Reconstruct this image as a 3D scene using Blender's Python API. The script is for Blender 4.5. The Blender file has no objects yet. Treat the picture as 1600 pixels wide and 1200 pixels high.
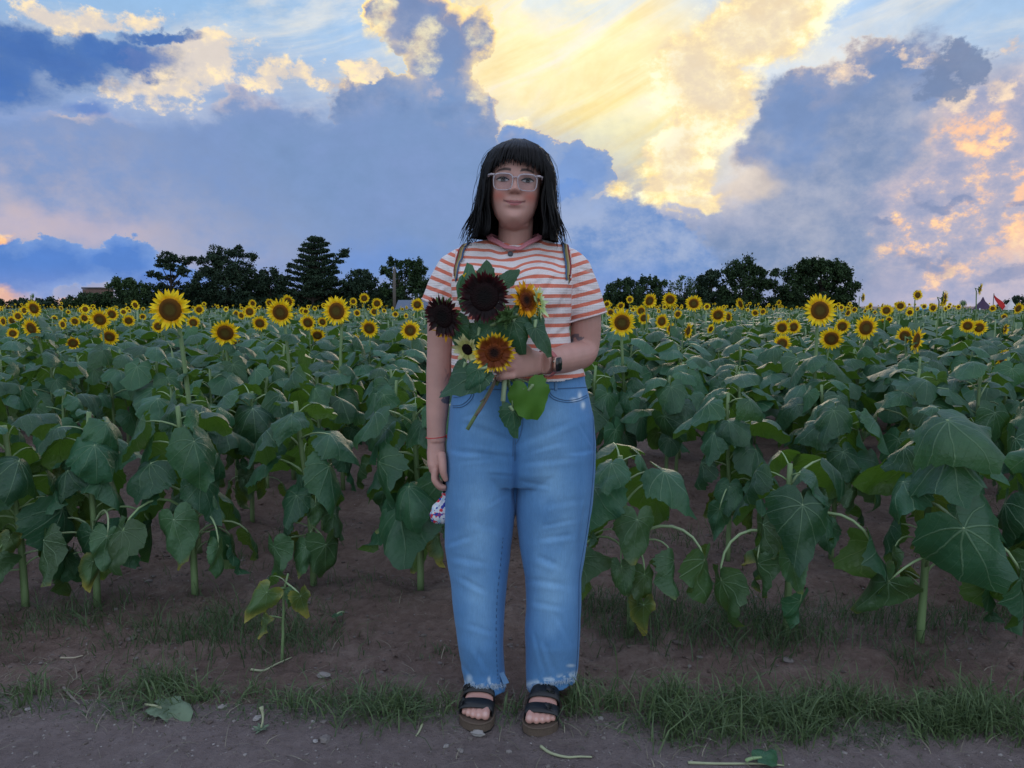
import bpy, bmesh, math, random
import numpy as np
from mathutils import Vector, Matrix, noise
from mathutils.bvhtree import BVHTree

random.seed(7)
RNG = np.random.default_rng(7)
SC = bpy.context.scene
COL = SC.collection

# ------------------------------------------------------------------ camera
F_PX, PITCH, CAM_H = 1202.0, math.radians(5.8), 1.2
cam_data = bpy.data.cameras.new("camera")
cam_data.sensor_width = 36.0
cam_data.lens = 36.0 * F_PX / 1600.0
cam_data.clip_start = 0.05
cam_data.clip_end = 3000.0
cam = bpy.data.objects.new("camera", cam_data)
cam.location = (0.0, 0.0, CAM_H)
cam.rotation_euler = (math.pi / 2 - PITCH, 0.0, 0.0)
COL.objects.link(cam)
SC.camera = cam


def ray(px, py):
    """World direction of a photograph pixel (1600x1200), scaled so that its Y is 1."""
    x = (px - 800.0) / F_PX
    y = -(py - 600.0) / F_PX
    c, s = math.cos(PITCH), math.sin(PITCH)
    wy = c + y * s
    wz = -s + y * c
    return Vector((x / wy, 1.0, wz / wy))


def P(px, py, Y):
    """The point at distance Y in front of the camera seen at a photograph pixel."""
    return Vector((0, 0, CAM_H)) + ray(px, py) * Y


def project(v):
    c, s = math.cos(PITCH), math.sin(PITCH)
    y, z = v[1], v[2] - CAM_H
    d = y * c - z * s
    u = y * s + z * c
    return 800.0 + F_PX * v[0] / d, 600.0 - F_PX * u / d


# ------------------------------------------------------------------ colour management
SC.view_settings.view_transform = 'Standard'
SC.view_settings.look = 'None'
SC.view_settings.exposure = 0.15
SC.view_settings.gamma = 1.0
SC.view_settings.use_curve_mapping = False
SC.render.engine = 'CYCLES'
SC.cycles.max_bounces = 7
SC.cycles.diffuse_bounces = 3
SC.cycles.glossy_bounces = 2
SC.cycles.transmission_bounces = 4
SC.cycles.transparent_max_bounces = 6
SC.cycles.caustics_reflective = False
SC.cycles.caustics_refractive = False

# ------------------------------------------------------------------ sun: low behind the clouds, right of the woman
SUN_AZ, SUN_EL = math.radians(9.0), math.radians(13.0)
sun_data = bpy.data.lights.new("sun", 'SUN')
sun_data.energy = 0.65
sun_data.angle = math.radians(26.0)
sun_data.color = (1.0, 0.80, 0.58)
sun = bpy.data.objects.new("sun", sun_data)
_d = Vector((math.sin(SUN_AZ) * math.cos(SUN_EL), math.cos(SUN_AZ) * math.cos(SUN_EL), math.sin(SUN_EL)))
sun.rotation_euler = _d.to_track_quat('Z', 'Y').to_euler()
sun.location = (5, 20, 20)
COL.objects.link(sun)

# ------------------------------------------------------------------ world sky
world = bpy.data.worlds.new("World")
SC.world = world
world.use_nodes = True
WT = world.node_tree
WT.nodes.clear()


class NB:
    """Small helper to write node trees as expressions."""
    def __init__(self, tree):
        self.t = tree

    def n(self, kind, **kw):
        nd = self.t.nodes.new(kind)
        for k, v in kw.items():
            setattr(nd, k, v)
        return nd

    def put(self, sock, v):
        if isinstance(v, bpy.types.NodeSocket):
            self.t.links.new(v, sock)
        elif v is not None:
            if hasattr(sock.default_value, '__len__') and not hasattr(v, '__len__'):
                v = [v] * len(sock.default_value)
            if hasattr(v, '__len__') and len(v) == 3 and len(sock.default_value) == 4:
                v = (*v, 1.0)
            sock.default_value = v

    def m(self, op, a, b=None, c=None, clamp=False):
        nd = self.n('ShaderNodeMath', operation=op, use_clamp=clamp)
        self.put(nd.inputs[0], a)
        if b is not None: self.put(nd.inputs[1], b)
        if c is not None: self.put(nd.inputs[2], c)
        return nd.outputs[0]

    def v(self, op, a, b=None, c=None, scale=None):
        nd = self.n('ShaderNodeVectorMath', operation=op)
        self.put(nd.inputs[0], a)
        if b is not None: self.put(nd.inputs[1], b)
        if c is not None: self.put(nd.inputs[2], c)
        if scale is not None: self.put(nd.inputs[3], scale)
        return nd.outputs[1] if op in ('LENGTH', 'DOT_PRODUCT', 'DISTANCE') else nd.outputs[0]

    def xyz(self, x, y, z=0.0):
        nd = self.n('ShaderNodeCombineXYZ')
        for i, q in enumerate((x, y, z)):
            self.put(nd.inputs[i], q)
        return nd.outputs[0]

    def sep(self, a):
        nd = self.n('ShaderNodeSeparateXYZ')
        self.put(nd.inputs[0], a)
        return nd.outputs[0], nd.outputs[1], nd.outputs[2]

    def noise(self, vec, scale, detail=4, rough=0.5, dist=0.0, color=False, lac=2.0):
        nd = self.n('ShaderNodeTexNoise')
        if vec is not None: self.put(nd.inputs['Vector'], vec)
        nd.inputs['Scale'].default_value = scale
        nd.inputs['Detail'].default_value = detail
        nd.inputs['Roughness'].default_value = rough
        nd.inputs['Lacunarity'].default_value = lac
        nd.inputs['Distortion'].default_value = dist
        return nd.outputs[1] if color else nd.outputs[0]

    def voronoi(self, vec, scale, feature='F1', out=0, rand=1.0):
        nd = self.n('ShaderNodeTexVoronoi', feature=feature)
        if vec is not None: self.put(nd.inputs['Vector'], vec)
        nd.inputs['Scale'].default_value = scale
        nd.inputs['Randomness'].default_value = rand
        return nd.outputs[out]

    def step(self, x, lo, hi, smooth=True):
        nd = self.n('ShaderNodeMapRange')
        nd.interpolation_type = 'SMOOTHSTEP' if smooth else 'LINEAR'
        self.put(nd.inputs[0], x)
        self.put(nd.inputs[1], lo)
        self.put(nd.inputs[2], hi)
        nd.inputs[3].default_value = 0.0
        nd.inputs[4].default_value = 1.0
        return nd.outputs[0]

    def mix(self, f, a, b, mode='MIX'):
        nd = self.n('ShaderNodeMix', data_type='RGBA', blend_type=mode)
        self.put(nd.inputs[0], f)
        self.put(nd.inputs[6], a)
        self.put(nd.inputs[7], b)
        return nd.outputs[2]

    def ramp(self, f, stops, interp='LINEAR'):
        nd = self.n('ShaderNodeValToRGB')
        nd.color_ramp.interpolation = interp
        e = nd.color_ramp.elements
        while len(e) > 1: e.remove(e[0])
        e[0].position = stops[0][0]; e[0].color = (*stops[0][1], 1)
        for p, c in stops[1:]:
            q = e.new(p); q.color = (*c, 1)
        self.put(nd.inputs[0], f)
        return nd.outputs[0]


def srgb(r, g, b):
    def f(u):
        u /= 255.0
        return u / 12.92 if u <= 0.04045 else ((u + 0.055) / 1.055) ** 2.4
    return (f(r), f(g), f(b))


def azel(px, py):
    d = ray(px, py).normalized()
    return math.atan2(d.x, d.y), math.asin(d.z)


def build_sky():
    B = NB(WT)
    tc = B.n('ShaderNodeTexCoord').outputs['Generated']
    dirv = B.v('NORMALIZE', tc)
    dx, dy, dz = B.sep(dirv)
    az = B.m('ARCTAN2', dx, dy)
    el = B.m('ARCSINE', dz)
    # noise coordinates: directions flattened towards the horizon, as cloud layers are
    nco = B.xyz(dx, dy, B.m('MULTIPLY', dz, 1.35))
    n1 = B.noise(nco, 5.0, 8, 0.58, color=True)
    n2 = B.noise(nco, 16.0, 7, 0.62, color=True)
    w1 = B.v('SUBTRACT', n1, (0.5, 0.5, 0.5))
    w2 = B.v('SUBTRACT', n2, (0.5, 0.5, 0.5))
    n3 = B.noise(nco, 46.0, 5, 0.6, color=True)
    w3 = B.v('SUBTRACT', n3, (0.5, 0.5, 0.5))
    p0 = B.xyz(az, el, 0.0)
    warp = B.v('ADD', B.v('SCALE', w1, scale=0.11), B.v('SCALE', w2, scale=0.050))
    warp = B.v('ADD', warp, B.v('SCALE', w3, scale=0.026))
    p = B.v('MULTIPLY', B.v('ADD', p0, warp), (1, 1, 0))
    p2 = B.v('MULTIPLY', B.v('ADD', p0, B.v('ADD', B.v('SCALE', w1, scale=0.12), B.v('SCALE', w2, scale=0.09))), (1, 1, 0))
    psoft = B.v('MULTIPLY', B.v('ADD', p0, B.v('SCALE', w1, scale=0.16)), (1, 1, 0))
    tex = B.m('SUBTRACT', B.noise(nco, 9.0, 9, 0.6), 0.5)
    tex2 = B.m('SUBTRACT', B.noise(B.v('ADD', nco, (3.1, 7.7, 1.3)), 30.0, 7, 0.65), 0.5)

    def ell(cx, cy, rx, ry, q=None, rot=0.0):
        q = p if q is None else q
        a0, e0 = azel(cx, cy)
        ra = (azel(cx + rx, cy)[0] - azel(cx - rx, cy)[0]) / 2
        re = (azel(cx, cy - ry)[1] - azel(cx, cy + ry)[1]) / 2
        d = B.v('SUBTRACT', q, (a0, e0, 0))
        if rot:
            nd = B.n('ShaderNodeVectorRotate', rotation_type='Z_AXIS')
            B.put(nd.inputs['Vector'], d)
            nd.inputs['Angle'].default_value = -math.radians(rot)
            d = nd.outputs[0]
        d = B.v('MULTIPLY', d, (1 / ra, 1 / re, 1))
        return B.m('SUBTRACT', 1.0, B.v('LENGTH', d))

    def union(fs, k=0.15):
        r = fs[0]
        for f in fs[1:]:
            r = B.m('SMOOTH_MAX', r, f, k)
        return r

    def shape(els, q=None):
        return union([ell(*e[:4], q=q, rot=(e[4] if len(e) > 4 else 0)) for e in els])

    def puffs(c, els, lo, hi, thr=0.02, amt=1.0, sp=0.16):
        m_ = union([ell(*e, q=psoft) for e in els])
        f_ = B.m('MULTIPLY', B.step(B.m('ADD', B.m('ADD', tex2, B.m('MULTIPLY', tex, 0.7)), B.m('MULTIPLY', m_, 0.30)), thr, thr + sp), B.step(m_, 0.0, 0.3))
        return B.mix(B.m('MULTIPLY', f_, amt), c, B.mix(B.step(tex2, -0.06, 0.16), lo, hi))

    rimn = B.noise(B.v('ADD', nco, (9.2, 1.1, 4.0)), 7.0, 4, 0.6)

    def cloud(c, S, ramp, body, rim_lo=0.42, rim_hi=0.6, w0=0.05, w1=0.34):
        # crisp lit edge in places, soft melting edge elsewhere
        r = B.m('MULTIPLY', B.step(rimn, rim_lo, rim_hi), B.step(el, 0.10, 0.17))
        wid = B.m('ADD', w0, B.m('MULTIPLY', B.m('SUBTRACT', 1.0, r), w1 - w0))
        msk = B.step(B.m('DIVIDE', S, wid), 0.0, 1.0)
        return B.mix(msk, c, B.mix(r, body, ramp))

    # --- clear sky between and above the clouds
    sky = B.n('ShaderNodeTexSky')
    sky.sky_type = 'NISHITA'
    sky.sun_disc = False
    sky.sun_elevation = SUN_EL
    sky.sun_rotation = SUN_AZ
    sky.air_density = 1.0
    sky.dust_density = 1.4
    sky.ozone_density = 2.2
    c = B.v('SCALE', sky.outputs[0], scale=0.10)
    # the evening side of the sky: pale blue turning cream near the hidden sun
    west = B.step(dy, 0.0, 0.8)
    c = B.mix(B.m('MULTIPLY', west, 0.85), c, B.ramp(B.step(el, 0.0, 0.6, False), [
        (0.0, srgb(214, 190, 180)), (0.25, srgb(190, 200, 212)), (0.62, srgb(128, 178, 226)), (1.0, srgb(92, 142, 214))]))
    cir = B.noise(B.xyz(B.m('ADD', az, B.m('MULTIPLY', el, 1.2)), B.m('MULTIPLY', B.m('SUBTRACT', el, B.m('MULTIPLY', az, 0.25)), 5.0), 2.0), 3.2, 9, 0.62, 0.6)
    c = B.mix(B.m('MULTIPLY', B.step(cir, 0.42, 0.68), 0.75), c, srgb(226, 224, 216))
    # glow round the hidden sun, streaked by high thin cloud
    st = B.noise(B.xyz(B.m('ADD', az, B.m('MULTIPLY', el, 0.6)), B.m('MULTIPLY', B.m('ADD', el, B.m('MULTIPLY', az, -0.45)), 6.5), 5.0), 3.6, 9, 0.60, 0.8)
    g = B.step(ell(900, 110, 350, 330, psoft), 0.0, 0.7)
    c = B.mix(g, c, B.ramp(st, [(0.30, srgb(246, 222, 160)), (0.48, srgb(255, 238, 188)), (0.62, srgb(250, 238, 212)), (0.72, srgb(232, 232, 222))]))
    g = B.step(ell(960, 225, 200, 100, psoft), 0.0, 0.8)
    c = B.mix(B.m('MULTIPLY', g, 0.85), c, B.mix(B.step(st, 0.35, 0.65), srgb(255, 230, 140), srgb(255, 246, 186)))
    g = B.step(ell(880, 10, 300, 80, psoft), 0.0, 0.9)
    c = B.mix(B.m('MULTIPLY', g, B.m('MULTIPLY', B.step(st, 0.40, 0.62), 0.75)), c, srgb(206, 222, 232))

    # --- grey broken cloud over the rest of the sky
    out_f = B.m('MAXIMUM', B.step(el, 0.40, 0.62), B.step(B.m('ABSOLUTE', az), 0.66, 0.95))
    gen = B.step(B.m('ADD', B.noise(B.v('ADD', nco, (5, 2, 9)), 2.6, 8, 0.58), B.m('MULTIPLY', tex2, 0.1)), 0.47, 0.62)
    c = B.mix(B.m('MULTIPLY', B.m('MULTIPLY', gen, out_f), 0.8), c,
              B.mix(B.step(tex, -0.2, 0.2), srgb(126, 146, 186), srgb(196, 198, 210)))

    # --- the lower west: a soft mauve blue wall of cloud
    low = B.m('MULTIPLY', B.step(B.v('DOT_PRODUCT', p, (0.12, 1, 0)), 0.29, 0.12), west)
    base_low = B.mix(B.step(az, -0.1, 0.5), srgb(118, 146, 198), srgb(158, 160, 184))
    c = B.mix(B.m('MULTIPLY', low, 0.9), c, base_low)

    # --- right: peach lit broken cloud
    reg = B.step(ell(1560, 300, 330, 270, psoft), 0.0, 0.5)
    mau = B.mix(B.step(B.m('ADD', tex2, tex), -0.2, 0.2), srgb(152, 160, 190), srgb(192, 180, 188))
    c = B.mix(reg, c, mau)
    pk = B.step(B.m('ADD', tex2, B.m('MULTIPLY', tex, 0.9)), 0.01, 0.15)
    reg2 = B.step(union([ell(1530, 245, 130, 60, psoft), ell(1500, 345, 150, 75, psoft, 12), ell(1345, 385, 95, 60, psoft), ell(1590, 300, 90, 120, psoft), ell(1430, 400, 90, 50, psoft)]), 0.0, 0.5)
    c = B.mix(B.m('MULTIPLY', B.m('MULTIPLY', pk, reg2), 0.95), c,
              B.mix(B.step(tex2, 0.05, 0.2), srgb(240, 192, 158), srgb(255, 214, 160)))
    # --- yellow lit flank of the right hand cloud
    D = shape([(1100, 130, 110, 110), (1190, 40, 120, 85), (1060, 230, 60, 80), (1085, 282, 50, 24), (1250, -30, 110, 70)], psoft)
    D = B.m('ADD', D, B.m('MULTIPLY', tex2, 0.8))
    c = B.mix(B.step(D, 0.0, 0.3), c, B.ramp(B.step(B.m('ADD', tex, B.m('MULTIPLY', tex2, 1.3)), -0.2, 0.2), [(0.0, srgb(236, 214, 178)), (0.45, srgb(252, 230, 176)), (1.0, srgb(255, 248, 210))]))
    c = B.mix(B.m('MULTIPLY', B.step(D, 0.30, 0.75), 0.5), c, srgb(226, 214, 196))
    # --- grey blue mass, right of centre
    Bm = shape([(1290, 250, 190, 130, 28), (1390, 140, 125, 90, 20), (1150, 430, 220, 140), (1290, 400, 130, 150), (1230, 190, 90, 70, 35), (1150, 560, 300, 160)], q=p2)
    Bm = B.m('ADD', Bm, B.m('MULTIPLY', tex, 0.35))
    bodyB = B.ramp(B.step(B.m('ADD', tex, B.m('MULTIPLY', tex2, 0.5)), -0.2, 0.2), [(0.0, srgb(122, 143, 180)), (1.0, srgb(160, 166, 186))])
    rB = B.ramp(B.step(Bm, 0.0, 0.45, False), [(0.0, srgb(244, 210, 164)), (0.25, srgb(190, 180, 180)), (0.55, srgb(138, 150, 182)), (1.0, srgb(118, 142, 184))])
    c = cloud(c, Bm, rB, bodyB, w0=0.16, w1=0.5)
    c = B.mix(B.m('MULTIPLY', B.step(ell(1155, 268, 70, 36, psoft), 0, 0.7), 0.40), c, srgb(240, 212, 172))
    c = puffs(c, [(1560, 150, 60, 50), (1490, 170, 60, 40), (1410, 95, 60, 24), (1330, 130, 60, 26), (1585, 60, 40, 40)], srgb(206, 190, 184), srgb(250, 222, 186), 0.06, 0.8)
    # dark scraps upper right
    sc_ = B.step(B.m('ADD', B.m('ADD', tex2, tex), B.m('MULTIPLY', ell(1505, 105, 110, 70, psoft), 0.35)), 0.1, 0.24)
    sc_ = B.m('MULTIPLY', sc_, B.step(ell(1500, 100, 150, 110, psoft), 0.0, 0.3))
    c = B.mix(B.m('MULTIPLY', sc_, 0.9), c, srgb(112, 130, 164))
    sl = B.step(union([ell(1480, 322, 55, 8, psoft), ell(1585, 326, 40, 10, psoft), ell(1400, 357, 30, 7, psoft), ell(1450, 400, 46, 12, psoft), ell(1570, 412, 90, 12, psoft)]), 0.0, 0.7)
    c = B.mix(B.m('MULTIPLY', sl, 0.6), c, srgb(112, 132, 172))

    # --- towers in the centre: blue grey with burning rims
    T = shape([(640, 40, 66, 60), (690, 95, 62, 75), (700, 200, 85, 90), (600, 175, 90, 55), (745, 70, 34, 40), (575, 30, 25, 25)])
    T = B.m('ADD', T, B.m('MULTIPLY', tex2, 0.25))
    hot = B.step(el, azel(700, 160)[1], azel(700, 20)[1])
    Tr = B.ramp(B.step(T, -0.02, 0.66, False), [(0.0, srgb(255, 236, 176)), (0.24, srgb(254, 222, 156)), (0.42, srgb(206, 186, 168)), (0.62, srgb(136, 144, 174)), (1.0, srgb(118, 138, 178))])
    Tc = B.ramp(B.step(T, 0.0, 0.5, False), [(0.0, srgb(255, 232, 170)), (0.10, srgb(214, 196, 176)), (0.28, srgb(140, 156, 190)), (1.0, srgb(118, 146, 190))])
    bodyT = B.ramp(B.step(B.m('ADD', tex, B.m('MULTIPLY', tex2, 0.6)), -0.2, 0.2), [(0.0, srgb(112, 138, 182)), (1.0, srgb(150, 158, 184))])
    halo = B.step(T, -0.28, 0.05)
    c = B.mix(B.m('MULTIPLY', B.m('MULTIPLY', halo, hot), B.step(tex2, -0.08, 0.1)), c, srgb(255, 232, 166))
    c = cloud(c, T, B.mix(hot, Tc, Tr), bodyT, rim_lo=0.36, rim_hi=0.5, w0=0.05, w1=0.2)
    c = puffs(c, [(748, 70, 30, 60), (660, 92, 44, 40), (578, 40, 30, 44), (740, 150, 18, 46), (712, 20, 44, 30)], srgb(226, 204, 168), srgb(255, 240, 186), -0.03, 0.62, 0.36)
    c = puffs(c, [(560, 125, 50, 26), (520, 150, 60, 20)], srgb(196, 180, 172), srgb(252, 224, 168), 0.0, 0.9, 0.3)
    C2 = shape([(912, 268, 54, 42), (860, 340, 110, 70), (985, 335, 62, 50), (1035, 385, 80, 60), (790, 218, 30, 22), (930, 440, 240, 110), (820, 260, 60, 45), (900, 560, 420, 160)])
    C2 = B.m('ADD', C2, B.m('MULTIPLY', tex2, 0.3))
    rC = B.ramp(B.step(C2, 0.0, 0.4, False), [(0.0, srgb(255, 228, 150)), (0.10, srgb(206, 190, 176)), (0.25, srgb(140, 160, 196)), (1.0, srgb(120, 150, 200))])
    bC = B.ramp(B.step(B.m('ADD', tex, B.m('MULTIPLY', tex2, 0.8)), -0.2, 0.2), [(0.0, srgb(104, 140, 196)), (1.0, srgb(150, 166, 198))])
    c = cloud(c, C2, rC, bC, rim_lo=0.3, rim_hi=0.45, w0=0.06, w1=0.25)

    c = puffs(c, [(975, 275, 30, 24), (1035, 292, 40, 26), (1010, 250, 50, 20), (1060, 320, 40, 18), (800, 212, 40, 12)], srgb(255, 222, 146), srgb(255, 246, 196), 0.0, 0.9, 0.34)
    # --- big left mass
    A = shape([(420, 330, 460, 165), (640, 330, 230, 180), (150, 310, 360, 130), (300, 460, 700, 200), (560, 560, 600, 200)], q=p2)
    A = B.m('ADD', A, B.m('MULTIPLY', tex2, 0.22))
    inner = B.mix(B.step(B.m('ADD', B.m('MULTIPLY', az, -1.0), B.m('MULTIPLY', el, -1.5)), 0.0, 0.5), srgb(120, 147, 190), srgb(178, 174, 192))
    inner = B.mix(B.step(B.m('ADD', B.m('ADD', tex, B.m('MULTIPLY', tex2, 0.4)), B.m('MULTIPLY', el, 0.3)), -0.12, 0.22), inner, srgb(120, 144, 188))
    edgeA = B.ramp(B.step(A, 0.0, 0.35, False), [(0.0, srgb(240, 210, 178)), (0.2, srgb(176, 174, 190)), (0.5, srgb(130, 150, 190)), (1.0, srgb(112, 140, 190))])
    c = cloud(c, A, B.mix(B.step(A, 0.08, 0.4), edgeA, inner), inner, w0=0.08, w1=0.35)
    blue = B.step(ell(520, 420, 260, 70, psoft), 0.0, 0.8)
    c = B.mix(B.m('MULTIPLY', blue, 0.6), c, srgb(98, 138, 204))
    blue = B.step(ell(960, 440, 150, 60, psoft), 0.0, 0.8)
    c = B.mix(B.m('MULTIPLY', blue, 0.65), c, srgb(100, 138, 200))
    c = B.mix(B.m('MULTIPLY', B.step(ell(112, 172, 55, 26, psoft), 0.0, 0.7), 0.8), c, srgb(92, 126, 190))
    # bright puffs along its top
    fl = B.step(B.m('ADD', B.m('ADD', tex2, tex), B.m('MULTIPLY', union([ell(270, 108, 180, 50, psoft, 14), ell(420, 135, 90, 34, psoft), ell(560, 128, 60, 20, psoft), ell(130, 22, 180, 34, psoft)]), 0.50)), 0.05, 0.22)
    fl = B.m('MULTIPLY', fl, B.step(union([ell(270, 108, 220, 68, psoft, 14), ell(420, 135, 120, 46, psoft), ell(560, 128, 80, 34, psoft), ell(130, 22, 230, 52, psoft)]), 0.0, 0.25))
    c = B.mix(fl, c, B.mix(B.step(tex2, -0.05, 0.2), srgb(214, 204, 196), srgb(252, 228, 182)))
    # dark blue bank, top left
    K = shape([(60, 85, 190, 52), (190, 85, 120, 38), (-60, 110, 180, 80), (250, 62, 70, 14)])
    K = B.m('ADD', B.m('ADD', K, B.m('MULTIPLY', tex2, 0.5)), B.m('MULTIPLY', tex, 0.3))
    c = B.mix(B.m('MULTIPLY', B.step(K, 0.0, 0.5), 0.93), c, B.ramp(B.step(K, 0.0, 0.7, False), [
        (0.0, srgb(176, 176, 190)), (0.3, srgb(106, 130, 172)), (0.7, srgb(72, 112, 176)), (1.0, srgb(64, 106, 174))]))
    c = B.mix(B.m('MULTIPLY', B.step(ell(905, 300, 34, 14, psoft), 0.0, 0.4), 0.55), c, srgb(96, 138, 204))
    # --- lower left: blue bank before an orange band at the horizon
    pe = B.step(ell(60, 345, 300, 50, psoft), 0.0, 0.9)
    c = B.mix(B.m('MULTIPLY', pe, 0.55), c, srgb(206, 184, 186))
    L = shape([(60, 415, 160, 48), (185, 405, 90, 40), (260, 440, 90, 34), (-20, 390, 80, 30)])
    c = B.mix(B.step(L, 0.0, 0.06), c, B.ramp(B.step(L, 0.0, 0.6, False), [(0.0, srgb(148, 164, 200)), (0.2, srgb(112, 146, 204)), (1.0, srgb(84, 126, 196))]))
    og = B.step(union([ell(-10, 456, 70, 34, psoft), ell(70, 478, 130, 11, psoft), ell(0, 366, 34, 18, psoft), ell(178, 434, 10, 5)]), 0.0, 0.5)
    c = B.mix(B.m('MULTIPLY', og, 0.95), c, B.mix(B.step(tex2, -0.1, 0.15), srgb(246, 180, 130), srgb(255, 214, 160)))
    # thin haze on the horizon
    c = B.mix(B.m('MULTIPLY', B.step(el, 0.05, 0.0), B.m('MULTIPLY', west, 0.35)), c, srgb(168, 168, 200))
    # fine unevenness of the cloud surfaces
    c = B.v('SCALE', c, scale=B.m('ADD', 1.0, B.m('MULTIPLY', B.m('ADD', tex2, B.m('MULTIPLY', tex, 0.8)), 0.26)))
    # evening side darkens overhead less than in the east: the open eastern sky is a bright clear blue
    lift = B.m('ADD', 1.0, B.m('MULTIPLY', B.m('MAXIMUM', B.step(el, 0.42, 1.1), B.step(dy, 0.25, -0.5)), SKY_LIFT))
    c = B.v('SCALE', c, scale=B.m('MULTIPLY', lift, B.step(el, -0.25, -0.02)))
    bg = B.n('ShaderNodeBackground')
    B.put(bg.inputs[0], c)
    bg.inputs[1].default_value = 1.0
    o = B.n('ShaderNodeOutputWorld')
    WT.links.new(bg.outputs[0], o.inputs[0])


SKY_LIFT = 1.7
build_sky()
world.cycles.sampling_method = 'MANUAL'
world.cycles.sample_map_resolution = 512

# ------------------------------------------------------------------ helpers
def G(px, py, z=0.0):
    d = ray(px, py)
    t = (z - CAM_H) / d.z
    return Vector((d.x * t, t, z))


def props(o, label=None, cat=None, group=None, kind=None):
    if label: o['label'] = label
    if cat: o['category'] = cat
    if group: o['group'] = group
    if kind: o['kind'] = kind
    return o


def link(name, data, parent=None):
    o = bpy.data.objects.new(name, data)
    COL.objects.link(o)
    if parent is not None: o.parent = parent
    return o


def empty(name, loc, rz=0.0, parent=None):
    o = link(name, None, parent)
    o.empty_display_size = 0.1
    o.location = loc
    o.rotation_euler = (0, 0, rz)
    return o


def mesh(name, verts, faces, mats, midx=None, smooth=True, uv=None, attrs=None):
    me = bpy.data.meshes.new(name)
    me.from_pydata([tuple(map(float, v)) for v in verts], [], [tuple(map(int, f)) for f in faces])
    for m_ in (mats if isinstance(mats, (list, tuple)) else [mats]):
        me.materials.append(m_)
    if midx is not None: me.polygons.foreach_set('material_index', np.asarray(midx, dtype=np.int32))
    me.polygons.foreach_set('use_smooth', np.full(len(faces), bool(smooth)))
    if uv is not None:
        lay = me.uv_layers.new(name='UVMap')
        li = np.empty(len(me.loops), dtype=np.int32)
        me.loops.foreach_get('vertex_index', li)
        lay.data.foreach_set('uv', np.asarray(uv, dtype=np.float32)[li].ravel())
    for k, a in (attrs or {}).items():
        a = np.asarray(a, dtype=np.float32)
        if a.ndim == 1:
            me.attributes.new(k, 'FLOAT', 'POINT').data.foreach_set('value', a)
        else:
            me.attributes.new(k, 'FLOAT_COLOR', 'POINT').data.foreach_set('color', np.c_[a[:, :3], np.ones(len(a))].ravel())
    me.update()
    return me


def quick_mesh(name, V, Q, mats, attrs=None, smooth=False, midx=None):
    """Large meshes straight from arrays; Q holds triangles or quads."""
    V = np.asarray(V, np.float32); Q = np.asarray(Q, np.int32)
    me = bpy.data.meshes.new(name)
    k = Q.shape[1]
    me.vertices.add(len(V)); me.vertices.foreach_set('co', V.ravel())
    me.loops.add(Q.size); me.loops.foreach_set('vertex_index', Q.ravel())
    me.polygons.add(len(Q))
    me.polygons.foreach_set('loop_start', np.arange(0, Q.size, k, dtype=np.int32))
    me.polygons.foreach_set('loop_total', np.full(len(Q), k, dtype=np.int32))
    me.polygons.foreach_set('use_smooth', np.full(len(Q), bool(smooth)))
    for m_ in (mats if isinstance(mats, (list, tuple)) else [mats]): me.materials.append(m_)
    if midx is not None: me.polygons.foreach_set('material_index', np.asarray(midx, np.int32))
    for kk, a in (attrs or {}).items():
        a = np.asarray(a, np.float32)
        if a.ndim == 1: me.attributes.new(kk, 'FLOAT', 'POINT').data.foreach_set('value', a)
        else: me.attributes.new(kk, 'FLOAT_COLOR', 'POINT').data.foreach_set('color', np.c_[a[:, :3], np.ones(len(a))].astype(np.float32).ravel())
    me.update(calc_edges=True)
    me.validate()
    return me


class Geo:
    """Collects several shapes into one mesh."""
    def __init__(self):
        self.v, self.f, self.m, self.a = [], [], [], []

    def add(self, v, f, mi=0, a=0.0):
        b = len(self.v)
        self.v += [tuple(x) for x in v]
        self.f += [tuple(i + b for i in q) for q in f]
        self.m += [mi] * len(f)
        self.a += list(a) if hasattr(a, '__len__') else [a] * len(v)
        return self

    def tube(self, pts, rad, n=6, mi=0, flat=1.0, cap=True, up=None, a=0.0):
        v, f = tube(pts, rad, n, flat, cap, up)
        return self.add(v, f, mi, a)

    def build(self, name, mats, smooth=True):
        return mesh(name, self.v, self.f, mats, self.m, smooth, attrs={'tint': self.a})


def tube(pts, rad, n=6, flat=1.0, cap=True, up=None):
    pts = [Vector(p) for p in pts]
    if not hasattr(rad, '__len__'): rad = [rad] * len(pts)
    v, f = [], []
    prev = Vector(up) if up is not None else None
    for i, p in enumerate(pts):
        t = (pts[min(i + 1, len(pts) - 1)] - pts[max(i - 1, 0)])
        t = t.normalized() if t.length > 1e-9 else Vector((0, 0, 1))
        if prev is None:
            prev = Vector((1, 0, 0)) if abs(t.x) < 0.8 else Vector((0, 1, 0))
        side = (prev - t * prev.dot(t))
        side = side.normalized() if side.length > 1e-6 else t.orthogonal().normalized()
        prev = side
        o = t.cross(side)
        for k in range(n):
            an = 2 * math.pi * k / n
            v.append(p + side * (math.cos(an) * rad[i]) + o * (math.sin(an) * rad[i] * flat))
    for i in range(len(pts) - 1):
        for k in range(n):
            a, b = i * n + k, i * n + (k + 1) % n
            f.append((a, b, b + n, a + n))
    if cap:
        f.append(tuple(range(n - 1, -1, -1)))
        f.append(tuple(range((len(pts) - 1) * n, len(pts) * n)))
    return v, f


def bez(p0, p1, p2, p3, n):
    p0, p1, p2, p3 = map(Vector, (p0, p1, p2, p3))
    r = []
    for i in range(n):
        t = i / (n - 1)
        r.append(p0 * (1 - t) ** 3 + p1 * 3 * t * (1 - t) ** 2 + p2 * 3 * t * t * (1 - t) + p3 * t ** 3)
    return r


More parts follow.
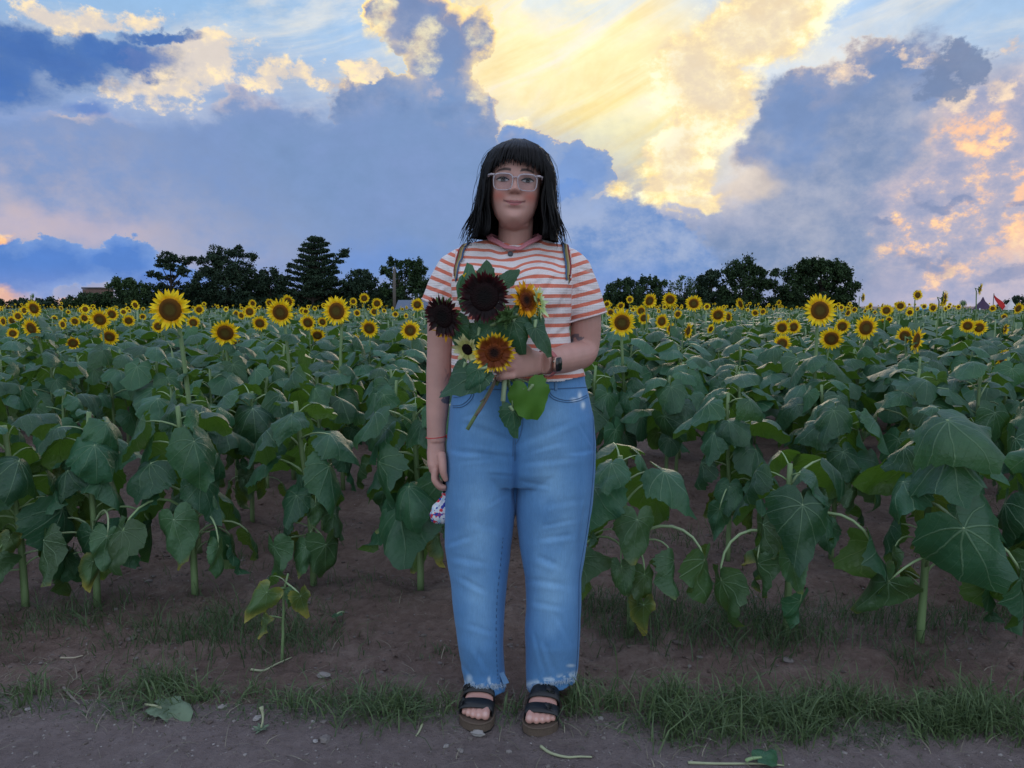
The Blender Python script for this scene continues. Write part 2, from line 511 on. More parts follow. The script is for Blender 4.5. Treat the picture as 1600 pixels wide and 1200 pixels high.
def catmull(pts, n=6):
    pts = [Vector(p) for p in pts]
    q = [pts[0]] + pts + [pts[-1]]
    r = []
    for i in range(1, len(q) - 2):
        for k in range(n):
            t = k / n
            a, b, c, d = q[i - 1], q[i], q[i + 1], q[i + 2]
            r.append(0.5 * ((2 * b) + (c - a) * t + (2 * a - 5 * b + 4 * c - d) * t * t + (3 * b - a - 3 * c + d) * t ** 3))
    r.append(pts[-1])
    return r


# ------------------------------------------------------------------ materials
def material(name, fn):
    m_ = bpy.data.materials.new(name)
    m_.use_nodes = True
    t = m_.node_tree
    t.nodes.clear()
    B = NB(t)
    out = B.n('ShaderNodeOutputMaterial')
    s = fn(B)
    t.links.new(s, out.inputs[0])
    return m_


def bsdf(B, color, rough=0.6, spec=0.5, normal=None, metal=0.0, sheen=0.0, alpha=None, sss=0.0, trans=0.0):
    b = B.n('ShaderNodeBsdfPrincipled')
    B.put(b.inputs['Base Color'], color)
    B.put(b.inputs['Roughness'], rough)
    B.put(b.inputs['Specular IOR Level'], spec)
    B.put(b.inputs['Metallic'], metal)
    if sheen: b.inputs['Sheen Weight'].default_value = sheen
    if trans: b.inputs['Transmission Weight'].default_value = trans
    if alpha is not None: B.put(b.inputs['Alpha'], alpha)
    if sss:
        b.inputs['Subsurface Weight'].default_value = sss
        b.inputs['Subsurface Radius'].default_value = (0.012, 0.005, 0.003)
        b.inputs['Subsurface Scale'].default_value = 1.0
    if normal is not None: B.put(b.inputs['Normal'], normal)
    return b.outputs[0]


def bump(B, h, strength=0.4, dist=0.01):
    nd = B.n('ShaderNodeBump')
    B.put(nd.inputs['Strength'], strength)
    B.put(nd.inputs['Distance'], dist)
    B.put(nd.inputs['Height'], h)
    return nd.outputs[0]


def attr(B, name, out='Fac'):
    nd = B.n('ShaderNodeAttribute', attribute_name=name)
    return nd.outputs[out]


def thin(B, top, trans, f, rough=0.5, spec=0.4, normal=None):
    """A leaf like surface: glossy diffuse plus light let through."""
    b = bsdf(B, top, rough, spec, normal)
    t = B.n('ShaderNodeBsdfTranslucent')
    B.put(t.inputs[0], trans)
    if normal is not None: B.put(t.inputs['Normal'], normal)
    mx = B.n('ShaderNodeMixShader')
    mx.inputs[0].default_value = f
    B.t.links.new(b, mx.inputs[1]); B.t.links.new(t.outputs[0], mx.inputs[2])
    return mx.outputs[0]


def rnd(B):
    return B.n('ShaderNodeObjectInfo').outputs['Random']


def leaf_mat(name, old=0.0, veins=True):
    def fn(B):
        tc = B.n('ShaderNodeTexCoord')
        uv = tc.outputs['UV']
        u, v_, _ = B.sep(uv)
        r = rnd(B)
        back = B.n('ShaderNodeNewGeometry').outputs['Backfacing']
        n = B.noise(B.v('ADD', tc.outputs['Object'], B.xyz(B.m('MULTIPLY', r, 17.0), 0, 0)), 9.0, 5, 0.6)
        fine = B.noise(tc.outputs['Object'], 90.0, 3, 0.6)
        top = B.mix(B.step(n, 0.3, 0.7), (0.018, 0.070, 0.034), (0.034, 0.106, 0.048))
        top = B.mix(B.m('MULTIPLY', r, 0.5), top, (0.026, 0.095, 0.052))
        r2 = B.m('FRACT', B.m('MULTIPLY', r, 7.13))
        blot = B.step(B.noise(B.v('ADD', tc.outputs['Object'], B.xyz(0, B.m('MULTIPLY', r, 31.0), 0)), 26.0, 4, 0.6), 0.5, 0.75)
        top = B.mix(B.m('MULTIPLY', blot, 0.35), top, (0.045, 0.120, 0.045))
        top = B.v('SCALE', top, scale=B.m('ADD', 0.70, B.m('MULTIPLY', r2, 0.65)))
        under = B.mix(B.step(n, 0.3, 0.7), (0.060, 0.125, 0.030), (0.085, 0.155, 0.040))
        if old > 0:
            # ageing leaves yellow from the margin inwards
            ex = B.v('LENGTH', B.xyz(B.m('MULTIPLY', u, 1.25), B.m('SUBTRACT', v_, 0.18)))
            e = B.step(B.m('ADD', ex, B.m('MULTIPLY', n, 0.45)), 1.10 - old * 0.48, 1.30 - old * 0.25)
            yel = B.mix(B.step(fine, 0.35, 0.65), (0.30, 0.27, 0.05), (0.42, 0.34, 0.08))
            brn = B.step(B.noise(tc.outputs['Object'], 22.0, 5, 0.6), 0.60, 0.68)
            yel = B.mix(B.m('MULTIPLY', brn, 0.7), yel, (0.12, 0.06, 0.025))
            top = B.mix(e, B.mix(old * 0.3, top, (0.12, 0.17, 0.03)), yel)
            under = B.mix(e, under, yel)
        h = fine
        if veins:
            a = B.m('ARCTAN2', u, v_)
            rr = B.v('LENGTH', B.xyz(u, v_))
            vs = None
            wob = B.m('MULTIPLY', B.m('SUBTRACT', n, 0.5), 0.30)
            for ang in (0.0, 0.66, 1.35, 2.15):
                da = B.m('ADD', B.m('SUBTRACT', B.m('ABSOLUTE', a), ang), B.m('ADD', B.m('MULTIPLY', rr, ang * 0.42), wob if ang else 0.0))
                d = B.m('MULTIPLY', B.m('ABSOLUTE', B.m('SINE', da)), rr)
                near = B.m('LESS_THAN', B.m('ABSOLUTE', da), 0.7)
                wv = B.m('SUBTRACT', 0.019, B.m('MULTIPLY', rr, 0.015))
                q = B.m('MULTIPLY', B.step(d, wv, B.m('MULTIPLY', wv, 0.3)), near)
                vs = q if vs is None else B.m('MAXIMUM', vs, q)
            # finer side veins leaving the midrib
            s2 = B.m('ADD', B.m('SUBTRACT', v_, B.m('MULTIPLY', B.m('ABSOLUTE', u), 0.75)), B.m('MULTIPLY', n, 0.05))
            s2 = B.m('ABSOLUTE', B.m('SUBTRACT', B.m('FRACT', B.m('MULTIPLY', s2, 8.5)), 0.5))
            s2 = B.m('MULTIPLY', B.step(s2, 0.06, 0.0), 0.30)
            vs = B.m('MAXIMUM', vs, s2)
            top = B.mix(B.m('MULTIPLY', vs, B.m('ADD', 0.22, B.m('MULTIPLY', r, 0.22))), top, (0.22, 0.34, 0.20))
            under = B.mix(B.m('MULTIPLY', vs, 0.6), under, (0.16, 0.24, 0.08))
            h = B.m('ADD', B.m('MULTIPLY', vs, 1.2), B.m('MULTIPLY', fine, 0.35))
            h = B.m('ADD', h, B.m('MULTIPLY', B.noise(tc.outputs['Object'], 34.0, 3, 0.55), 2.2))
        col = B.mix(back, top, under)
        tr = B.mix(B.m('MULTIPLY', old, 1.0) if False else min(old, 1.0) * 0.5, (0.12, 0.26, 0.02), (0.34, 0.30, 0.03))
        return thin(B, col, tr, 0.24, 0.43, 0.42, bump(B, h, 0.6, 0.004))
    return material(name, fn)


M = {}
M['leaf'] = leaf_mat('sunflower_leaf')
M['leaf_old'] = leaf_mat('ageing_leaf', 0.6)
M['leaf_yellow'] = leaf_mat('yellow_leaf', 1.2)
M['stem'] = material('sunflower_stem', lambda B: bsdf(B, B.mix(B.noise(B.v('MULTIPLY', B.n('ShaderNodeTexCoord').outputs['Object'], (60, 60, 6)), 1.0, 4), (0.10, 0.17, 0.06), (0.20, 0.28, 0.13)), 0.6, 0.4,
                                                     bump(B, B.noise(B.v('MULTIPLY', B.n('ShaderNodeTexCoord').outputs['Object'], (160, 160, 10)), 1.0, 3), 0.5, 0.003)))
M['petiole'] = material('leaf_stalk', lambda B: bsdf(B, B.mix(rnd(B), (0.20, 0.30, 0.13), (0.28, 0.36, 0.20)), 0.5, 0.5))


def petal_mat(name, base, tip, split=0.5, trans=(0.9, 0.5, 0.02)):
    def fn(B):
        t = attr(B, 'tint')
        nn = B.noise(B.n('ShaderNodeTexCoord').outputs['Object'], 130.0, 3)
        c = B.mix(B.step(B.m('ADD', t, B.m('MULTIPLY', nn, 0.25)), split - 0.1 + 0.12, split + 0.2 + 0.12), base, tip)
        c = B.mix(B.m('MULTIPLY', B.step(nn, 0.45, 0.7), 0.25), c, (0.5, 0.24, 0.005) if tip[0] > 0.5 else base)
        return thin(B, c, trans, 0.30, 0.55, 0.25)
    return material(name, fn)


M['petal'] = petal_mat('yellow_petal', (0.90, 0.46, 0.004), (0.97, 0.74, 0.012), 0.25)
M['petal_dark'] = petal_mat('burgundy_petal', (0.010, 0.003, 0.004), (0.060, 0.007, 0.012), 0.6, trans=(0.10, 0.008, 0.01))
M['petal_bi'] = petal_mat('bicolour_petal', (0.15, 0.022, 0.005), (0.92, 0.62, 0.02), 0.60, trans=(0.5, 0.2, 0.01))
M['petal_or'] = petal_mat('orange_petal', (0.20, 0.035, 0.005), (0.88, 0.42, 0.01), 0.35)
M['petal_cream'] = petal_mat('cream_petal', (0.62, 0.62, 0.22), (0.80, 0.78, 0.42), 0.4, trans=(0.6, 0.6, 0.25))
M['petal_green'] = petal_mat('lime_petal', (0.42, 0.58, 0.20), (0.68, 0.80, 0.44), 0.4, trans=(0.4, 0.6, 0.2))


def disc_mat(name, inner, outer, rim):
    def fn(B):
        o = B.n('ShaderNodeTexCoord').outputs['Object']
        t = attr(B, 'tint')
        n = B.voronoi(o, 260.0, out=0)
        c = B.ramp(t, [(0.0, inner), (0.35, inner), (0.6, outer), (1.0, rim)])
        c = B.mix(B.m('MULTIPLY', n, 0.9, clamp=True), c, B.v('SCALE', c, scale=0.5))
        return bsdf(B, c, 0.8, 0.15, bump(B, n, 0.8, 0.003))
    return material(name, fn)


M['disc'] = disc_mat('brown_disc', (0.14, 0.10, 0.02), (0.12, 0.055, 0.010), (0.26, 0.10, 0.012))
M['disc_dark'] = disc_mat('dark_disc', (0.006, 0.004, 0.004), (0.010, 0.004, 0.004), (0.016, 0.005, 0.006))
M['disc_rust'] = disc_mat('rust_disc', (0.020, 0.008, 0.006), (0.09, 0.020, 0.006), (0.20, 0.045, 0.008))
M['sepal'] = material('green_sepal', lambda B: thin(B, B.mix(B.noise(B.n('ShaderNodeTexCoord').outputs['Object'], 30.0), (0.05, 0.10, 0.03), (0.10, 0.18, 0.06)), (0.1, 0.2, 0.03), 0.15, 0.6, 0.3))

# ------------------------------------------------------------------ ground
ROW_SLOPE = -0.20          # the rows run slightly askew to the camera


def fbm(x, y, seed, octaves=4, base=1.0, gain=0.5):
    """Vectorised value noise, enough for terrain and scatter masks."""
    out = np.zeros_like(x, dtype=np.float64)
    amp, fr = 1.0, base
    rng = np.random.default_rng(seed)
    for _ in range(octaves):
        tab = rng.random((64, 64))
        gx, gy = x * fr, y * fr
        ix, iy = np.floor(gx).astype(int), np.floor(gy).astype(int)
        fx, fy = gx - ix, gy - iy
        fx, fy = fx * fx * (3 - 2 * fx), fy * fy * (3 - 2 * fy)
        a = tab[ix % 64, iy % 64]; b = tab[(ix + 1) % 64, iy % 64]
        c = tab[ix % 64, (iy + 1) % 64]; d = tab[(ix + 1) % 64, (iy + 1) % 64]
        out += amp * ((a * (1 - fx) + b * fx) * (1 - fy) + (c * (1 - fx) + d * fx) * fy - 0.5)
        amp *= gain; fr *= 2.03
    return out


def row_coord(x, y):
    return y - ROW_SLOPE * x


def ground_z(x, y):
    x = np.asarray(x, float); y = np.asarray(y, float)
    s = row_coord(x, y)
    near = np.clip((9.0 - y) / 4.0, 0, 1)
    sp = y + 0.05 * x
    path = np.clip((2.33 - sp) / 0.14, 0, 1)
    z = 0.016 * fbm(x, y, 3, 4, 1.6) * (1 - 0.5 * path)
    rough = fbm(x, y, 5, 4, 7.0, 0.6)
    z = z + near * (0.009 + 0.034 * (1 - path)) * rough + near * (1 - path) * 0.016 * np.maximum(fbm(x, y, 6, 3, 17.0, 0.6), 0)
    ridge = 0.5 + 0.5 * np.cos((s - 2.99) * 2 * np.pi / 0.8)
    z = z + near * (1 - path) * (0.030 * ridge - 0.012)
    z = z - 0.018 * np.exp(-((sp - 2.40) / 0.06) ** 2) * near + 0.012 * np.exp(-((sp - 2.155) / 0.10) ** 2) * near
    return z


def spaced(lo, hi, step):
    return list(np.arange(lo, hi, step))


def soil(B, path):
    pos = B.n('ShaderNodeNewGeometry').outputs['Position']
    a = B.noise(pos, 2.2, 6, 0.6)
    b = B.noise(pos, 26.0, 8, 0.68)
    c = B.voronoi(pos, 70.0)
    d = B.noise(B.v('MULTIPLY', pos, (1.0, 1.6, 1.0)), 120.0, 4, 0.7)
    if path:
        col = B.ramp(B.m('ADD', B.m('MULTIPLY', a, 0.5), B.m('MULTIPLY', b, 0.5)), [(0.3, (0.140, 0.108, 0.102)), (0.5, (0.215, 0.172, 0.166)), (0.72, (0.30, 0.255, 0.245))])
    else:
        col = B.ramp(B.m('ADD', B.m('MULTIPLY', a, 0.5), B.m('MULTIPLY', b, 0.5)), [(0.3, (0.100, 0.066, 0.054)), (0.5, (0.185, 0.130, 0.110)), (0.72, (0.30, 0.235, 0.205))])
    peb = B.step(B.voronoi(pos, 34.0), 0.16, 0.10)
    pick = B.step(B.voronoi(pos, 34.0, out=1) if False else B.noise(pos, 9.0, 2), 0.55, 0.6)
    col = B.mix(B.m('MULTIPLY', B.m('MULTIPLY', peb, pick), 0.7), col, (0.40, 0.36, 0.35))
    col = B.mix(B.m('MULTIPLY', B.step(d, 0.6, 0.75), 0.45), col, (0.28, 0.23, 0.20))
    col = B.mix(B.m('MULTIPLY', B.step(d, 0.40, 0.25), 0.5), col, (0.045, 0.030, 0.025))
    h = B.m('ADD', B.m('MULTIPLY', b, 1.0), B.m('ADD', B.m('MULTIPLY', d, 0.35), B.m('MULTIPLY', peb, 0.25)))
    return bsdf(B, col, 0.93, 0.2, bump(B, h, 1.0, 0.035))


M['path'] = material('path_soil', lambda B: soil(B, True))
M['soil'] = material('field_soil', lambda B: soil(B, False))


def build_ground():
    xs = [-900, -500, -250, -120, -60, -30, -16, -10, -7, -5.2, -4.2, -3.6] + spaced(-3.2, 3.21, 0.02) + [3.6, 4.2, 5.2, 7, 10, 16, 30, 60, 120, 250, 500, 900]
    ys = [-60, -20, -8, -3, -1, 0.2, 0.9] + spaced(1.4, 4.6, 0.02) + spaced(4.6, 8.0, 0.06) + [8.5, 9, 10, 12, 15, 20, 30, 45, 70, 120, 250, 600, 1400]
    X, Y = np.meshgrid(xs, ys)
    Z = ground_z(X, Y)
    V = np.c_[X.ravel(), Y.ravel(), Z.ravel()]
    nx, ny = len(xs), len(ys)
    i, j = np.meshgrid(np.arange(nx - 1), np.arange(ny - 1))
    a = (j * nx + i).ravel()
    Q = np.c_[a, a + 1, a + 1 + nx, a + nx]
    cen = V[Q].mean(1)
    cut = cen[:, 1] + 0.05 * cen[:, 0] < 2.16
    for name, msk, mat in (('dirt_path', cut, M['path']), ('field_soil', ~cut, M['soil'])):
        q = Q[msk]
        u, inv = np.unique(q, return_inverse=True)
        o = link(name, quick_mesh(name, V[u], inv.reshape(q.shape), mat, smooth=True))
        o['kind'] = 'structure'


build_ground()


# ------------------------------------------------------------------ grass, weeds, pebbles
def blade_mat(name, lo, hi):
    def fn(B):
        c = B.mix(attr(B, 'tint'), lo, hi)
        return thin(B, c, hi, 0.25, 0.5, 0.35)
    return material(name, fn)


M['grass'] = blade_mat('grass_blade', (0.030, 0.066, 0.026), (0.125, 0.180, 0.075))
M['dry'] = blade_mat('dry_blade', (0.12, 0.11, 0.08), (0.32, 0.29, 0.22))


def off_feet(x, y):
    m = np.ones(len(x), bool)
    for (hx, hy, tx, ty) in ((-0.082, 2.33, -0.106, 2.03), (0.118, 2.30, 0.075, 2.01)):
        dx, dy = tx - hx, ty - hy
        t = np.clip(((x - hx) * dx + (y - hy) * dy) / (dx * dx + dy * dy), 0, 1)
        m &= np.hypot(x - hx - t * dx, y - hy - t * dy) > 0.062
    return m


def blades(name, x, y, h, w, lean, rng, mat, label, tint=None, flat=0.0, kind='stuff'):
    """Every blade is a bent strip of three faces."""
    k = off_feet(x, y)
    pick = lambda q: q[k] if hasattr(q, '__len__') else q
    x, y, h, w, lean = pick(x), pick(y), pick(h), pick(w), pick(lean)
    tint = None if tint is None else tint[k]
    n = len(x)
    z = ground_z(x, y) - 0.004
    az = rng.random(n) * 2 * np.pi
    dirx, diry = np.cos(az), np.sin(az)
    wa = rng.random(n) * 2 * np.pi
    wx, wy = np.cos(wa), np.sin(wa)
    V = []
    for t, wt, up in ((0.0, 1.0, 0.0), (0.35, 0.95, 0.42), (0.7, 0.65, 0.78), (1.0, 0.06, 0.95)):
        off = lean * h * t ** 1.7
        zz = z + h * (up * (1 - 0.35 * lean * t)) * (1 - flat) + 0.003
        cx, cy = x + dirx * off, y + diry * off
        V.append(np.c_[cx - wx * w * wt / 2, cy - wy * w * wt / 2, zz])
        V.append(np.c_[cx + wx * w * wt / 2, cy + wy * w * wt / 2, zz])
    V = np.stack(V, 1).reshape(-1, 3)
    b = (np.arange(n) * 8)[:, None]
    Q = np.concatenate([b + np.array([[0, 1, 3, 2]]), b + np.array([[2, 3, 5, 4]]), b + np.array([[4, 5, 7, 6]])])
    t = rng.random(n) if tint is None else tint
    me = quick_mesh(name, V, Q, mat, attrs={'tint': np.repeat(t, 8)}, smooth=True)
    o = link(name, me)
    if kind: o['kind'] = kind
    if label: o['label'] = label
    return o


def scatter(rng, n, x0, x1, s0, s1, dens):
    """Points with the row coordinate between s0 and s1, thinned by a density function."""
    x = rng.uniform(x0, x1, n); s = rng.uniform(s0, s1, n)
    y = s + ROW_SLOPE * x
    k = rng.random(n) < dens(x, y, s)
    return x[k], y[k], s[k]


def build_grass():
    rng = np.random.default_rng(21)

    def strip(x, y, s):
        n = fbm(x, y, 31, 3, 2.2)
        sp = y + 0.05 * x
        edge = np.exp(-(np.abs(sp - 2.150 + 0.015 * np.sin(x * 4)) / (0.082 + 0.045 * np.clip(x, 0, 1))) ** 3.5)
        side = np.where(x > 0.15, 1.15, np.where(x < -1.0, 0.9, 1.0))
        gap = 1 - 0.9 * np.exp(-((x + 1.38) / 0.16) ** 2)
        return np.clip(edge * side * gap * np.clip(0.72 + 2.4 * n, 0.06, 1.2), 0, 1)
    x, y, s = scatter(rng, 52000, -2.4, 2.4, 1.45, 2.85, strip)
    n = len(x)
    h = rng.uniform(0.012, 0.046, n) * (1 + 1.6 * (rng.random(n) ** 7))
    cl = np.clip(fbm(x, y, 33, 2, 3.0) + 0.5, 0, 1)
    h *= 0.6 + 0.9 * cl
    blades('grass', x, y, h, rng.uniform(0.002, 0.0045, n), rng.uniform(0.7, 2.1, n), rng, M['grass'],
           'low green grass growing in a ragged strip along the path edge', flat=0.12, tint=np.clip(rng.random(n) * 0.7 + cl * 0.4 - 0.1, 0, 1))
    # taller tufts
    xs, ys, hs = [], [], []
    for k in range(80):
        px = rng.uniform(0, 1600) if k > 60 else rng.uniform(850, 1600)
        sx = (px - 800) / 554
        s_ = rng.normal(2.155, 0.05)
        c = (sx, s_ - 0.05 * sx)
        m_ = rng.integers(14, 46)
        xs.append(c[0] + rng.normal(0, 0.022, m_)); ys.append(c[1] + rng.normal(0, 0.022, m_))
        hs.append(rng.uniform(0.05, 0.125, m_) * rng.uniform(0.6, 1.15))
    for (px, py, m_, hh, sp) in ((250, 1078, 150, 0.13, 0.05), (60, 1100, 130, 0.10, 0.07), (560, 1110, 180, 0.10, 0.10), (1070, 1130, 220, 0.17, 0.10), (1310, 1110, 160, 0.15, 0.07), (1540, 1120, 200, 0.15, 0.10), (1200, 1130, 150, 0.15, 0.09), (900, 1100, 130, 0.11, 0.06), (640, 1120, 120, 0.09, 0.05)):
        g = G(px, py)
        xs.append(g.x + rng.normal(0, sp, m_)); ys.append(g.y + rng.normal(0, sp * 0.7, m_)); hs.append(rng.uniform(0.3, 1.0, m_) * hh)
    x, y, h = map(np.concatenate, (xs, ys, hs))
    n = len(x)
    blades('grass_tufts', x, y, h, rng.uniform(0.0025, 0.0055, n), rng.uniform(0.2, 1.5, n), rng, M['grass'],
           'taller tufts of grass standing out of the strip beside the path', tint=rng.random(n) * 0.8 + 0.2)
    # straw and dead stalks lying about
    x, y, s = scatter(rng, 12000, -2.9, 2.9, 1.6, 3.2, lambda x, y, s: 0.10 + 0.75 * np.exp(-((y + 0.05 * x - 2.17) / 0.14) ** 2))
    n = len(x)
    blades('dry_litter', x, y, rng.uniform(0.02, 0.09, n), rng.uniform(0.0015, 0.0035, n), rng.uniform(0.5, 1.6, n), rng, M['dry'],
           'pale dry stalks and grass litter on the bare soil', flat=0.55)
    # weeds under the first rows
    xs, ys, hs = [], [], []
    for (px, py, m_, hh, sp) in ((330, 985, 520, 0.16, 0.15), (455, 1000, 360, 0.14, 0.12), (120, 960, 300, 0.13, 0.14), (1000, 985, 360, 0.15, 0.12), (930, 960, 200, 0.13, 0.08),
                                 (1130, 985, 620, 0.20, 0.16), (1230, 1000, 300, 0.16, 0.10), (1370, 975, 320, 0.13, 0.14), (1480, 990, 200, 0.12, 0.14), (1420, 1040, 90, 0.12, 0.05), (1560, 960, 200, 0.13, 0.12),
                                 (560, 925, 120, 0.08, 0.14), (700, 1010, 60, 0.05, 0.06), (1060, 850, 220, 0.10, 0.2), (420, 860, 160, 0.10, 0.2), (40, 1000, 160, 0.08, 0.12), (230, 1010, 150, 0.07, 0.12)):
        g = G(px, py)
        xs.append(g.x + rng.normal(0, sp, m_)); ys.append(g.y + rng.normal(0, sp * 0.8, m_)); hs.append(rng.uniform(0.25, 1.0, m_) * hh)
    x, y, s = scatter(rng, 9000, -4.5, 4.5, 2.7, 7.5, lambda x, y, s: 0.25 * np.clip(fbm(x, y, 77, 3, 1.5) * 2 + 0.5, 0, 1))
    xs.append(x); ys.append(y); hs.append(rng.uniform(0.03, 0.12, len(x)))
    x, y, h = map(np.concatenate, (xs, ys, hs))
    n = len(x)
    blades('weeds', x, y, h, rng.uniform(0.0018, 0.004, n), rng.uniform(0.3, 1.3, n), rng, M['grass'],
           'thin dark weeds growing at the feet of the sunflowers', tint=rng.random(n) * 0.55)
    # broad leaved seedlings between the blades
    x, y, s = scatter(rng, 2600, -2.4, 2.4, 1.6, 2.7, lambda x, y, s: 0.25 * strip(x, y, s))
    n = len(x)
    blades('clover', x, y, rng.uniform(0.01, 0.035, n), rng.uniform(0.008, 0.016, n), rng.uniform(0.6, 1.6, n), rng, M['grass'],
           'small broad leaved clover between the grass blades', tint=rng.random(n) * 0.6 + 0.1)


build_grass()

M['stone'] = material('pebble', lambda B: bsdf(B, B.mix(attr(B, 'tint'), (0.09, 0.07, 0.062), (0.30, 0.28, 0.27)), 0.85, 0.3))


def rock_shape(rng, sub=1):
    bm = bmesh.new()
    bmesh.ops.create_icosphere(bm, subdivisions=sub, radius=1.0)
    v = np.array([q.co[:] for q in bm.verts]); f = np.array([[w.index for w in q.verts] for q in bm.faces])
    bm.free()
    v *= rng.uniform(0.72, 1.2, (len(v), 1))
    v[:, 2] *= 0.55
    return v, f


def build_gravel():
    rng = np.random.default_rng(5)
    x = np.r_[rng.uniform(-1.9, 1.9, 2300), rng.uniform(-3, 3, 3000)]
    y = np.r_[rng.uniform(1.55, 2.15, 2300), rng.uniform(2.1, 4.2, 3000)]
    r = np.r_[rng.uniform(0.0012, 0.0042, 2300), rng.uniform(0.002, 0.0075, 3000)] * (1 + (rng.random(5300) ** 8) * 1.6)
    Vs, Fs, T, b = [], [], [], 0
    shapes = [rock_shape(rng) for _ in range(6)]
    z = ground_z(x, y)
    for i in range(len(x)):
        v, f = shapes[i % 6]
        a = rng.random() * 6.28
        c, s = math.cos(a), math.sin(a)
        sx = rng.uniform(0.8, 1.5)
        q = np.c_[(v[:, 0] * c * sx - v[:, 1] * s), (v[:, 0] * s * sx + v[:, 1] * c), v[:, 2]] * r[i] + (x[i], y[i], z[i] + r[i] * 0.15)
        Vs.append(q); Fs.append(f + b); b += len(v); T.append(np.full(len(v), rng.random() ** 2.2 * (0.8 if y[i] < 2.15 else 0.35)))
    o = link('gravel', quick_mesh('gravel', np.concatenate(Vs), np.concatenate(Fs), M['stone'], attrs={'tint': np.concatenate(T)}))
    props(o, 'small stones and crumbs of earth strewn over the bare ground', kind='stuff')
    for (px, py, r, t, lab, nm) in ((508, 1157, 0.020, 0.30, 'grey stone the size of a plum lying alone on the path', 'stone'),
                                (746, 1149, 0.020, 1.6, 'bright white stone chip beside the left sandal toes', 'stone'),
                                (697, 1166, 0.010, 0.7, 'pale flat pebble below the left sandal, nearer her foot', 'stone'),
                                (720, 1173, 0.011, 0.5, 'dull grey pebble on the path in front of the white chip', 'stone'),
                                (402, 1127, 0.014, 0.8, 'pale rounded pebble beside the shrivelled flower head on the path', 'stone'),
                                (348, 1110, 0.013, 0.7, 'whitish clod at the grass edge above the wilted leaf', 'stone'),
                                (493, 1160, 0.009, 0.9, 'small pale pebble touching the plum sized stone', 'stone'),
                                (1232, 1032, 0.020, 0.3, 'grey oval stone on bare soil behind the grass strip', 'stone'),
                                (506, 1064, 0.022, 0.6, 'long flat pale stone at the back edge of the grass', 'stone'),
                                (45, 1117, 0.009, 0.9, 'small whitish pebble below the leftmost grass clump', 'stone')):
        v, f = rock_shape(rng, 2)
        g = G(px, py)
        o = link(nm, quick_mesh(nm, v * (r * 1.15, r * 0.8, r * 0.75), f, M['stone'], attrs={'tint': np.full(len(v), t)}, smooth=False))
        o.location = (g.x, g.y, float(ground_z(g.x, g.y)) + r * 0.2)
        o.rotation_euler = (0.1, 0.1, rng.random() * 3)
        props(o, lab, 'stone', 'stones lying on the ground')


build_gravel()


def build_clods():
    # lumps of dry earth left by the plough
    rng = np.random.default_rng(15)
    n = 5200
    x = rng.uniform(-3.6, 3.6, n); y = rng.uniform(2.24, 6.0, n)
    k = (y + 0.05 * x > 2.26) & (rng.random(n) < np.clip(0.45 + 2.0 * fbm(x, y, 44, 3, 2.0), 0.08, 1))
    x, y = x[k], y[k]
    r = rng.uniform(0.003, 0.011, len(x)) * (1 + 1.3 * rng.random(len(x)) ** 7)
    z = ground_z(x, y)
    shapes = [rock_shape(rng, 1) for _ in range(8)]
    Vs, Fs, b = [], [], 0
    for i in range(len(x)):
        v, f = shapes[i % 8]
        a = rng.random() * 6.28; c, s = math.cos(a), math.sin(a)
        Vs.append(np.c_[v[:, 0] * c - v[:, 1] * s, (v[:, 0] * s + v[:, 1] * c) * 1.2, v[:, 2]] * r[i] + (x[i], y[i], z[i] + r[i] * 0.1)); Fs.append(f + b); b += len(v)
    o = link('clods', quick_mesh('clods', np.concatenate(Vs), np.concatenate(Fs), M['soil']))
    props(o, 'dry crumbling clods of earth between the grass strip and the plants', kind='stuff')


build_clods()

# ------------------------------------------------------------------ sunflower leaves
def heart(a, rng_w):
    """Outline radius of a sunflower leaf at angle a from the tip direction (1 = tip)."""
    a = abs(a)
    pts = [(0, 1.0), (0.09, 0.88), (0.22, 0.77), (0.45, 0.665), (0.8, 0.585), (1.2, 0.53), (1.57, 0.49), (2.1, 0.45), (2.55, 0.40), (2.85, 0.29), (3.03, 0.13), (3.1416, 0.05)]
    for (x0, y0), (x1, y1) in zip(pts, pts[1:]):
        if a <= x1:
            t = (a - x0) / (x1 - x0)
            return (y0 + (y1 - y0) * t) * (1.0 + (rng_w - 1.0) * math.sin(min(a, math.pi - a) if a > 1.57 else a))
    return 0.05


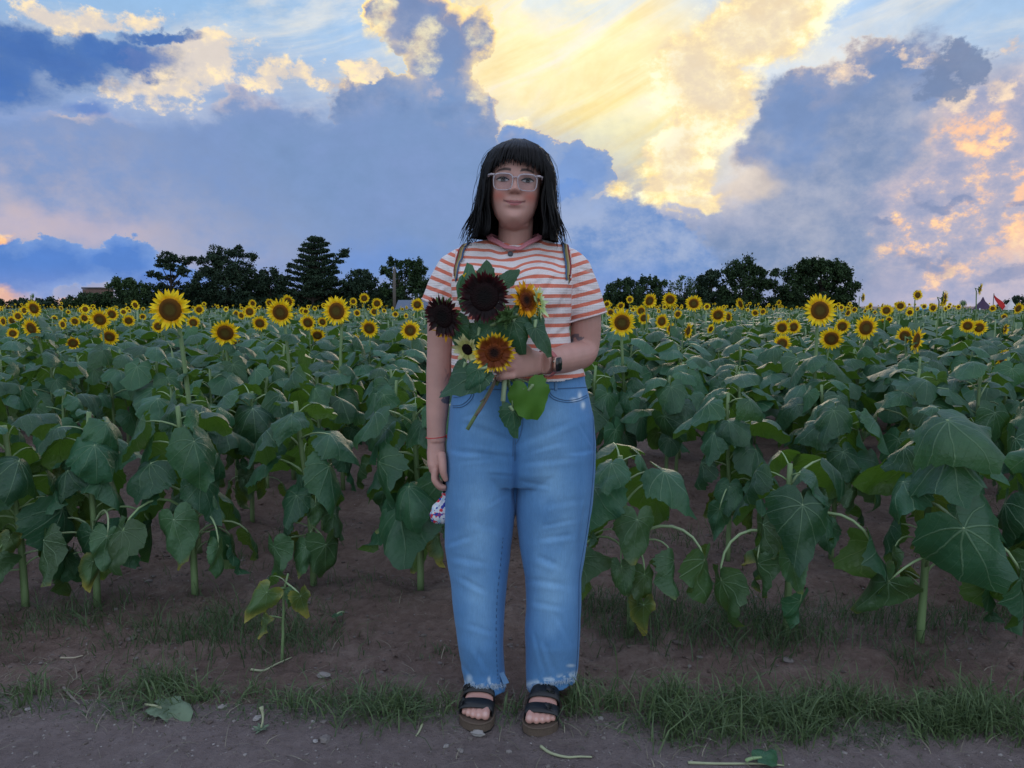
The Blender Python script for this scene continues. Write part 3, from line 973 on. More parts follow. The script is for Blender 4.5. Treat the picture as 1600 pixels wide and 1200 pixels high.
def leaf_geo(rng, L=0.24, phi0=0.5, phi1=1.4, pet=0.14, pet_up=0.9, na=44, nr=6, wide=1.0, fold=0.7, curl=1.0, npet=6, drop=0.0):
    """Leaf with its stalk: starts at the origin, grows along +Y. Returns verts, faces, material index, uv, tint."""
    V, F, MI, UV = [], [], [], []
    # stalk
    e1 = Vector((0, math.cos(pet_up) * pet * 0.5, math.sin(pet_up) * pet * 0.6))
    e = Vector((rng.uniform(-0.02, 0.02), math.cos(pet_up) * pet + pet * 0.45, math.sin(pet_up) * pet * (0.75 if phi0 < 1 else 0.45) - drop))
    if drop: e1 = Vector((0, pet * 0.35, pet * 0.75))
    e2 = e + Vector((0, -0.35 * pet * math.cos(phi0 * 0.5), 0.35 * pet * math.sin(phi0 * 0.5))) + (Vector((0, 0.10 * pet, 0.45 * pet)) if drop else Vector())
    pts = bez((0, 0, 0), e1, e2, e, npet)
    k = 5 if na > 20 else 3
    v, f = tube(pts, list(np.linspace(0.0058, 0.0036, npet)), k)
    V += v; F += f; MI += [1] * len(f); UV += [(0.5, 0.5)] * len(v)
    base = len(V)
    s = [rng.uniform(0, 6.28) for _ in range(6)]
    tw = rng.uniform(-0.5, 0.5)
    skew = rng.uniform(-0.35, 0.35); edge_ = rng.uniform(0.0, 1.8)
    irr = [rng.uniform(-1, 1) for _ in range(40)]
    # precompute the curve of the midrib
    def mid(y):
        n = 8
        p = Vector((0, 0)); step = y / n
        for i in range(n):
            t = (i + 0.5) / n * y / L
            ph = phi0 + (phi1 - phi0) * max(-0.3, min(1.1, t))
            p += Vector((math.cos(ph), -math.sin(ph))) * step
        ph = phi0 + (phi1 - phi0) * max(-0.3, min(1.1, y / L))
        return p, ph
    def place(x, y):
        r = math.hypot(x, y) / L
        a = math.atan2(x, y)
        p, ph = mid(y)
        up = Vector((0, math.sin(ph), math.cos(ph)))
        q = abs(x) / L
        # the blade sags either side of the midrib and ripples between the veins
        h = -fold * q ** 1.5 * L * 0.75 - skew * x
        u_, v_ = x / L, y / L
        h += curl * L * 1.5 * (0.055 * r * math.sin(6.1 * u_ + 3.2 * v_ + s[0]) + 0.040 * r * math.sin(-7.3 * u_ + 8.5 * v_ + s[1]) + 0.030 * r * math.sin(13 * u_ - 9 * v_ + s[3]))
        h += curl * L * 0.20 * max(0, r - 0.36) * math.sin(a * 6.5 + s[4])
        h -= L * 0.55 * max(0, abs(x) / L - 0.26) ** 1.3 * edge_
        h += L * 0.05 * math.sin(y / L * 8 + s[2]) * q
        xx = x * (1 - 0.22 * fold * q)
        return Vector((xx + tw * y * 0.25, p.x, p.y)) + up * h
    V.append(e.copy()); UV.append((0.0, 0.0))
    for i in range(1, nr + 1):
        t = i / nr
        for j in range(na):
            a = -math.pi + 2 * math.pi * (j + 0.5) / na
            R = heart(a, wide)
            R *= 1 + 0.05 * math.sin(a * 3 + s[5]) + 0.03 * math.sin(a * 7 + s[4])
            if i == nr: R *= 1.0 + (0.03 if j % 2 else -0.03) * (1 + irr[j % 40]) + 0.02 * irr[(j * 7) % 40]
            rr = R * t * L
            x, y = math.sin(a) * rr, math.cos(a) * rr
            V.append(e + place(x, y)); UV.append((x / L, y / L))
    for j in range(na - 1):
        F.append((base, base + 2 + j, base + 1 + j)); MI.append(0)
    for i in range(1, nr):
        for j in range(na - 1):
            a = base + 1 + (i - 1) * na + j
            F.append((a, a + 1, a + 1 + na, a + na)); MI.append(0)
    return V, F, MI, UV


def leaf_mesh(rng, mat, **kw):
    V, F, MI, UV = leaf_geo(rng, **kw)
    return mesh('leaf', V, F, [mat, M['petiole']], MI, True, uv=UV)


RL = random.Random(11)
# broad leaves held out and sagging at the tip; hanging ones; young ones near the top
LEAF_HI = {
    'spread': [leaf_mesh(RL, M['leaf'], L=0.25, phi0=RL.uniform(0.1, 0.7), phi1=RL.uniform(1.2, 2.1), pet=RL.uniform(0.12, 0.17), pet_up=RL.uniform(0.6, 1.0), wide=RL.uniform(1.0, 1.2), fold=RL.uniform(0.4, 1.3)) for _ in range(12)],
    'hang': [leaf_mesh(RL, M['leaf'], L=0.25, phi0=RL.uniform(0.9, 1.25), phi1=RL.uniform(1.5, 1.8), pet=RL.uniform(0.12, 0.18), pet_up=RL.uniform(0.4, 0.9), wide=RL.uniform(0.85, 1.12), fold=RL.uniform(0.35, 1.4)) for _ in range(12)],
    'old': [leaf_mesh(RL, M['leaf_old'], L=0.21, phi0=RL.uniform(1.3, 1.5), phi1=RL.uniform(1.6, 1.75), pet=RL.uniform(0.13, 0.18), pet_up=RL.uniform(0.1, 0.5), wide=RL.uniform(0.75, 1.0), fold=RL.uniform(0.6, 1.5), curl=1.4) for _ in range(8)],
    'arch': [leaf_mesh(RL, M['leaf_old'] if k % 3 else M['leaf'], L=RL.uniform(0.15, 0.20), phi0=1.45, phi1=RL.uniform(1.5, 1.75), pet=RL.uniform(0.13, 0.19), pet_up=0.5, wide=RL.uniform(0.7, 1.0), fold=RL.uniform(0.5, 1.8), curl=1.8, npet=9, drop=RL.uniform(0.02, 0.07)) for k in range(9)],
    'yellow': [leaf_mesh(RL, M['leaf_yellow'], L=0.15, phi0=1.45, phi1=1.75, pet=0.10, pet_up=0.2, wide=0.8, fold=1.2, curl=2.2) for _ in range(3)],
    'young': [leaf_mesh(RL, M['leaf'], L=0.15, phi0=RL.uniform(-0.5, 0.2), phi1=RL.uniform(0.4, 1.0), pet=0.06, pet_up=1.0, wide=0.9, fold=0.6) for _ in range(5)],
}
LEAF_MID = {
    'spread': [leaf_mesh(RL, M['leaf'], L=0.25, phi0=RL.uniform(0.1, 0.5), phi1=RL.uniform(1.0, 1.7), pet=0.14, pet_up=0.8, na=18, nr=3, fold=RL.uniform(0.4, 0.9), npet=4) for _ in range(6)],
    'hang': [leaf_mesh(RL, M['leaf'], L=0.25, phi0=1.05, phi1=1.6, pet=0.14, pet_up=0.6, na=18, nr=3, fold=RL.uniform(0.4, 0.8), npet=4) for _ in range(4)],
}


# ------------------------------------------------------------------ sunflower heads
def petal_geo(L, W, lift, seg=4, tipc=0.0, seed=0):
    """Petal pointing along +Y from the origin, lifting towards +Z at its tip."""
    v, tint = [], []
    prof = [0.45, 1.0, 0.92, 0.6, 0.03] if seg == 4 else [0.5, 1.0, 0.03]
    n = len(prof) - 1
    r = random.Random(seed)
    tw = r.uniform(-0.4, 0.4)
    for i, w in enumerate(prof):
        t = i / n
        y = L * t; z = lift * L * t * (1 - 0.6 * t) + tipc * L * t * t
        dz = tw * W * 0.4 * t
        v += [(-W * w / 2, y, z - dz), (0, y, z - W * 0.12 * w), (W * w / 2, y, z + dz)]
        tint += [t] * 3
    f = []
    for i in range(n):
        a = i * 3
        f += [(a, a + 1, a + 4, a + 3), (a + 1, a + 2, a + 5, a + 4)]
    return v, f, tint


def ring_of_petals(rng, R, L, W, count, layers=2, seg=4, droop=0.0):
    """Placement matrices of every petal on a head facing +Z."""
    out = []
    for l in range(layers):
        for i in range(count):
            a = 2 * math.pi * (i + 0.5 * l) / count + rng.uniform(-0.07, 0.07)
            tilt = rng.uniform(-0.12, 0.30) + 0.10 * l - droop
            s = rng.uniform(0.82, 1.12)
            m_ = Matrix.Rotation(-a, 4, 'Z') @ Matrix.Translation((0, R * 0.94, -0.002 - 0.002 * l)) @ Matrix.Rotation(tilt, 4, 'X') @ Matrix.Rotation(rng.uniform(-0.35, 0.35), 4, 'Y') @ Matrix.Scale(s, 4)
            out.append(m_)
    return out


def disc_geo(R, n=24, dome=0.16):
    v, f, t = [(0, 0, R * dome * 0.75)], [], [0.0]
    rings = [(0.3, 0.8), (0.6, 1.0), (0.85, 0.8), (1.0, 0.25), (1.02, -0.3)]
    for (r, h) in rings:
        for k in range(n):
            a = 2 * math.pi * k / n
            v.append((math.cos(a) * R * r, math.sin(a) * R * r, R * dome * h)); t.append(min(r, 1.0))
    for k in range(n): f.append((0, 1 + k, 1 + (k + 1) % n))
    for i in range(len(rings) - 1):
        for k in range(n):
            a, b = 1 + i * n + k, 1 + i * n + (k + 1) % n
            f.append((a, a + n, b + n, b))
    return v, f, t


def calyx_geo(rng, R, n=14, stub=0.06):
    """Green cup behind the disc with its bracts and the bent neck of the stem."""
    g = Geo()
    v, f = tube([(0, 0, -R * 0.02), (0, 0, -R * 0.28), (0, 0, -R * 0.5), (0, 0, -R * 0.62)], [R * 1.0, R * 0.92, R * 0.5, R * 0.16], 14)
    g.add(v, f)
    for i in range(n):
        a = 2 * math.pi * i / n
        pv, pf, _ = petal_geo(R * 0.85, R * 0.42, -0.25, seg=2, seed=i)
        m_ = Matrix.Rotation(a, 4, 'Z') @ Matrix.Translation((0, R * 0.88, -R * 0.16)) @ Matrix.Rotation(rng.uniform(-0.4, 0.1), 4, 'X')
        g.add([m_ @ Vector(q) for q in pv], pf)
    return g


def joined_petals(rng, R, L, W, count, layers, seg, name, mat, droop=0.0, drop=0.0):
    g = Geo()
    for k, m_ in enumerate(ring_of_petals(rng, R, L, W, count, layers, droop=droop)):
        if rng.random() < drop: continue
        v, f, t = petal_geo(L, W, 0.10, seg=seg, tipc=rng.uniform(-0.3, 0.25), seed=k)
        g.add([m_ @ Vector(q) for q in v], f, 0, t)
    return g.build(name, mat)


RH = random.Random(5)
# unit head: disc radius 0.5, outer radius about 1.0 (scaled when placed)
DISC_ME = mesh('disc', *disc_geo(0.52)[:2], [M['disc']], None, True, attrs={'tint': disc_geo(0.52)[2]})
CALYX_ME = calyx_geo(RH, 0.54).build('flower_head', M['sepal'])
PETALS_ME = [joined_petals(RH, 0.50, 0.50, 0.17, 19, 2, 4, 'petals', M['petal'], droop=RH.uniform(-0.1, 0.15)) for _ in range(5)]
PETALS_LOW = [joined_petals(RH, 0.50, 0.50, 0.20, 15, 2, 2, 'petals', M['petal'], droop=RH.uniform(-0.1, 0.15)) for _ in range(4)]
PETALS_WORN = joined_petals(RH, 0.50, 0.42, 0.18, 15, 2, 4, 'petals', M['petal'], droop=-0.5, drop=0.35)
PETAL_ONE = []
for _k in range(4):
    _v, _f, _t = petal_geo(0.50, 0.17, 0.10, tipc=RH.uniform(-0.3, 0.25), seed=_k)
    PETAL_ONE.append(mesh('petal', _v, _f, [M['petal']], None, True, attrs={'tint': _t}))


def face_matrix(loc, az, tilt, size, roll=0.0):
    """Head facing azimuth az (0 = towards the camera, along -Y) and bent down by tilt."""
    n = Vector((math.sin(az) * math.cos(tilt), -math.cos(az) * math.cos(tilt), -math.sin(tilt)))
    q = n.to_track_quat('Z', 'Y')
    return Matrix.Translation(loc) @ q.to_matrix().to_4x4() @ Matrix.Rotation(roll, 4, 'Z') @ Matrix.Scale(size, 4)


def add_head(plant, loc, az, tilt, radius, rng, detail, worn=False, bud=False):
    """flower_head (the green cup) > disc and petals."""
    h = link('flower_head', CALYX_ME, plant)
    h.matrix_local = face_matrix(loc, az, tilt, radius, rng.random() * 6)
    if bud:
        h.scale *= 0.9
        return h
    link('disc', DISC_ME, h)
    if detail:
        for k, m_ in enumerate(ring_of_petals(rng, 0.50, 0.50, 0.17, 18, 2, droop=rng.uniform(-0.1, 0.12))):
            p = link('petal', PETAL_ONE[k % 4], h)
            p.matrix_local = m_
    else:
        me = PETALS_WORN if worn else rng.choice(PETALS_ME if radius > 0.06 and not plant.get('far_') else PETALS_LOW)
        link('petals', me, h)['kind'] = 'stuff'
    return h


def stem_points(rng, height, lean, bow=0.02):
    n = 8
    pts = []
    for i in range(n + 1):
        t = i / n
        pts.append(Vector((lean[0] * t * t + bow * math.sin(t * 5 + rng.random()) * t * 0.5, lean[1] * t * t, height * t - 0.03 * (1 - t))))
    return pts


def along(pts, z):
    for a, b in zip(pts, pts[1:]):
        if a.z <= z <= b.z:
            return a.lerp(b, (z - a.z) / max(b.z - a.z, 1e-6))
    return pts[-1].copy()


LEAF_COUNT = [0]


def make_plant(x, y, height, rng, level, head=None, top=None, leaves=None, cut=True, special=(), first_leaf=0.12, thick=0.013, maxleaf=9):
    """One sunflower. level 0: every leaf an object; level 1: mid detail leaf objects; level 2: leaves joined.
    head: (dx, dy, z, radius, az, tilt, worn/bud)"""
    z0 = float(ground_z(x, y))
    plant = empty('sunflower_plant', (x, y, z0))
    if head:
        tgt = Vector((head[0], head[1], head[2]))
        hz = tgt.z
        back = Vector((-math.sin(head[4]), math.cos(head[4]), 0)) * head[3] * 0.60
        neck = tgt + back + Vector((0, 0, 0.02 * head[3] / 0.1))
        pts = [Vector((0, 0, -0.03))]
        n = 8
        for i in range(1, n + 1):
            t = i / n
            pts.append(Vector((neck.x * t ** 1.5 + 0.012 * math.sin(4 * t + x * 9), neck.y * t ** 1.5, (hz - head[3] * 0.28) * t)))
        pts.append(neck + back * 0.25 + Vector((0, 0, head[3] * 0.02)))
        pts.append(tgt + back * 0.6)
        rad = [thick * (1 - 0.45 * i / (len(pts) - 1)) for i in range(len(pts))]
        canopy = height
    else:
        pts = stem_points(rng, height, (rng.uniform(-0.05, 0.05), rng.uniform(-0.05, 0.05)))
        rad = [thick * (1 - 0.40 * i / 8) for i in range(9)]
        canopy = height
    g = Geo(); g.tube(pts, rad, 7 if level < 2 else 4)
    link('stem', g.build('stem', M['stem']), plant)
    n = leaves or int(11 + canopy * 8)
    a0 = rng.uniform(0, 6.28)
    LV = LEAF_HI if level == 0 else LEAF_MID
    specs = []
    for i in range(n):
        t = (i + rng.random() * 0.5) / n
        z = first_leaf + (canopy - first_leaf) * (0.12 + 0.88 * t ** 0.8)
        a = a0 + i * 2.40 + rng.uniform(-0.3, 0.3)
        if t < 0.22: kind = rng.choice(['hang', 'old', 'old']) if rng.random() > 0.12 else 'yellow'
        elif t < 0.55: kind = rng.choice(['hang', 'hang', 'spread'])
        elif t < 0.93 or head: kind = rng.choice(['spread', 'spread', 'hang'])
        else: kind = 'young'
        sc = (0.50 + 0.42 * math.sin(math.pi * min(t + 0.12, 1.0) * 0.9)) * rng.uniform(0.70, 1.16)
        specs.append((z, a, sc, kind))
    if head and hz > canopy + 0.1:
        # a few small leaves up the bare neck
        for k in range(rng.randint(1, 3)):
            specs.append((canopy + (hz - canopy) * rng.uniform(0.1, 0.75), rng.uniform(0, 6.28), rng.uniform(0.35, 0.6), 'young'))
    for s_ in special: specs.append(s_)
    if level == 0 and height > 0.5 and not head:
        for k in range(rng.randint(4, 6)):
            specs.append((rng.uniform(0.16, 0.40), rng.uniform(0, 6.28), rng.uniform(0.55, 1.0), 'arch' if rng.random() > 0.1 else 'yellow'))
    if level < 2:
        for (z, a, sc, kind) in specs:
            if kind not in LV: kind = 'hang' if kind in ('old', 'yellow') else 'spread'
            o = link('leaf', rng.choice(LV[kind]), plant)
            p = along(pts, z)
            o.location = p
            o.rotation_euler = (rng.gauss(0, 0.20), rng.gauss(0, 0.28), a)
            sc = min(sc, maxleaf) if kind not in ('yellow',) else sc
            o.scale = (sc * rng.uniform(0.88, 1.08), sc, sc)
            LEAF_COUNT[0] += 1
    if head:
        add_head(plant, tgt, head[4], head[5], head[3], rng, head[7] if len(head) > 7 else False, worn=head[6] == 'worn', bud=head[6] == 'bud')
    return plant, specs, pts


# joined foliage for plants further in, shared between them
def foliage_mesh(seed, canopy, n, na=10, nr=2):
    rng = random.Random(seed)
    V, F, MI, UV = [], [], [], []
    a0 = rng.uniform(0, 6.28)
    for i in range(n):
        t = (i + rng.random() * 0.5) / n
        z = 0.2 + (canopy - 0.2) * t ** 0.8
        sp = rng.random() < 0.3 + 0.6 * t
        v, f, mi, uv = leaf_geo(rng, L=0.25, phi0=rng.uniform(0.1, 0.5) if sp else 1.05, phi1=rng.uniform(1.0, 1.7), pet=0.13, pet_up=0.8, na=na, nr=nr, npet=3, fold=rng.uniform(0.4, 0.9))
        m_ = Matrix.Translation((0, 0, z)) @ Matrix.Rotation(a0 + i * 2.4 + rng.uniform(-0.3, 0.3), 4, 'Z') @ Matrix.Scale((0.7 + 0.4 * math.sin(math.pi * t)) * rng.uniform(0.85, 1.15), 4)
        b = len(V)
        V += [m_ @ q for q in v]; F += [tuple(k + b for k in q) for q in f]; MI += mi; UV += uv
    return mesh('foliage', V, F, [M['leaf'], M['petiole']], MI, True, uv=UV)


FOLIAGE = [foliage_mesh(40 + k, 0.95 + 0.04 * (k % 4), 15) for k in range(8)]
STEM_SHARED = []
for _k in range(4):
    _g = Geo(); _g.tube(stem_points(RH, 1.0, (0.03, 0.02)), [0.011 * (1 - 0.04 * i) for i in range(9)], 4)
    STEM_SHARED.append(_g.build('stem', M['stem']))

# ------------------------------------------------------------------ the sunflower field
# (x px, y px, diameter px, turn, droop, look) of every flower head that can be told apart
HEADS = [
 (53, 482, 30), (52, 463, 12, 2.6, 0.1, 'bud'), (49, 513, 34), (28, 494, 18), (19, 501, 17), (20, 521, 20, 0.4), (5, 502, 18), (38, 485, 16), (87, 504, 12),
 (98, 507, 17), (117, 502, 17), (132, 497, 18), (137, 507, 17), (156, 499, 35), (175, 491, 24), (176, 509, 15), (171, 526, 31, 0.1, 0.4),
 (114, 536, 27, 0.5, 0.2, 'worn'), (150, 543, 17, 0.2, 0.5, 'bud'), (201, 501, 21), (223, 495, 12, 0.5), (266, 484, 67, 0.0, 0.05), (247, 510, 22, 0.6),
 (302, 504, 23), (311, 484, 17, 0.3), (352, 520, 47, 0.15, 0.35), (351, 550, 25, 1.0, 0.2), (371, 538, 23, 0.7), (390, 487, 22), (395, 474, 14),
 (438, 488, 46), (450, 471, 23), (421, 473, 14), (394, 475, 14), (377, 493, 14), (369, 490, 13), (406, 505, 27), (450, 512, 13), (481, 504, 29),
 (476, 488, 13), (496, 524, 27, 0.1, 0.5), (504, 503, 19), (526, 486, 50), (552, 471, 13), (569, 466, 18), (589, 474, 19, 0.3), (585, 487, 16), (558, 489, 13),
 (577, 513, 33), (554, 532, 23, 0.9, 0.3), (641, 516, 33), (660, 531, 26, -0.7, 0.2), (652, 476, 22), (618, 491, 11), (445, 532, 12, 0.8), (430, 545, 11, 1.2),
 (972, 504, 46, -0.25), (954, 488, 15), (970, 478, 14, 0.3), (984, 468, 13), (1015, 470, 27), (1002, 486, 20), (1006, 497, 21), (1034, 502, 27),
 (1047, 468, 26), (1059, 491, 16), (1084, 474, 28), (1048, 514, 21, 0.6), (1075, 517, 28, 0.9), (1122, 492, 29), (1138, 495, 20, -1.1), (1157, 475, 21, -1.3), (1180, 489, 13),
 (1217, 473, 10), (1232, 505, 17, 0.4), (1281, 485, 54, 0.0, -0.05), (1299, 529, 40, -0.4, 0.3), (1316, 510, 27, -0.2), (1240, 511, 26), (1222, 512, 27), (1222, 537, 31),
 (1353, 512, 42, 0.1, 0.1), (1372, 543, 18, 0.9, 0.3, 'worn'), (1385, 485, 21, -0.3), (1379, 507, 22, -0.6), (1349, 465, 16, 0.9), (1414, 525, 31, -0.8), (1432, 532, 44, 0.7, 0.1),
 (1434, 461, 18), (1407, 478, 18), (1476, 467, 28, 0.8, 0.1), (1458, 481, 16), (1532, 452, 20, 0.9), (1505, 474, 14, 2.4, 0.0, 'bud'), (1512, 509, 25, -0.4), (1530, 512, 27, -0.1), (1570, 514, 23, 0.6, 0.1, 'worn'),
 (1552, 524, 16, -0.9), (1566, 559, 31, 0.5, 0.2), (1591, 482, 20, 0.2), (1551, 482, 12), (1569, 495, 11), (1325, 489, 14, 0.4), (1335, 484, 11), (1446, 545, 13, 0.6, 0.3, 'bud'), (1192, 487, 12), (1168, 517, 14, 2.0, 0.2, 'bud'),
]

REGIONS = [(0, 120, "the orange cloud"), (120, 236, "the low green bushes"), (236, 306, "the open crowned pine"),
           (306, 418, "the dark bushy tree"), (418, 548, "the layered conifer"), (548, 740, "the utility pole"), (740, 1060, "the low trees beside the woman"),
           (1060, 1205, "the dark spreading oak"), (1205, 1347, "the big round tree"), (1347, 1484, "the treeless gap"), (1484, 1700, "the red pennant")]
ORD = ['first', 'second', 'third', 'fourth', 'fifth', 'sixth', 'seventh', 'eighth', 'ninth', 'tenth', 'eleventh', 'twelfth', 'thirteenth', 'fourteenth', 'fifteenth', 'sixteenth', 'seventeenth', 'eighteenth', 'nineteenth', 'twentieth']


def ordinal(i):
    return ORD[i] if i < 20 else 'twenty ' + ORD[i - 20] if i < 29 else 'thirty ' + ORD[(i - 30) % 20] if i > 29 else 'thirtieth'


SPECIAL = {
 (266, 484): 'tallest large sunflower with a broad brown disc, its stalk bare below the open crowned pine',
 (352, 520): 'large nodding sunflower with two small heads hanging close below it',
 (438, 488): 'large round sunflower facing out just left of the layered conifer',
 (526, 486): 'large sunflower under the right side of the layered conifer',
 (972, 504): 'large sunflower touching the striped sleeve at the bent elbow side',
 (1281, 485): 'tall large sunflower on a thick stalk in front of the big round tree',
 (1299, 529): 'half folded yellow sunflower hanging right below the tall one by the round tree',
 (1353, 512): 'large nodding sunflower with a torn petal rim just right of the round tree',
 (1432, 532): 'large sunflower turned sideways overlapping another one behind it',
 (1532, 452): 'highest sunflower of the right side, standing against open sky on a dark stalk',
 (1566, 559): 'lowest hanging sunflower near the right edge, below a ragged ring of petals',
 (1570, 514): 'ragged ring of petals on a spent head near the right edge',
 (114, 536): 'eaten sunflower with a broken ring of petals among the leaves',
 (52, 463): 'closed dark bud seen from behind above a sunflower at the left edge',
 (1505, 474): 'closed sunflower head seen from behind left of the red pennant',
}


def build_field():
    rng = random.Random(99)
    placed = []
    # --- front row, plant by plant
    E = -math.pi / 2
    front = [
        (40, 948, 0.74, (), 0.05, 17, 'leafy headless sunflower plant at the left edge of the front row'),
        (152, 940, 0.80, ((0.30, 2.6, 0.9, 'old'),), 0.06, 17, 'headless front row plant, second from the left edge, with a yellowing low leaf'),
        (305, 932, 0.80, ((0.30, 2.6, 1.15, 'arch'), (0.30, -2.2, 0.9, 'arch')), 0.10, 16, 'headless front row plant third from the left edge with a heart shaped leaf hanging low'),
        (490, 915, 0.80, ((0.22, 2.5, 0.8, 'old'), (0.26, -2.6, 0.95, 'old')), 0.14, 14, 'headless front row plant nearest the small yellowing plant'),
        (657, 925, 0.80, ((0.2, -1.4, 0.8, 'old'), (0.36, 2.9, 1.1, 'hang')), 0.20, 18, 'headless plant directly beside the hanging arm and patterned pouch'),
        (985, 988, 0.68, ((0.34, -2.0, 1.25, 'arch'), (0.30, 1.9, 0.9, 'arch'), (0.3, 3.4, 0.8, 'arch')), 0.36, 8, 'headless plant beside the jeans with one big leaf hanging low on its right'),
        (1228, 995, 0.63, ((0.33, 1.75, 1.15, 'arch'), (0.33, -1.85, 1.30, 'arch'), (0.30, 2.8, 0.8, 'arch')), 0.34, 9, 'headless plant with a square cut stalk and two arching low leaf stalks'),
        (1437, 1005, 0.74, ((0.33, -2.05, 1.35, 'arch'), (0.27, 2.2, 1.0, 'arch'), (0.50, 3.1, 1.12, 'hang'), (0.72, 3.3, 1.0, 'spread')), 0.32, 11, 'headless plant with the largest heart shaped leaf facing the path'),
        (1625, 1000, 0.74, ((0.33, 1.9, 1.1, 'old'),), 0.2, 17, 'headless front row plant cut off by the right edge'),
        (-120, 950, 0.75, (), 0.15, 11, None),
    ]
    for (px, py, h, sp, fl, n, lab) in front:
        g = G(px, py)
        pl, _, _ = make_plant(g.x, g.y, h, rng, 0, special=sp, first_leaf=fl, leaves=n, thick=0.0155)
        props(pl, lab or 'headless sunflower plant of the front row beyond the left edge', 'sunflower', 'front row of cut sunflower plants')
        placed.append((g.x, g.y))
    g = G(440, 1028)
    pl, _, _ = make_plant(g.x, g.y, 0.30, rng, 0, special=((0.25, 2.9, 0.8, 'yellow'), (0.27, 3.8, 0.7, 'yellow'), (0.15, 2.2, 0.5, 'yellow'), (0.24, -2.4, 0.42, 'old'), (0.27, 1.6, 0.30, 'hang')), leaves=1, thick=0.006, maxleaf=0.3)
    props(pl, 'small stunted plant with yellow leaves standing alone in front of the row', 'sunflower')
    placed.append((g.x, g.y))

    # --- plants whose heads show
    todo = []
    for h in HEADS:
        px, py, dia = h[:3]
        turn = h[3] if len(h) > 3 else rng.gauss(0, 0.22)
        tilt = h[4] if len(h) > 4 else rng.uniform(0.0, 0.30)
        look = h[5] if len(h) > 5 else ''
        R = 0.100 if dia > 40 else rng.uniform(0.082, 0.098) if dia > 24 else rng.uniform(0.078, 0.092)
        if look == 'bud': R = 0.06
        d = F_PX * 2 * R / dia
        todo.append([px, py, dia, turn, tilt, look, R, d])
    groups = {}
    heads = []
    for t in todo:
        px, py, dia, turn, tilt, look, R, d = t
        p = P(px, py, d)
        bx, by = p.x + rng.uniform(-0.05, 0.05), p.y + 0.05 + rng.uniform(0, 0.08)
        level = 0 if d < 4.2 else 1 if d < 6.0 else 2
        z0 = float(ground_z(bx, by))
        canopy = min(p.z - 0.18, rng.uniform(0.78, 0.92))
        canopy = max(canopy, 0.45)
        hd = (p.x - bx, p.y - by, p.z - z0, R, turn, tilt, look, dia > 40)
        pl, specs, pts = make_plant(bx, by, canopy, rng, level, head=hd, thick=0.015 if dia > 40 else 0.012, first_leaf=0.2)
        if level == 2:
            f = link('foliage', rng.choice(FOLIAGE), pl)
            f['kind'] = 'stuff'
            s = canopy / 0.98
            f.scale = (1, 1, s); f.rotation_euler = (0, 0, rng.uniform(0, 6.28))
        placed.append((bx, by))
        heads.append((pl, px, py, dia, look))
    byreg = {}
    for (pl, px, py, dia, look) in heads:
        for (a, b, nm) in REGIONS:
            if a <= px < b: break
        cls = 'closed or spent' if look else 'large' if dia > 40 else 'medium sized' if dia > 22 else 'small'
        if (px, py) in SPECIAL:
            props(pl, SPECIAL[(px, py)], 'sunflower', 'sunflowers in bloom above the leaves')
        else:
            byreg.setdefault((nm, cls), []).append((px, pl))
    for (nm, cls), lst in byreg.items():
        lst.sort(key=lambda q: q[0])
        for i, (px, pl) in enumerate(lst):
            lab = f'{ordinal(i)} from left of the {cls} sunflowers below {nm}' if len(lst) > 1 else f'the one {cls} sunflower below {nm}'
            props(pl, lab, 'sunflower', 'sunflowers in bloom above the leaves')

    # --- the rest of the rows: plants with nothing but leaves
    count = len(placed)
    row = 1
    while count < 300:
        s = 2.99 + 0.8 * row
        half = s * 0.70 + 0.45
        x = -half + rng.uniform(0, 0.3)
        rowplants = []
        while x < half:
            y = s + ROW_SLOPE * x + rng.uniform(-0.07, 0.07)
            if abs(x) < 0.70 * y + 0.25 and min((x - a) ** 2 + (y - b) ** 2 for a, b in placed) > 0.20 ** 2 and rng.random() > 0.06:
                if count >= 300: break
                h = rng.uniform(0.74, 0.90) - (0.04 if row < 2 else 0)
                if row <= 1:
                    pl, _, _ = make_plant(x, y, h, rng, 0, first_leaf=0.22, leaves=rng.randint(10, 14))
                elif row <= 3:
                    pl, _, _ = make_plant(x, y, h, rng, 1, first_leaf=0.25, leaves=rng.randint(12, 15))
                else:
                    z0 = float(ground_z(x, y))
                    pl = empty('sunflower_plant', (x, y, z0), rng.uniform(0, 6.28))
                    f = link('foliage', rng.choice(FOLIAGE), pl); f['kind'] = 'stuff'
                    f.scale = (1.0, 1.0, h / 0.96)
                    st = link('stem', rng.choice(STEM_SHARED), pl); st.scale = (1, 1, h)
                rowplants.append((x, pl)); count += 1
                placed.append((x, y))
            x += rng.uniform(0.34, 0.48)
        rowplants.sort(key=lambda q: q[0])
        for i, (x, pl) in enumerate(rowplants):
            if row <= 6:
                props(pl, f'{ordinal(i)} headless leafy sunflower plant from the left in the {ordinal(row)} row', 'sunflower', 'headless sunflower plants in the nearer rows')
            else:
                props(pl, 'headless sunflower plant lost in the dark green canopy of the middle rows', 'sunflower', 'headless sunflower plants of the middle rows')
        row += 1
    print('FIELD rows', row, 'leaf objects', LEAF_COUNT[0], 'reach', s)
    return s


FIELD_FROM = build_field()


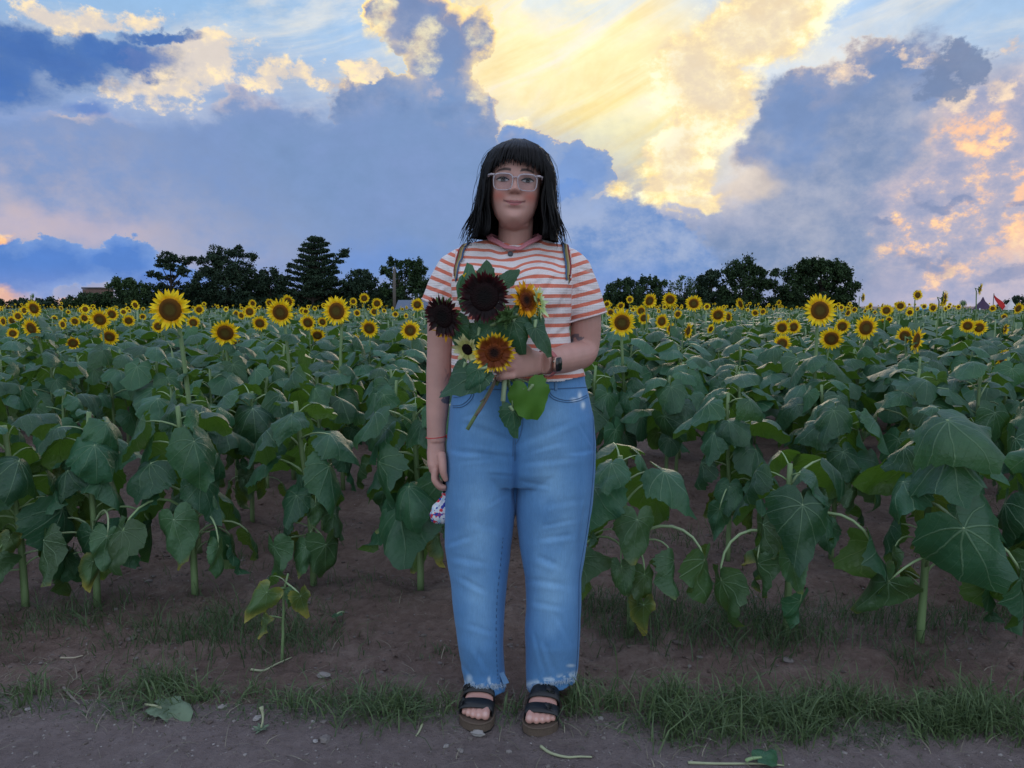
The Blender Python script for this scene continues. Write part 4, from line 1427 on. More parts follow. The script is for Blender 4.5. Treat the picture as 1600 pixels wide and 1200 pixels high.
def build_far_field(s0):
    """Everything beyond the three hundred nearest plants, as one mass."""
    rng = np.random.default_rng(8)
    V, Q, MI, T = [], [], [], []
    b = 0
    pts = []
    for (sa, sb, dr, dx, nl, full) in ((s0, 22, 0.8, 0.40, 13, 2), (22, 40, 0.8, 0.5, 8, 1), (40, 82, 1.3, 0.7, 6, 0)):
        s = sa
        while s < sb:
            half = s * 0.95 + 1.2
            xs = np.arange(-half, half, dx) + rng.uniform(-0.1, 0.1, len(np.arange(-half, half, dx)))
            for x in xs:
                pts.append((x, s + ROW_SLOPE * x * 0.6 + rng.uniform(-0.08, 0.08), nl, full))
            s += dr
    # the same rows going on either side of the picture
    s = 2.99
    while s < s0:
        for x in np.arange(-s * 1.15 - 1.2, s * 1.15 + 1.2, 0.4):
            y = s + ROW_SLOPE * x
            if y > 1.9 and abs(x) > 0.72 * y + 0.45:
                pts.append((x + rng.uniform(-0.1, 0.1), y + rng.uniform(-0.06, 0.06), 16, 2))
        s += 0.8
    # leaves: a folded heart of four triangles
    base = np.array([(0, 0.02, 0), (-0.5, -0.25, -0.10), (-0.42, 0.42, -0.20), (0, 1.0, -0.45), (0.42, 0.42, -0.20), (0.5, -0.25, -0.10)])
    tri = np.array([(0, 2, 1), (0, 3, 2), (0, 4, 3), (0, 5, 4)])
    cl = fbm(np.array([q[0] for q in pts]), np.array([q[1] for q in pts]), 55, 2, 0.35)
    clump = lambda x, y: max(0.0, min(1.6, 0.5 + 2.5 * cur[0]))
    cur = [0.0]
    for ip, (x, y, nl, full) in enumerate(pts):
        cur[0] = cl[ip]
        hh = rng.uniform(0.78, 1.04)
        a0 = rng.random() * 6.28
        for i in range(nl):
            t = (i + rng.random()) / nl
            z = hh * (0.45 + 0.55 * t)
            a = a0 + i * 2.4 + rng.uniform(-0.4, 0.4)
            L = rng.uniform(0.15, 0.24) * (1.15 if full == 0 else 1.0)
            dz = rng.uniform(-1.2, 0.5)
            c, s_ = math.cos(a), math.sin(a)
            q = base * L
            yy = q[:, 1] * math.cos(dz) + 0.13; zz = q[:, 1] * math.sin(dz) + q[:, 2] * 0.8
            vv = np.c_[q[:, 0] * c - yy * s_, q[:, 0] * s_ + yy * c, zz] + (x, y, z)
            V.append(vv); Q.append(tri + b); MI.append(np.zeros(4)); T.append(np.full(6, rng.random())); b += 6
        # stem
        if full >= 1:
            w = 0.009
            vv = np.array([(x - w, y, 0.2), (x + w, y, 0.2), (x + w, y, hh), (x - w, y, hh)])
            V.append(vv); Q.append(np.array([(0, 1, 2), (0, 2, 3)]) + b); MI.append(np.full(2, 1)); T.append(np.zeros(4)); b += 4
        side = 1.0 if x > 2 else 0.8
        if not (0.58 < x / max(y, 1) < 0.665 and y < 42) and rng.random() < (0.10 if y < 24 else 0.09) * side * (0.5 + clump(x, y)):
            hz = hh + rng.uniform(0.04, 0.30) + (0.06 if x > 5 else 0)
            R = rng.uniform(0.070, 0.092)
            az = rng.normal(0, 0.35) if rng.random() > 0.1 else rng.uniform(-2.5, 2.5)
            tl = rng.uniform(-0.05, 0.45)
            mm = np.array(face_matrix(Vector((x, y, hz)), az, tl, R))
            n = 10 if full < 2 else 14
            pv, pq, pm = [], [], []
            # rear petal ring with a ragged edge, then the brown disc in front
            ang = np.arange(n * 2) * math.pi / n
            rr = np.where(np.arange(n * 2) % 2 == 0, 1.0, 0.68) * rng.uniform(0.9, 1.08, n * 2)
            pv = [(0, 0, 0.02)] + [(math.cos(t) * r, math.sin(t) * r, rng.uniform(-0.08, 0.1)) for t, r in zip(ang, rr)]
            pq = [(0, 1 + k, 1 + (k + 1) % (2 * n)) for k in range(2 * n)]
            pm = [2] * len(pq)
            k0 = len(pv)
            pv += [(0, 0, 0.13)] + [(math.cos(t) * 0.50, math.sin(t) * 0.50, 0.06) for t in np.arange(9) * 2 * math.pi / 9]
            pq += [(k0, k0 + 1 + k, k0 + 1 + (k + 1) % 9) for k in range(9)]; pm += [3] * 9
            k0 = len(pv)
            pv += [(0, 0, -0.30)] + [(math.cos(t) * 0.55, math.sin(t) * 0.55, -0.04) for t in np.arange(8) * 2 * math.pi / 8]
            pq += [(k0, k0 + 1 + (k + 1) % 8, k0 + 1 + k) for k in range(8)]; pm += [4] * 8
            pv = np.array(pv)
            wv = pv @ mm[:3, :3].T + mm[:3, 3]
            V.append(wv); Q.append(np.array(pq) + b); MI.append(np.array(pm)); T.append(np.full(len(pv), 0.8)); b += len(pv)
            w = 0.011
            hb = hz - R * 0.3
            vv = np.array([(x - w, y + 0.03, hh - 0.1), (x + w, y + 0.03, hh - 0.1), (x + w, y + 0.05, hb), (x - w, y + 0.05, hb)])
            V.append(vv); Q.append(np.array([(0, 1, 2), (0, 2, 3)]) + b); MI.append(np.full(2, 1)); T.append(np.zeros(4)); b += 4
    mfar = material('far_leaf', lambda B: thin(B, B.mix(attr(B, 'tint'), (0.036, 0.088, 0.042), (0.075, 0.140, 0.060)), (0.10, 0.24, 0.03), 0.2, 0.45, 0.5))
    me = quick_mesh('sunflower_field', np.concatenate(V), np.concatenate(Q), [mfar, M['petiole'], M['petal'], M['disc'], M['sepal']], attrs={'tint': np.concatenate(T)}, midx=np.concatenate(MI))
    o = link('sunflower_field', me)
    props(o, 'distant sunflower field running back to the tree line, dotted with yellow heads', kind='stuff')
    print('FAR tris', len(me.polygons))


build_far_field(FIELD_FROM)

# ------------------------------------------------------------------ trees behind the field
TREE_Y = 84.0
M['crown'] = material('tree_leaves', lambda B: thin(B, B.mix(attr(B, 'tint'), (0.012, 0.026, 0.013), (0.040, 0.075, 0.026)), (0.03, 0.06, 0.01), 0.12, 0.7, 0.2))
M['needle'] = material('pine_needles', lambda B: thin(B, B.mix(attr(B, 'tint'), (0.012, 0.027, 0.016), (0.034, 0.060, 0.032)), (0.01, 0.02, 0.01), 0.06, 0.7, 0.2))
M['light_crown'] = material('pale_tree_leaves', lambda B: thin(B, B.mix(attr(B, 'tint'), (0.030, 0.060, 0.024), (0.070, 0.115, 0.045)), (0.05, 0.1, 0.02), 0.15, 0.7, 0.2))
M['bark'] = material('bark', lambda B: bsdf(B, B.mix(B.noise(B.n('ShaderNodeNewGeometry').outputs['Position'], 6.0, 5), (0.020, 0.016, 0.014), (0.055, 0.045, 0.038)), 0.9, 0.2))


def tree(label, cat, clumps, base, mat='crown', Y=TREE_Y, card=0.26, dens=46, name='tree', trunk=0.22, group='trees along the far edge of the field', aniso=(1, 1, 1), limbs=True, seed=0):
    """clumps: (px, py, r px[, ry px]) of foliage masses at distance Y; base: px of the trunk foot."""
    rng = np.random.default_rng(abs(hash((label, seed))) % 1000 if False else sum(map(ord, label)) + seed)
    k = Y / F_PX
    root_p = P(base, 478, Y); bz = 0.0
    root = empty(name, (root_p.x, Y, bz))
    V, T = [], []
    cs = []
    for c in clumps:
        p = P(c[0], c[1], Y)
        rx = c[2] * k; rz = (c[3] if len(c) > 3 else c[2]) * k
        yo = rng.uniform(-0.5, 0.5) * rx
        cs.append((p.x - root_p.x, yo, p.z, rx, rz))
        # sub clumps over the surface of the mass give an uneven edge
        ns = max(8, int(8 + rx * rz * 12))
        for _ in range(ns):
            d = rng.normal(0, 1, 3); d /= np.linalg.norm(d)
            rr = rng.uniform(0.35, 1.0) ** 0.5
            cc = np.array([p.x - root_p.x + d[0] * rx * rr * 0.86, yo + d[1] * rx * rr * 0.86, p.z + d[2] * rz * rr * 0.86])
            sr = rng.uniform(0.22, 0.55) * min(1.0, 0.35 + 0.35 * min(rx, rz))
            m_ = int(dens * (2.3 if mat == 'needle' else 1.8) * (0.4 + sr))
            q = rng.normal(0, 1, (m_, 3)) * sr * 0.62 * np.array(aniso) + cc
            V.append(q)
            T.append(np.full(m_, rng.random() * 0.75) + rng.random(m_) * 0.25)
    C = np.concatenate(V); T = np.concatenate(T)
    n = len(C)
    u = rng.normal(0, 1, (n, 3)); u /= np.linalg.norm(u, axis=1)[:, None]
    w = rng.normal(0, 1, (n, 3)); w -= (w * u).sum(1)[:, None] * u; w /= np.linalg.norm(w, axis=1)[:, None]
    s = rng.uniform(0.5, 1.15, n)[:, None] * card / 2 * 1.15
    quad = np.stack([C - u * s, C - w * s * 0.62, C + u * s, C + w * s * 0.62], 1).reshape(-1, 3)
    Qd = np.arange(n * 4).reshape(n, 4)
    crown = link('crown', quick_mesh('crown', quad, Qd, M[mat], attrs={'tint': np.repeat(T, 4)}), root)
    crown['kind'] = 'stuff'
    # trunk and limbs
    g = Geo()
    zt = max(c[2] for c in cs)
    top = max(cs, key=lambda c: c[2])
    pts = [Vector((0, 0, -0.3)), Vector((rng.uniform(-.1, .1), 0, zt * 0.3)), Vector((top[0] * 0.5, top[1] * 0.3, zt * 0.65)), Vector((top[0], top[1], zt))]
    pts = catmull(pts, 4)
    g.tube(pts, list(np.linspace(trunk, 0.03, len(pts))), 8)
    if limbs:
        for c in cs:
            e = Vector((c[0], c[1], c[2]))
            zj = max(0.6, min(e.z * 0.6, e.z - abs(e.x) * 0.5 - 0.3))
            st = min(pts, key=lambda q: abs(q.z - zj))
            mid = st.lerp(e, 0.5) + Vector((0, 0, -0.12))
            g.tube(bez(st, mid, mid, e, 6), list(np.linspace(trunk * 0.42, 0.02, 6)), 5)
    link('trunk', g.build('trunk', M['bark']), root)
    props(root, label, cat, group)
    return root


def layered(cx, top, base, half, n, rng, tipx=0):
    """Clumps of a conifer whose boughs stand out in tiers."""
    out = []
    for i in range(n):
        t = i / (n - 1)
        y = top + (base - top) * t
        w = half * (0.16 + 0.84 * t ** 0.7)
        for sgn in (-1, 1):
            ww = w * rng.uniform(0.72, 1.08)
            for f in (0.25, 0.5, 0.75, 0.95):
                out.append((cx + sgn * ww * f + tipx * (1 - t), y - ww * f * 0.28 + 2, 7 * (1.15 - 0.55 * f), 3.2))
        out.append((cx, y, 6, 5))
    return out


def build_trees():
    r = random.Random(3)
    tree('open crowned pine with a rounded tuft of needles on a bare trunk', 'pine tree',
         [(268, 402, 20, 9), (286, 408, 14, 7), (250, 412, 12, 7), (272, 418, 20, 6), (240, 428, 10, 5), (258, 432, 16, 6), (290, 426, 10, 6), (300, 404, 6, 4), (262, 448, 22, 10), (280, 462, 26, 16), (250, 470, 24, 14)], 268, 'needle', card=0.24, dens=40, name='pine_tree', aniso=(1.2, 1, 0.7))
    tree('dark bushy tree, broad with a ragged double top, right of the open pine', 'tree',
         [(345, 398, 20, 16), (372, 395, 14, 12), (392, 402, 9, 6), (330, 412, 20, 14), (352, 425, 36, 20), (380, 425, 24, 18), (325, 440, 26, 20), (360, 455, 45, 22), (395, 450, 18, 20), (315, 470, 26, 14), (400, 478, 30, 16), (345, 480, 40, 12), (302, 452, 14, 12)], 352, 'needle', card=0.24, dens=44, aniso=(1.1, 1, 0.8), seed=1)
    tree('layered conifer with flat boughs standing out from its trunk', 'conifer',
         layered(489, 374, 462, 50, 10, r, 4) + [(536, 398, 8, 5), (540, 392, 5, 4), (528, 408, 8, 5), (516, 420, 12, 6), (500, 452, 30, 18), (478, 460, 30, 16), (490, 478, 34, 12), (492, 440, 22, 16), (486, 420, 16, 12), (520, 440, 12, 10)], 490, 'needle', card=0.22, dens=36, name='conifer', aniso=(1.4, 1, 0.5))
    tree('rounded leafy tree behind the utility pole', 'tree',
         [(614, 408, 10, 8), (635, 414, 22, 12), (655, 416, 14, 10), (605, 425, 12, 9), (632, 436, 32, 18), (656, 438, 18, 16), (640, 460, 36, 18), (604, 455, 16, 14), (668, 455, 12, 18), (625, 476, 34, 10)], 632, 'crown', card=0.26, seed=2)
    tree('low dark tree between the layered conifer and the leafy tree', 'tree',
         [(560, 432, 22, 12), (577, 440, 16, 12), (545, 445, 16, 12), (562, 458, 32, 18), (560, 478, 40, 12), (590, 470, 18, 14)], 562, 'needle', seed=3)
    tree('smooth topped dark trees filling the dip between bushy tree and conifer', 'tree',
         [(420, 430, 18, 10), (410, 442, 20, 14), (440, 442, 16, 14), (425, 462, 34, 18), (450, 470, 20, 14), (425, 482, 40, 10)], 424, 'needle', seed=4)
    tree('small pale green tree standing left of the open pine', 'tree',
         [(194, 439, 16, 8), (208, 444, 14, 8), (180, 446, 12, 7), (200, 456, 28, 12), (225, 455, 16, 12)], 196, 'light_crown', dens=50, trunk=0.12, seed=5)
    tree('long low mound of green bushes sloping down to the left', 'bushes',
         [(150, 470, 28, 12), (180, 468, 30, 14), (212, 468, 30, 16), (238, 462, 20, 20), (120, 477, 20, 8), (165, 484, 50, 8), (225, 484, 40, 10), (135, 464, 14, 6), (100, 482, 18, 6)], 180, 'crown', dens=50, trunk=0.1, name='bushes', limbs=False, seed=6)
    tree('line of low dark bushes under the orange cloud at the left edge', 'bushes',
         [(10, 478, 26, 8), (36, 474, 18, 8), (62, 480, 22, 7), (-10, 474, 20, 10), (85, 484, 20, 5), (104, 478, 10, 5), (74, 474, 5, 4)], 30, 'needle', dens=40, trunk=0.1, name='bushes', limbs=False, seed=7)
    tree('dark hedge running behind the pines at their feet', 'hedge',
         [(x, 474 + (x % 7), 26, 14) for x in range(60, 300, 22)] + [(x, 466 + (x % 11), 26, 22 + (x % 5)) for x in range(290, 620, 20)] + [(x, 484, 24, 9) for x in range(600, 720, 26)], 470, 'needle', Y=TREE_Y + 2, dens=40, trunk=0.1, name='hedge', limbs=False, seed=8)
    # right of the woman
    tree('low flat topped tree just right of the woman', 'tree',
         [(968, 446, 20, 10), (990, 441, 20, 8), (1015, 438, 18, 7), (1030, 444, 14, 9), (960, 462, 24, 16), (1000, 460, 38, 18), (1035, 464, 18, 16), (948, 474, 18, 14), (990, 482, 50, 10)], 992, 'crown', seed=9)
    tree('thin feathery tree with pale see-through foliage', 'tree',
         [(1070, 438, 14, 9), (1056, 446, 12, 10), (1084, 446, 12, 10), (1068, 460, 20, 14), (1068, 476, 24, 12)], 1069, 'light_crown', dens=16, card=0.2, trunk=0.09, seed=10)
    tree('ragged dark tree left against the spreading oak', 'tree',
         [(1100, 436, 14, 10), (1116, 428, 12, 8), (1090, 452, 18, 12), (1112, 450, 20, 16), (1106, 472, 30, 14), (1130, 474, 20, 14)], 1108, 'needle', seed=11)
    tree('dark spreading oak with sky showing through its lower right side', 'tree',
         [(1163, 414, 22, 12), (1145, 424, 18, 12), (1180, 422, 16, 10), (1195, 428, 8, 6), (1160, 438, 34, 16), (1188, 444, 14, 10), (1150, 458, 32, 18), (1178, 466, 16, 14), (1140, 478, 30, 10), (1200, 447, 8, 6)], 1162, 'crown', card=0.27, trunk=0.3, seed=12)
    tree('narrow gappy tree between the oak and the big round tree', 'tree',
         [(1213, 428, 9, 7), (1208, 442, 9, 8), (1217, 454, 8, 8), (1210, 472, 14, 9)], 1212, 'crown', dens=30, trunk=0.1, seed=13)
    tree('big round tree with a dense green dome', 'tree',
         [(1262, 416, 22, 12), (1283, 412, 26, 10), (1305, 418, 20, 12), (1245, 432, 22, 16), (1320, 432, 18, 14), (1283, 436, 44, 24), (1240, 454, 24, 18), (1322, 454, 22, 18), (1283, 466, 54, 22), (1338, 446, 9, 5), (1240, 478, 24, 12), (1325, 482, 24, 10)], 1284, 'crown', dens=56, card=0.27, trunk=0.35, seed=14)
    tree('dark hedge running along the field edge right of the woman', 'hedge',
         [(x, 473 + (x % 9), 24, 18) for x in range(945, 1325, 20)], 1140, 'needle', Y=TREE_Y + 2, dens=40, trunk=0.1, name='hedge', limbs=False, seed=15)
    tree('low wooded rise at the right edge behind the red pennant', 'trees',
         [(1580, 474, 14, 6), (1600, 470, 18, 8), (1560, 482, 16, 5), (1625, 474, 22, 8), (1595, 484, 26, 6)], 1596, 'needle', Y=TREE_Y + 30, dens=34, trunk=0.1, name='wooded_rise', limbs=False, seed=16)
    tree('very low far scrub line under the open sky at the right', 'scrub',
         [(x, 489, 18, 3.5) for x in range(1350, 1560, 24)], 1450, 'needle', Y=TREE_Y + 6, dens=26, trunk=0.06, name='scrub', limbs=False, seed=17)


build_trees()


def box(g, c, s, mi=0, a=0.0, bev=None):
    x, y, z = c; a_, b_, c_ = s[0] / 2, s[1] / 2, s[2] / 2
    v = [(x + i * a_, y + j * b_, z + k * c_) for i in (-1, 1) for j in (-1, 1) for k in (-1, 1)]
    f = [(0, 1, 3, 2), (4, 6, 7, 5), (0, 4, 5, 1), (2, 3, 7, 6), (0, 2, 6, 4), (1, 5, 7, 3)]
    return g.add(v, f, mi, a)


def flat_mat(name, col, rough=0.7, var=0.15, scale=4.0):
    return material(name, lambda B: bsdf(B, B.mix(B.noise(B.n('ShaderNodeTexCoord').outputs['Object'], scale, 4), tuple(c * (1 - var) for c in col), tuple(min(1, c * (1 + var)) for c in col)), rough, 0.3))


M['wood_grey'] = flat_mat('weathered_wood', (0.10, 0.085, 0.075))
M['roof_grey'] = flat_mat('slate_roof', (0.085, 0.11, 0.16), 0.6)
M['white_paint'] = flat_mat('white_siding', (0.55, 0.56, 0.58), 0.6)
M['brick_wall'] = flat_mat('dark_masonry', (0.14, 0.085, 0.07))
M['red_cloth'] = flat_mat('red_cloth', (0.55, 0.03, 0.03))
M['purple_cloth'] = flat_mat('dark_purple_cloth', (0.05, 0.025, 0.06))
M['white_cloth'] = flat_mat('white_cloth', (0.6, 0.56, 0.56))
M['blue_cloth'] = flat_mat('light_blue_plastic', (0.15, 0.45, 0.75))
M['glass_dark'] = material('dark_window', lambda B: bsdf(B, (0.02, 0.025, 0.03), 0.1, 0.6))


def build_background():
    # utility pole
    Y = 74.0
    p = P(616.5, 485, Y)
    root = empty('utility_pole', (p.x, Y, 0))
    h = P(616, 417, Y).z
    g = Geo(); g.tube([(0, 0, -0.3), (0, 0, h * 0.5), (0.02, 0, h)], [0.17, 0.15, 0.12], 10); link('pole', g.build('pole', M['wood_grey']), root)
    g = Geo(); g.tube([(0, -0.14, h - 0.25), (0, -0.14, h - 0.05)], [0.05, 0.05], 8); g.tube([(0, -0.14, h - 0.35), (0, 0, h - 0.35)], [0.025, 0.025], 6)
    link('insulator', g.build('insulator', M['white_paint']), root)
    props(root, 'plain wooden utility pole standing before the leafy tree', 'pole')
    # farm building with a blue grey roof
    Y = 66.0
    a, b = P(617, 485, Y), P(668, 485, Y)
    zt, ze = P(640, 470, Y).z, P(640, 485, Y).z
    cx, w = (a.x + b.x) / 2, b.x - a.x
    root = empty('shed', (cx, Y + 2, 0))
    g = Geo(); box(g, (0, 0, ze / 2), (w * 0.94, 3.4, ze), 0); link('wall', g.build('wall', M['white_paint'], False), root)
    g = Geo()
    hw, hd = w / 2, 2.1
    v = [(-hw, -hd, ze), (hw, -hd, ze), (hw, 0, zt), (-hw, 0, zt), (-hw, hd, ze), (hw, hd, ze)]
    v2 = [(q[0], q[1], q[2] + 0.08) for q in v]
    f = [(0, 1, 2, 3), (3, 2, 5, 4)]
    g.add(v + v2, [(1, 0, 3, 2), (2, 3, 4, 5), (6, 7, 8, 9), (9, 8, 11, 10), (0, 1, 7, 6), (5, 4, 10, 11), (0, 6, 9, 3), (3, 9, 10, 4), (1, 2, 8, 7), (2, 5, 11, 8)])
    link('roof', g.build('roof', M['roof_grey'], False), root)
    for xx in (-0.9, 0.2, 1.1):
        g = Geo(); box(g, (xx, -1.72, ze * 0.72), (0.42, 0.05, 0.34)); wd = link('window', g.build('window', M['glass_dark'], False), root)
    props(root, 'low white shed with a blue grey roof behind the flowers by the utility pole', 'shed')
    # masonry block above the bushes, left
    Y = 96.0
    a, b = P(141, 485, Y), P(167, 449.5, Y)
    root = empty('building', ((a.x + b.x) / 2, Y, 0))
    w = b.x - a.x
    g = Geo(); box(g, (0, 0, b.z / 2 - 0.1), (w, 3.0, b.z - 0.2)); link('wall', g.build('wall', M['brick_wall'], False), root)
    g = Geo(); box(g, (0, 0, b.z - 0.08), (w + 0.16, 3.16, 0.18)); link('roof', g.build('roof', flat_mat('dark_coping', (0.06, 0.05, 0.05)), False), root)
    props(root, 'square dark masonry block rising above the bushes left of the pine', 'building')
    # fair pennants and canopies beyond the field, right
    Y = 40.0
    def cone(px, top, w, bot, mat, name, label, cat):
        p = P(px, top, Y); q = P(px, bot, Y)
        k = Y / F_PX
        root = empty(name, (p.x, Y, 0))
        g = Geo(); r = w * k / 2
        n = 10
        prof = [(1.0, q.z), (0.62, q.z + (p.z - q.z) * 0.30), (0.22, q.z + (p.z - q.z) * 0.66), (0.03, p.z)]
        v = [(math.cos(2 * math.pi * i / n) * r * f, math.sin(2 * math.pi * i / n) * r * f, z) for f, z in prof for i in range(n)]
        f = [(j * n + i, j * n + (i + 1) % n, (j + 1) * n + (i + 1) % n, (j + 1) * n + i) for j in range(3) for i in range(n)]
        g.add(v, f); link('roof', g.build('roof', mat, False), root)
        for sx in (-1, 1):
            for sy in (-1, 1):
                g = Geo(); g.tube([(sx * r * 0.66, sy * r * 0.66, 0), (sx * r * 0.66, sy * r * 0.66, q.z + 0.05)], 0.03, 6); link('leg', g.build('leg', M['white_paint']), root)
        props(root, label, cat)
    cone(1536, 464, 30, 483, M['purple_cloth'], 'tent', 'dark purple peaked tent top beyond the field beside the red pennant', 'tent')
    cone(1580, 466, 24, 484, M['white_cloth'], 'tent', 'whitish peaked tent top right of the red pennant', 'tent')
    p = P(1553, 459, Y)
    root = empty('pennant', (p.x, Y, 0))
    g = Geo(); g.tube([(0, 0, 0), (0.0, 0, p.z + 0.02)], 0.022, 6); link('pole', g.build('pole', M['wood_grey']), root)
    k = Y / F_PX
    n = 7
    v, f = [], []
    for i in range(n + 1):
        t = i / n
        x = t * 20 * k; z = p.z - t * 19 * k; hh = (1 - t * 0.15) * 10 * k * min(1, t * 1.6 + 0.06)
        yo = 0.08 * math.sin(t * 7)
        v += [(x, yo, z), (x - 3 * k * t, yo + 0.02, z - hh)]
    for i in range(n): f.append((2 * i, 2 * i + 1, 2 * i + 3, 2 * i + 2))
    v += [(a_, b_ + 0.012, c_) for a_, b_, c_ in v]
    m0 = 2 * (n + 1)
    f += [tuple(q + m0 for q in reversed(qq)) for qq in f[:n]]
    g = Geo(); g.add(v, f); link('cloth', g.build('cloth', M['red_cloth']), root)
    props(root, 'bright red pennant cloth slanting down above the flowers near the right edge', 'pennant')
    p = P(1445, 484, 30)
    g = Geo(); v, f = tube([(-0.3, 0, 0), (-0.12, 0, 0.05), (0.1, 0, 0.06), (0.3, 0, 0.0)], [0.05, 0.13, 0.14, 0.04], 10, 0.6); g.add(v, f)
    g.tube([(0, 0, -p.z), (0, 0, 0)], 0.02, 6)
    o = link('lawn_flag', g.build('lawn_flag', M['blue_cloth'])); o.location = (p.x, 30, p.z)
    props(o, 'small light blue object showing between heads under the open sky', 'banner')


build_background()

# ------------------------------------------------------------------ the woman
def loft(rings, n=28, expo=2.0):
    """rings: (centre, axis u with length = half size, axis v with length = half size)."""
    v, f = [], []
    for (c, u, w) in rings:
        c, u, w = Vector(c), Vector(u), Vector(w)
        for k in range(n):
            a = 2 * math.pi * k / n
            ca, sa = math.cos(a), math.sin(a)
            r = (abs(ca) ** expo + abs(sa) ** expo) ** (-1 / expo)
            v.append(c + u * (ca * r) + w * (sa * r))
    for i in range(len(rings) - 1):
        for k in range(n):
            a, b = i * n + k, i * n + (k + 1) % n
            f.append((a, b, b + n, a + n))
    f.append(tuple(range(n - 1, -1, -1)))
    f.append(tuple(range((len(rings) - 1) * n, len(rings) * n)))
    return v, f


def hring(y_px, xl, xr, Y, dep, dx=0.0, shrink=0.0):
    """Horizontal ring whose silhouette spans the pixels xl..xr at distance Y, half depth dep."""
    a, b = P(xl, y_px, Y), P(xr, y_px, Y)
    c = (a + b) / 2
    return (c, Vector(((b.x - a.x) / 2 - shrink, 0, 0)), Vector((0, dep - shrink, 0)))


def ball(c, r, n=16):
    c = Vector(c)
    if not hasattr(r, '__len__'): r = (r, r, r)
    bm = bmesh.new()
    bmesh.ops.create_uvsphere(bm, u_segments=n, v_segments=n // 2 + 2, radius=1.0)
    v = [Vector((q.co.x * r[0], q.co.y * r[1], q.co.z * r[2])) + c for q in bm.verts]
    f = [tuple(w.index for w in q.verts) for q in bm.faces]
    bm.free()
    return v, f


def remesh(parts, voxel, smooth=2):
    """Melts closed shapes into one continuous surface; returns vertex array and faces."""
    g = Geo()
    for v, f in parts: g.add(v, f)
    me = bpy.data.meshes.new('tmp')
    me.from_pydata(g.v, [], g.f)
    o = bpy.data.objects.new('tmp', me)
    COL.objects.link(o)
    md = o.modifiers.new('r', 'REMESH')
    md.mode = 'VOXEL'; md.voxel_size = voxel; md.adaptivity = 0.0
    dg = bpy.context.evaluated_depsgraph_get()
    ev = o.evaluated_get(dg)
    m2 = ev.to_mesh()
    V = np.empty(len(m2.vertices) * 3); m2.vertices.foreach_get('co', V); V = V.reshape(-1, 3)
    F = np.empty(len(m2.polygons) * 4, dtype=np.int32)
    lt = np.empty(len(m2.polygons), dtype=np.int32); m2.polygons.foreach_get('loop_total', lt)
    L = np.empty(len(m2.loops), dtype=np.int32); m2.loops.foreach_get('vertex_index', L)
    assert (lt == 4).all()
    F = L.reshape(-1, 4)
    ev.to_mesh_clear()
    bpy.data.objects.remove(o); bpy.data.meshes.remove(me)
    V = laplace(V, F, smooth)
    return V, F


def laplace(V, F, it, lam=0.6):
    E = np.concatenate([F[:, [0, 1]], F[:, [1, 2]], F[:, [2, 3]], F[:, [3, 0]]])
    n = len(V)
    deg = np.bincount(E[:, 0], minlength=n) + np.bincount(E[:, 1], minlength=n)
    deg = np.maximum(deg, 1)
    for _ in range(it):
        S = np.zeros_like(V)
        for k in range(3):
            S[:, k] = np.bincount(E[:, 0], V[E[:, 1], k], n) + np.bincount(E[:, 1], V[E[:, 0], k], n)
        V = V + lam * (S / deg[:, None] - V)
    return V


def vnormals(V, F):
    a = V[F[:, 2]] - V[F[:, 0]]; b = V[F[:, 3]] - V[F[:, 1]]
    N = np.cross(a, b)
    out = np.zeros_like(V)
    for k in range(4):
        for c in range(3):
            out[:, c] += np.bincount(F[:, k], N[:, c], len(V))
    return out / np.maximum(np.linalg.norm(out, axis=1), 1e-12)[:, None]


def proj_arr(V):
    c, s = math.cos(PITCH), math.sin(PITCH)
    y, z = V[:, 1], V[:, 2] - CAM_H
    d = y * c - z * s; u = y * s + z * c
    return 800 + F_PX * V[:, 0] / d, 600 - F_PX * u / d


def strokes(V, F, marks, front=True):
    """Folds of cloth: each mark is (x0, y0, x1, y1, width px, depth m) on the front of the garment."""
    N = vnormals(V, F)
    px, py = proj_arr(V)
    disp = np.zeros(len(V))
    wgt = np.clip(-N[:, 1] * 1.6 + 0.1, 0, 1)
    for (x0, y0, x1, y1, w, dep) in marks:
        dx, dy = x1 - x0, y1 - y0
        L2 = dx * dx + dy * dy + 1e-6
        t = np.clip(((px - x0) * dx + (py - y0) * dy) / L2, 0, 1)
        d = np.hypot(px - x0 - t * dx, py - y0 - t * dy)
        sd = (-(px - x0) * dy + (py - y0) * dx) / math.sqrt(L2)
        w = w * 0.85; dep = dep * (0.62 if len(marks) > 22 else 1.0)
        fade = np.clip(np.minimum(t, 1 - t) * 4 + 0.25, 0, 1)
        disp += dep * fade * (-np.exp(-(d / w) ** 2) + 0.7 * np.exp(-((np.abs(sd - w * 1.7)) / (w * 1.1)) ** 2) * (d < w * 5))
    return V + N * (disp * wgt)[:, None]


def compact(V, F, keep):
    F = F[keep[F].all(1)]
    u, inv = np.unique(F, return_inverse=True)
    return V[u], inv.reshape(F.shape), u


# --- the torso, shared by skin and shirt
YT = 2.21


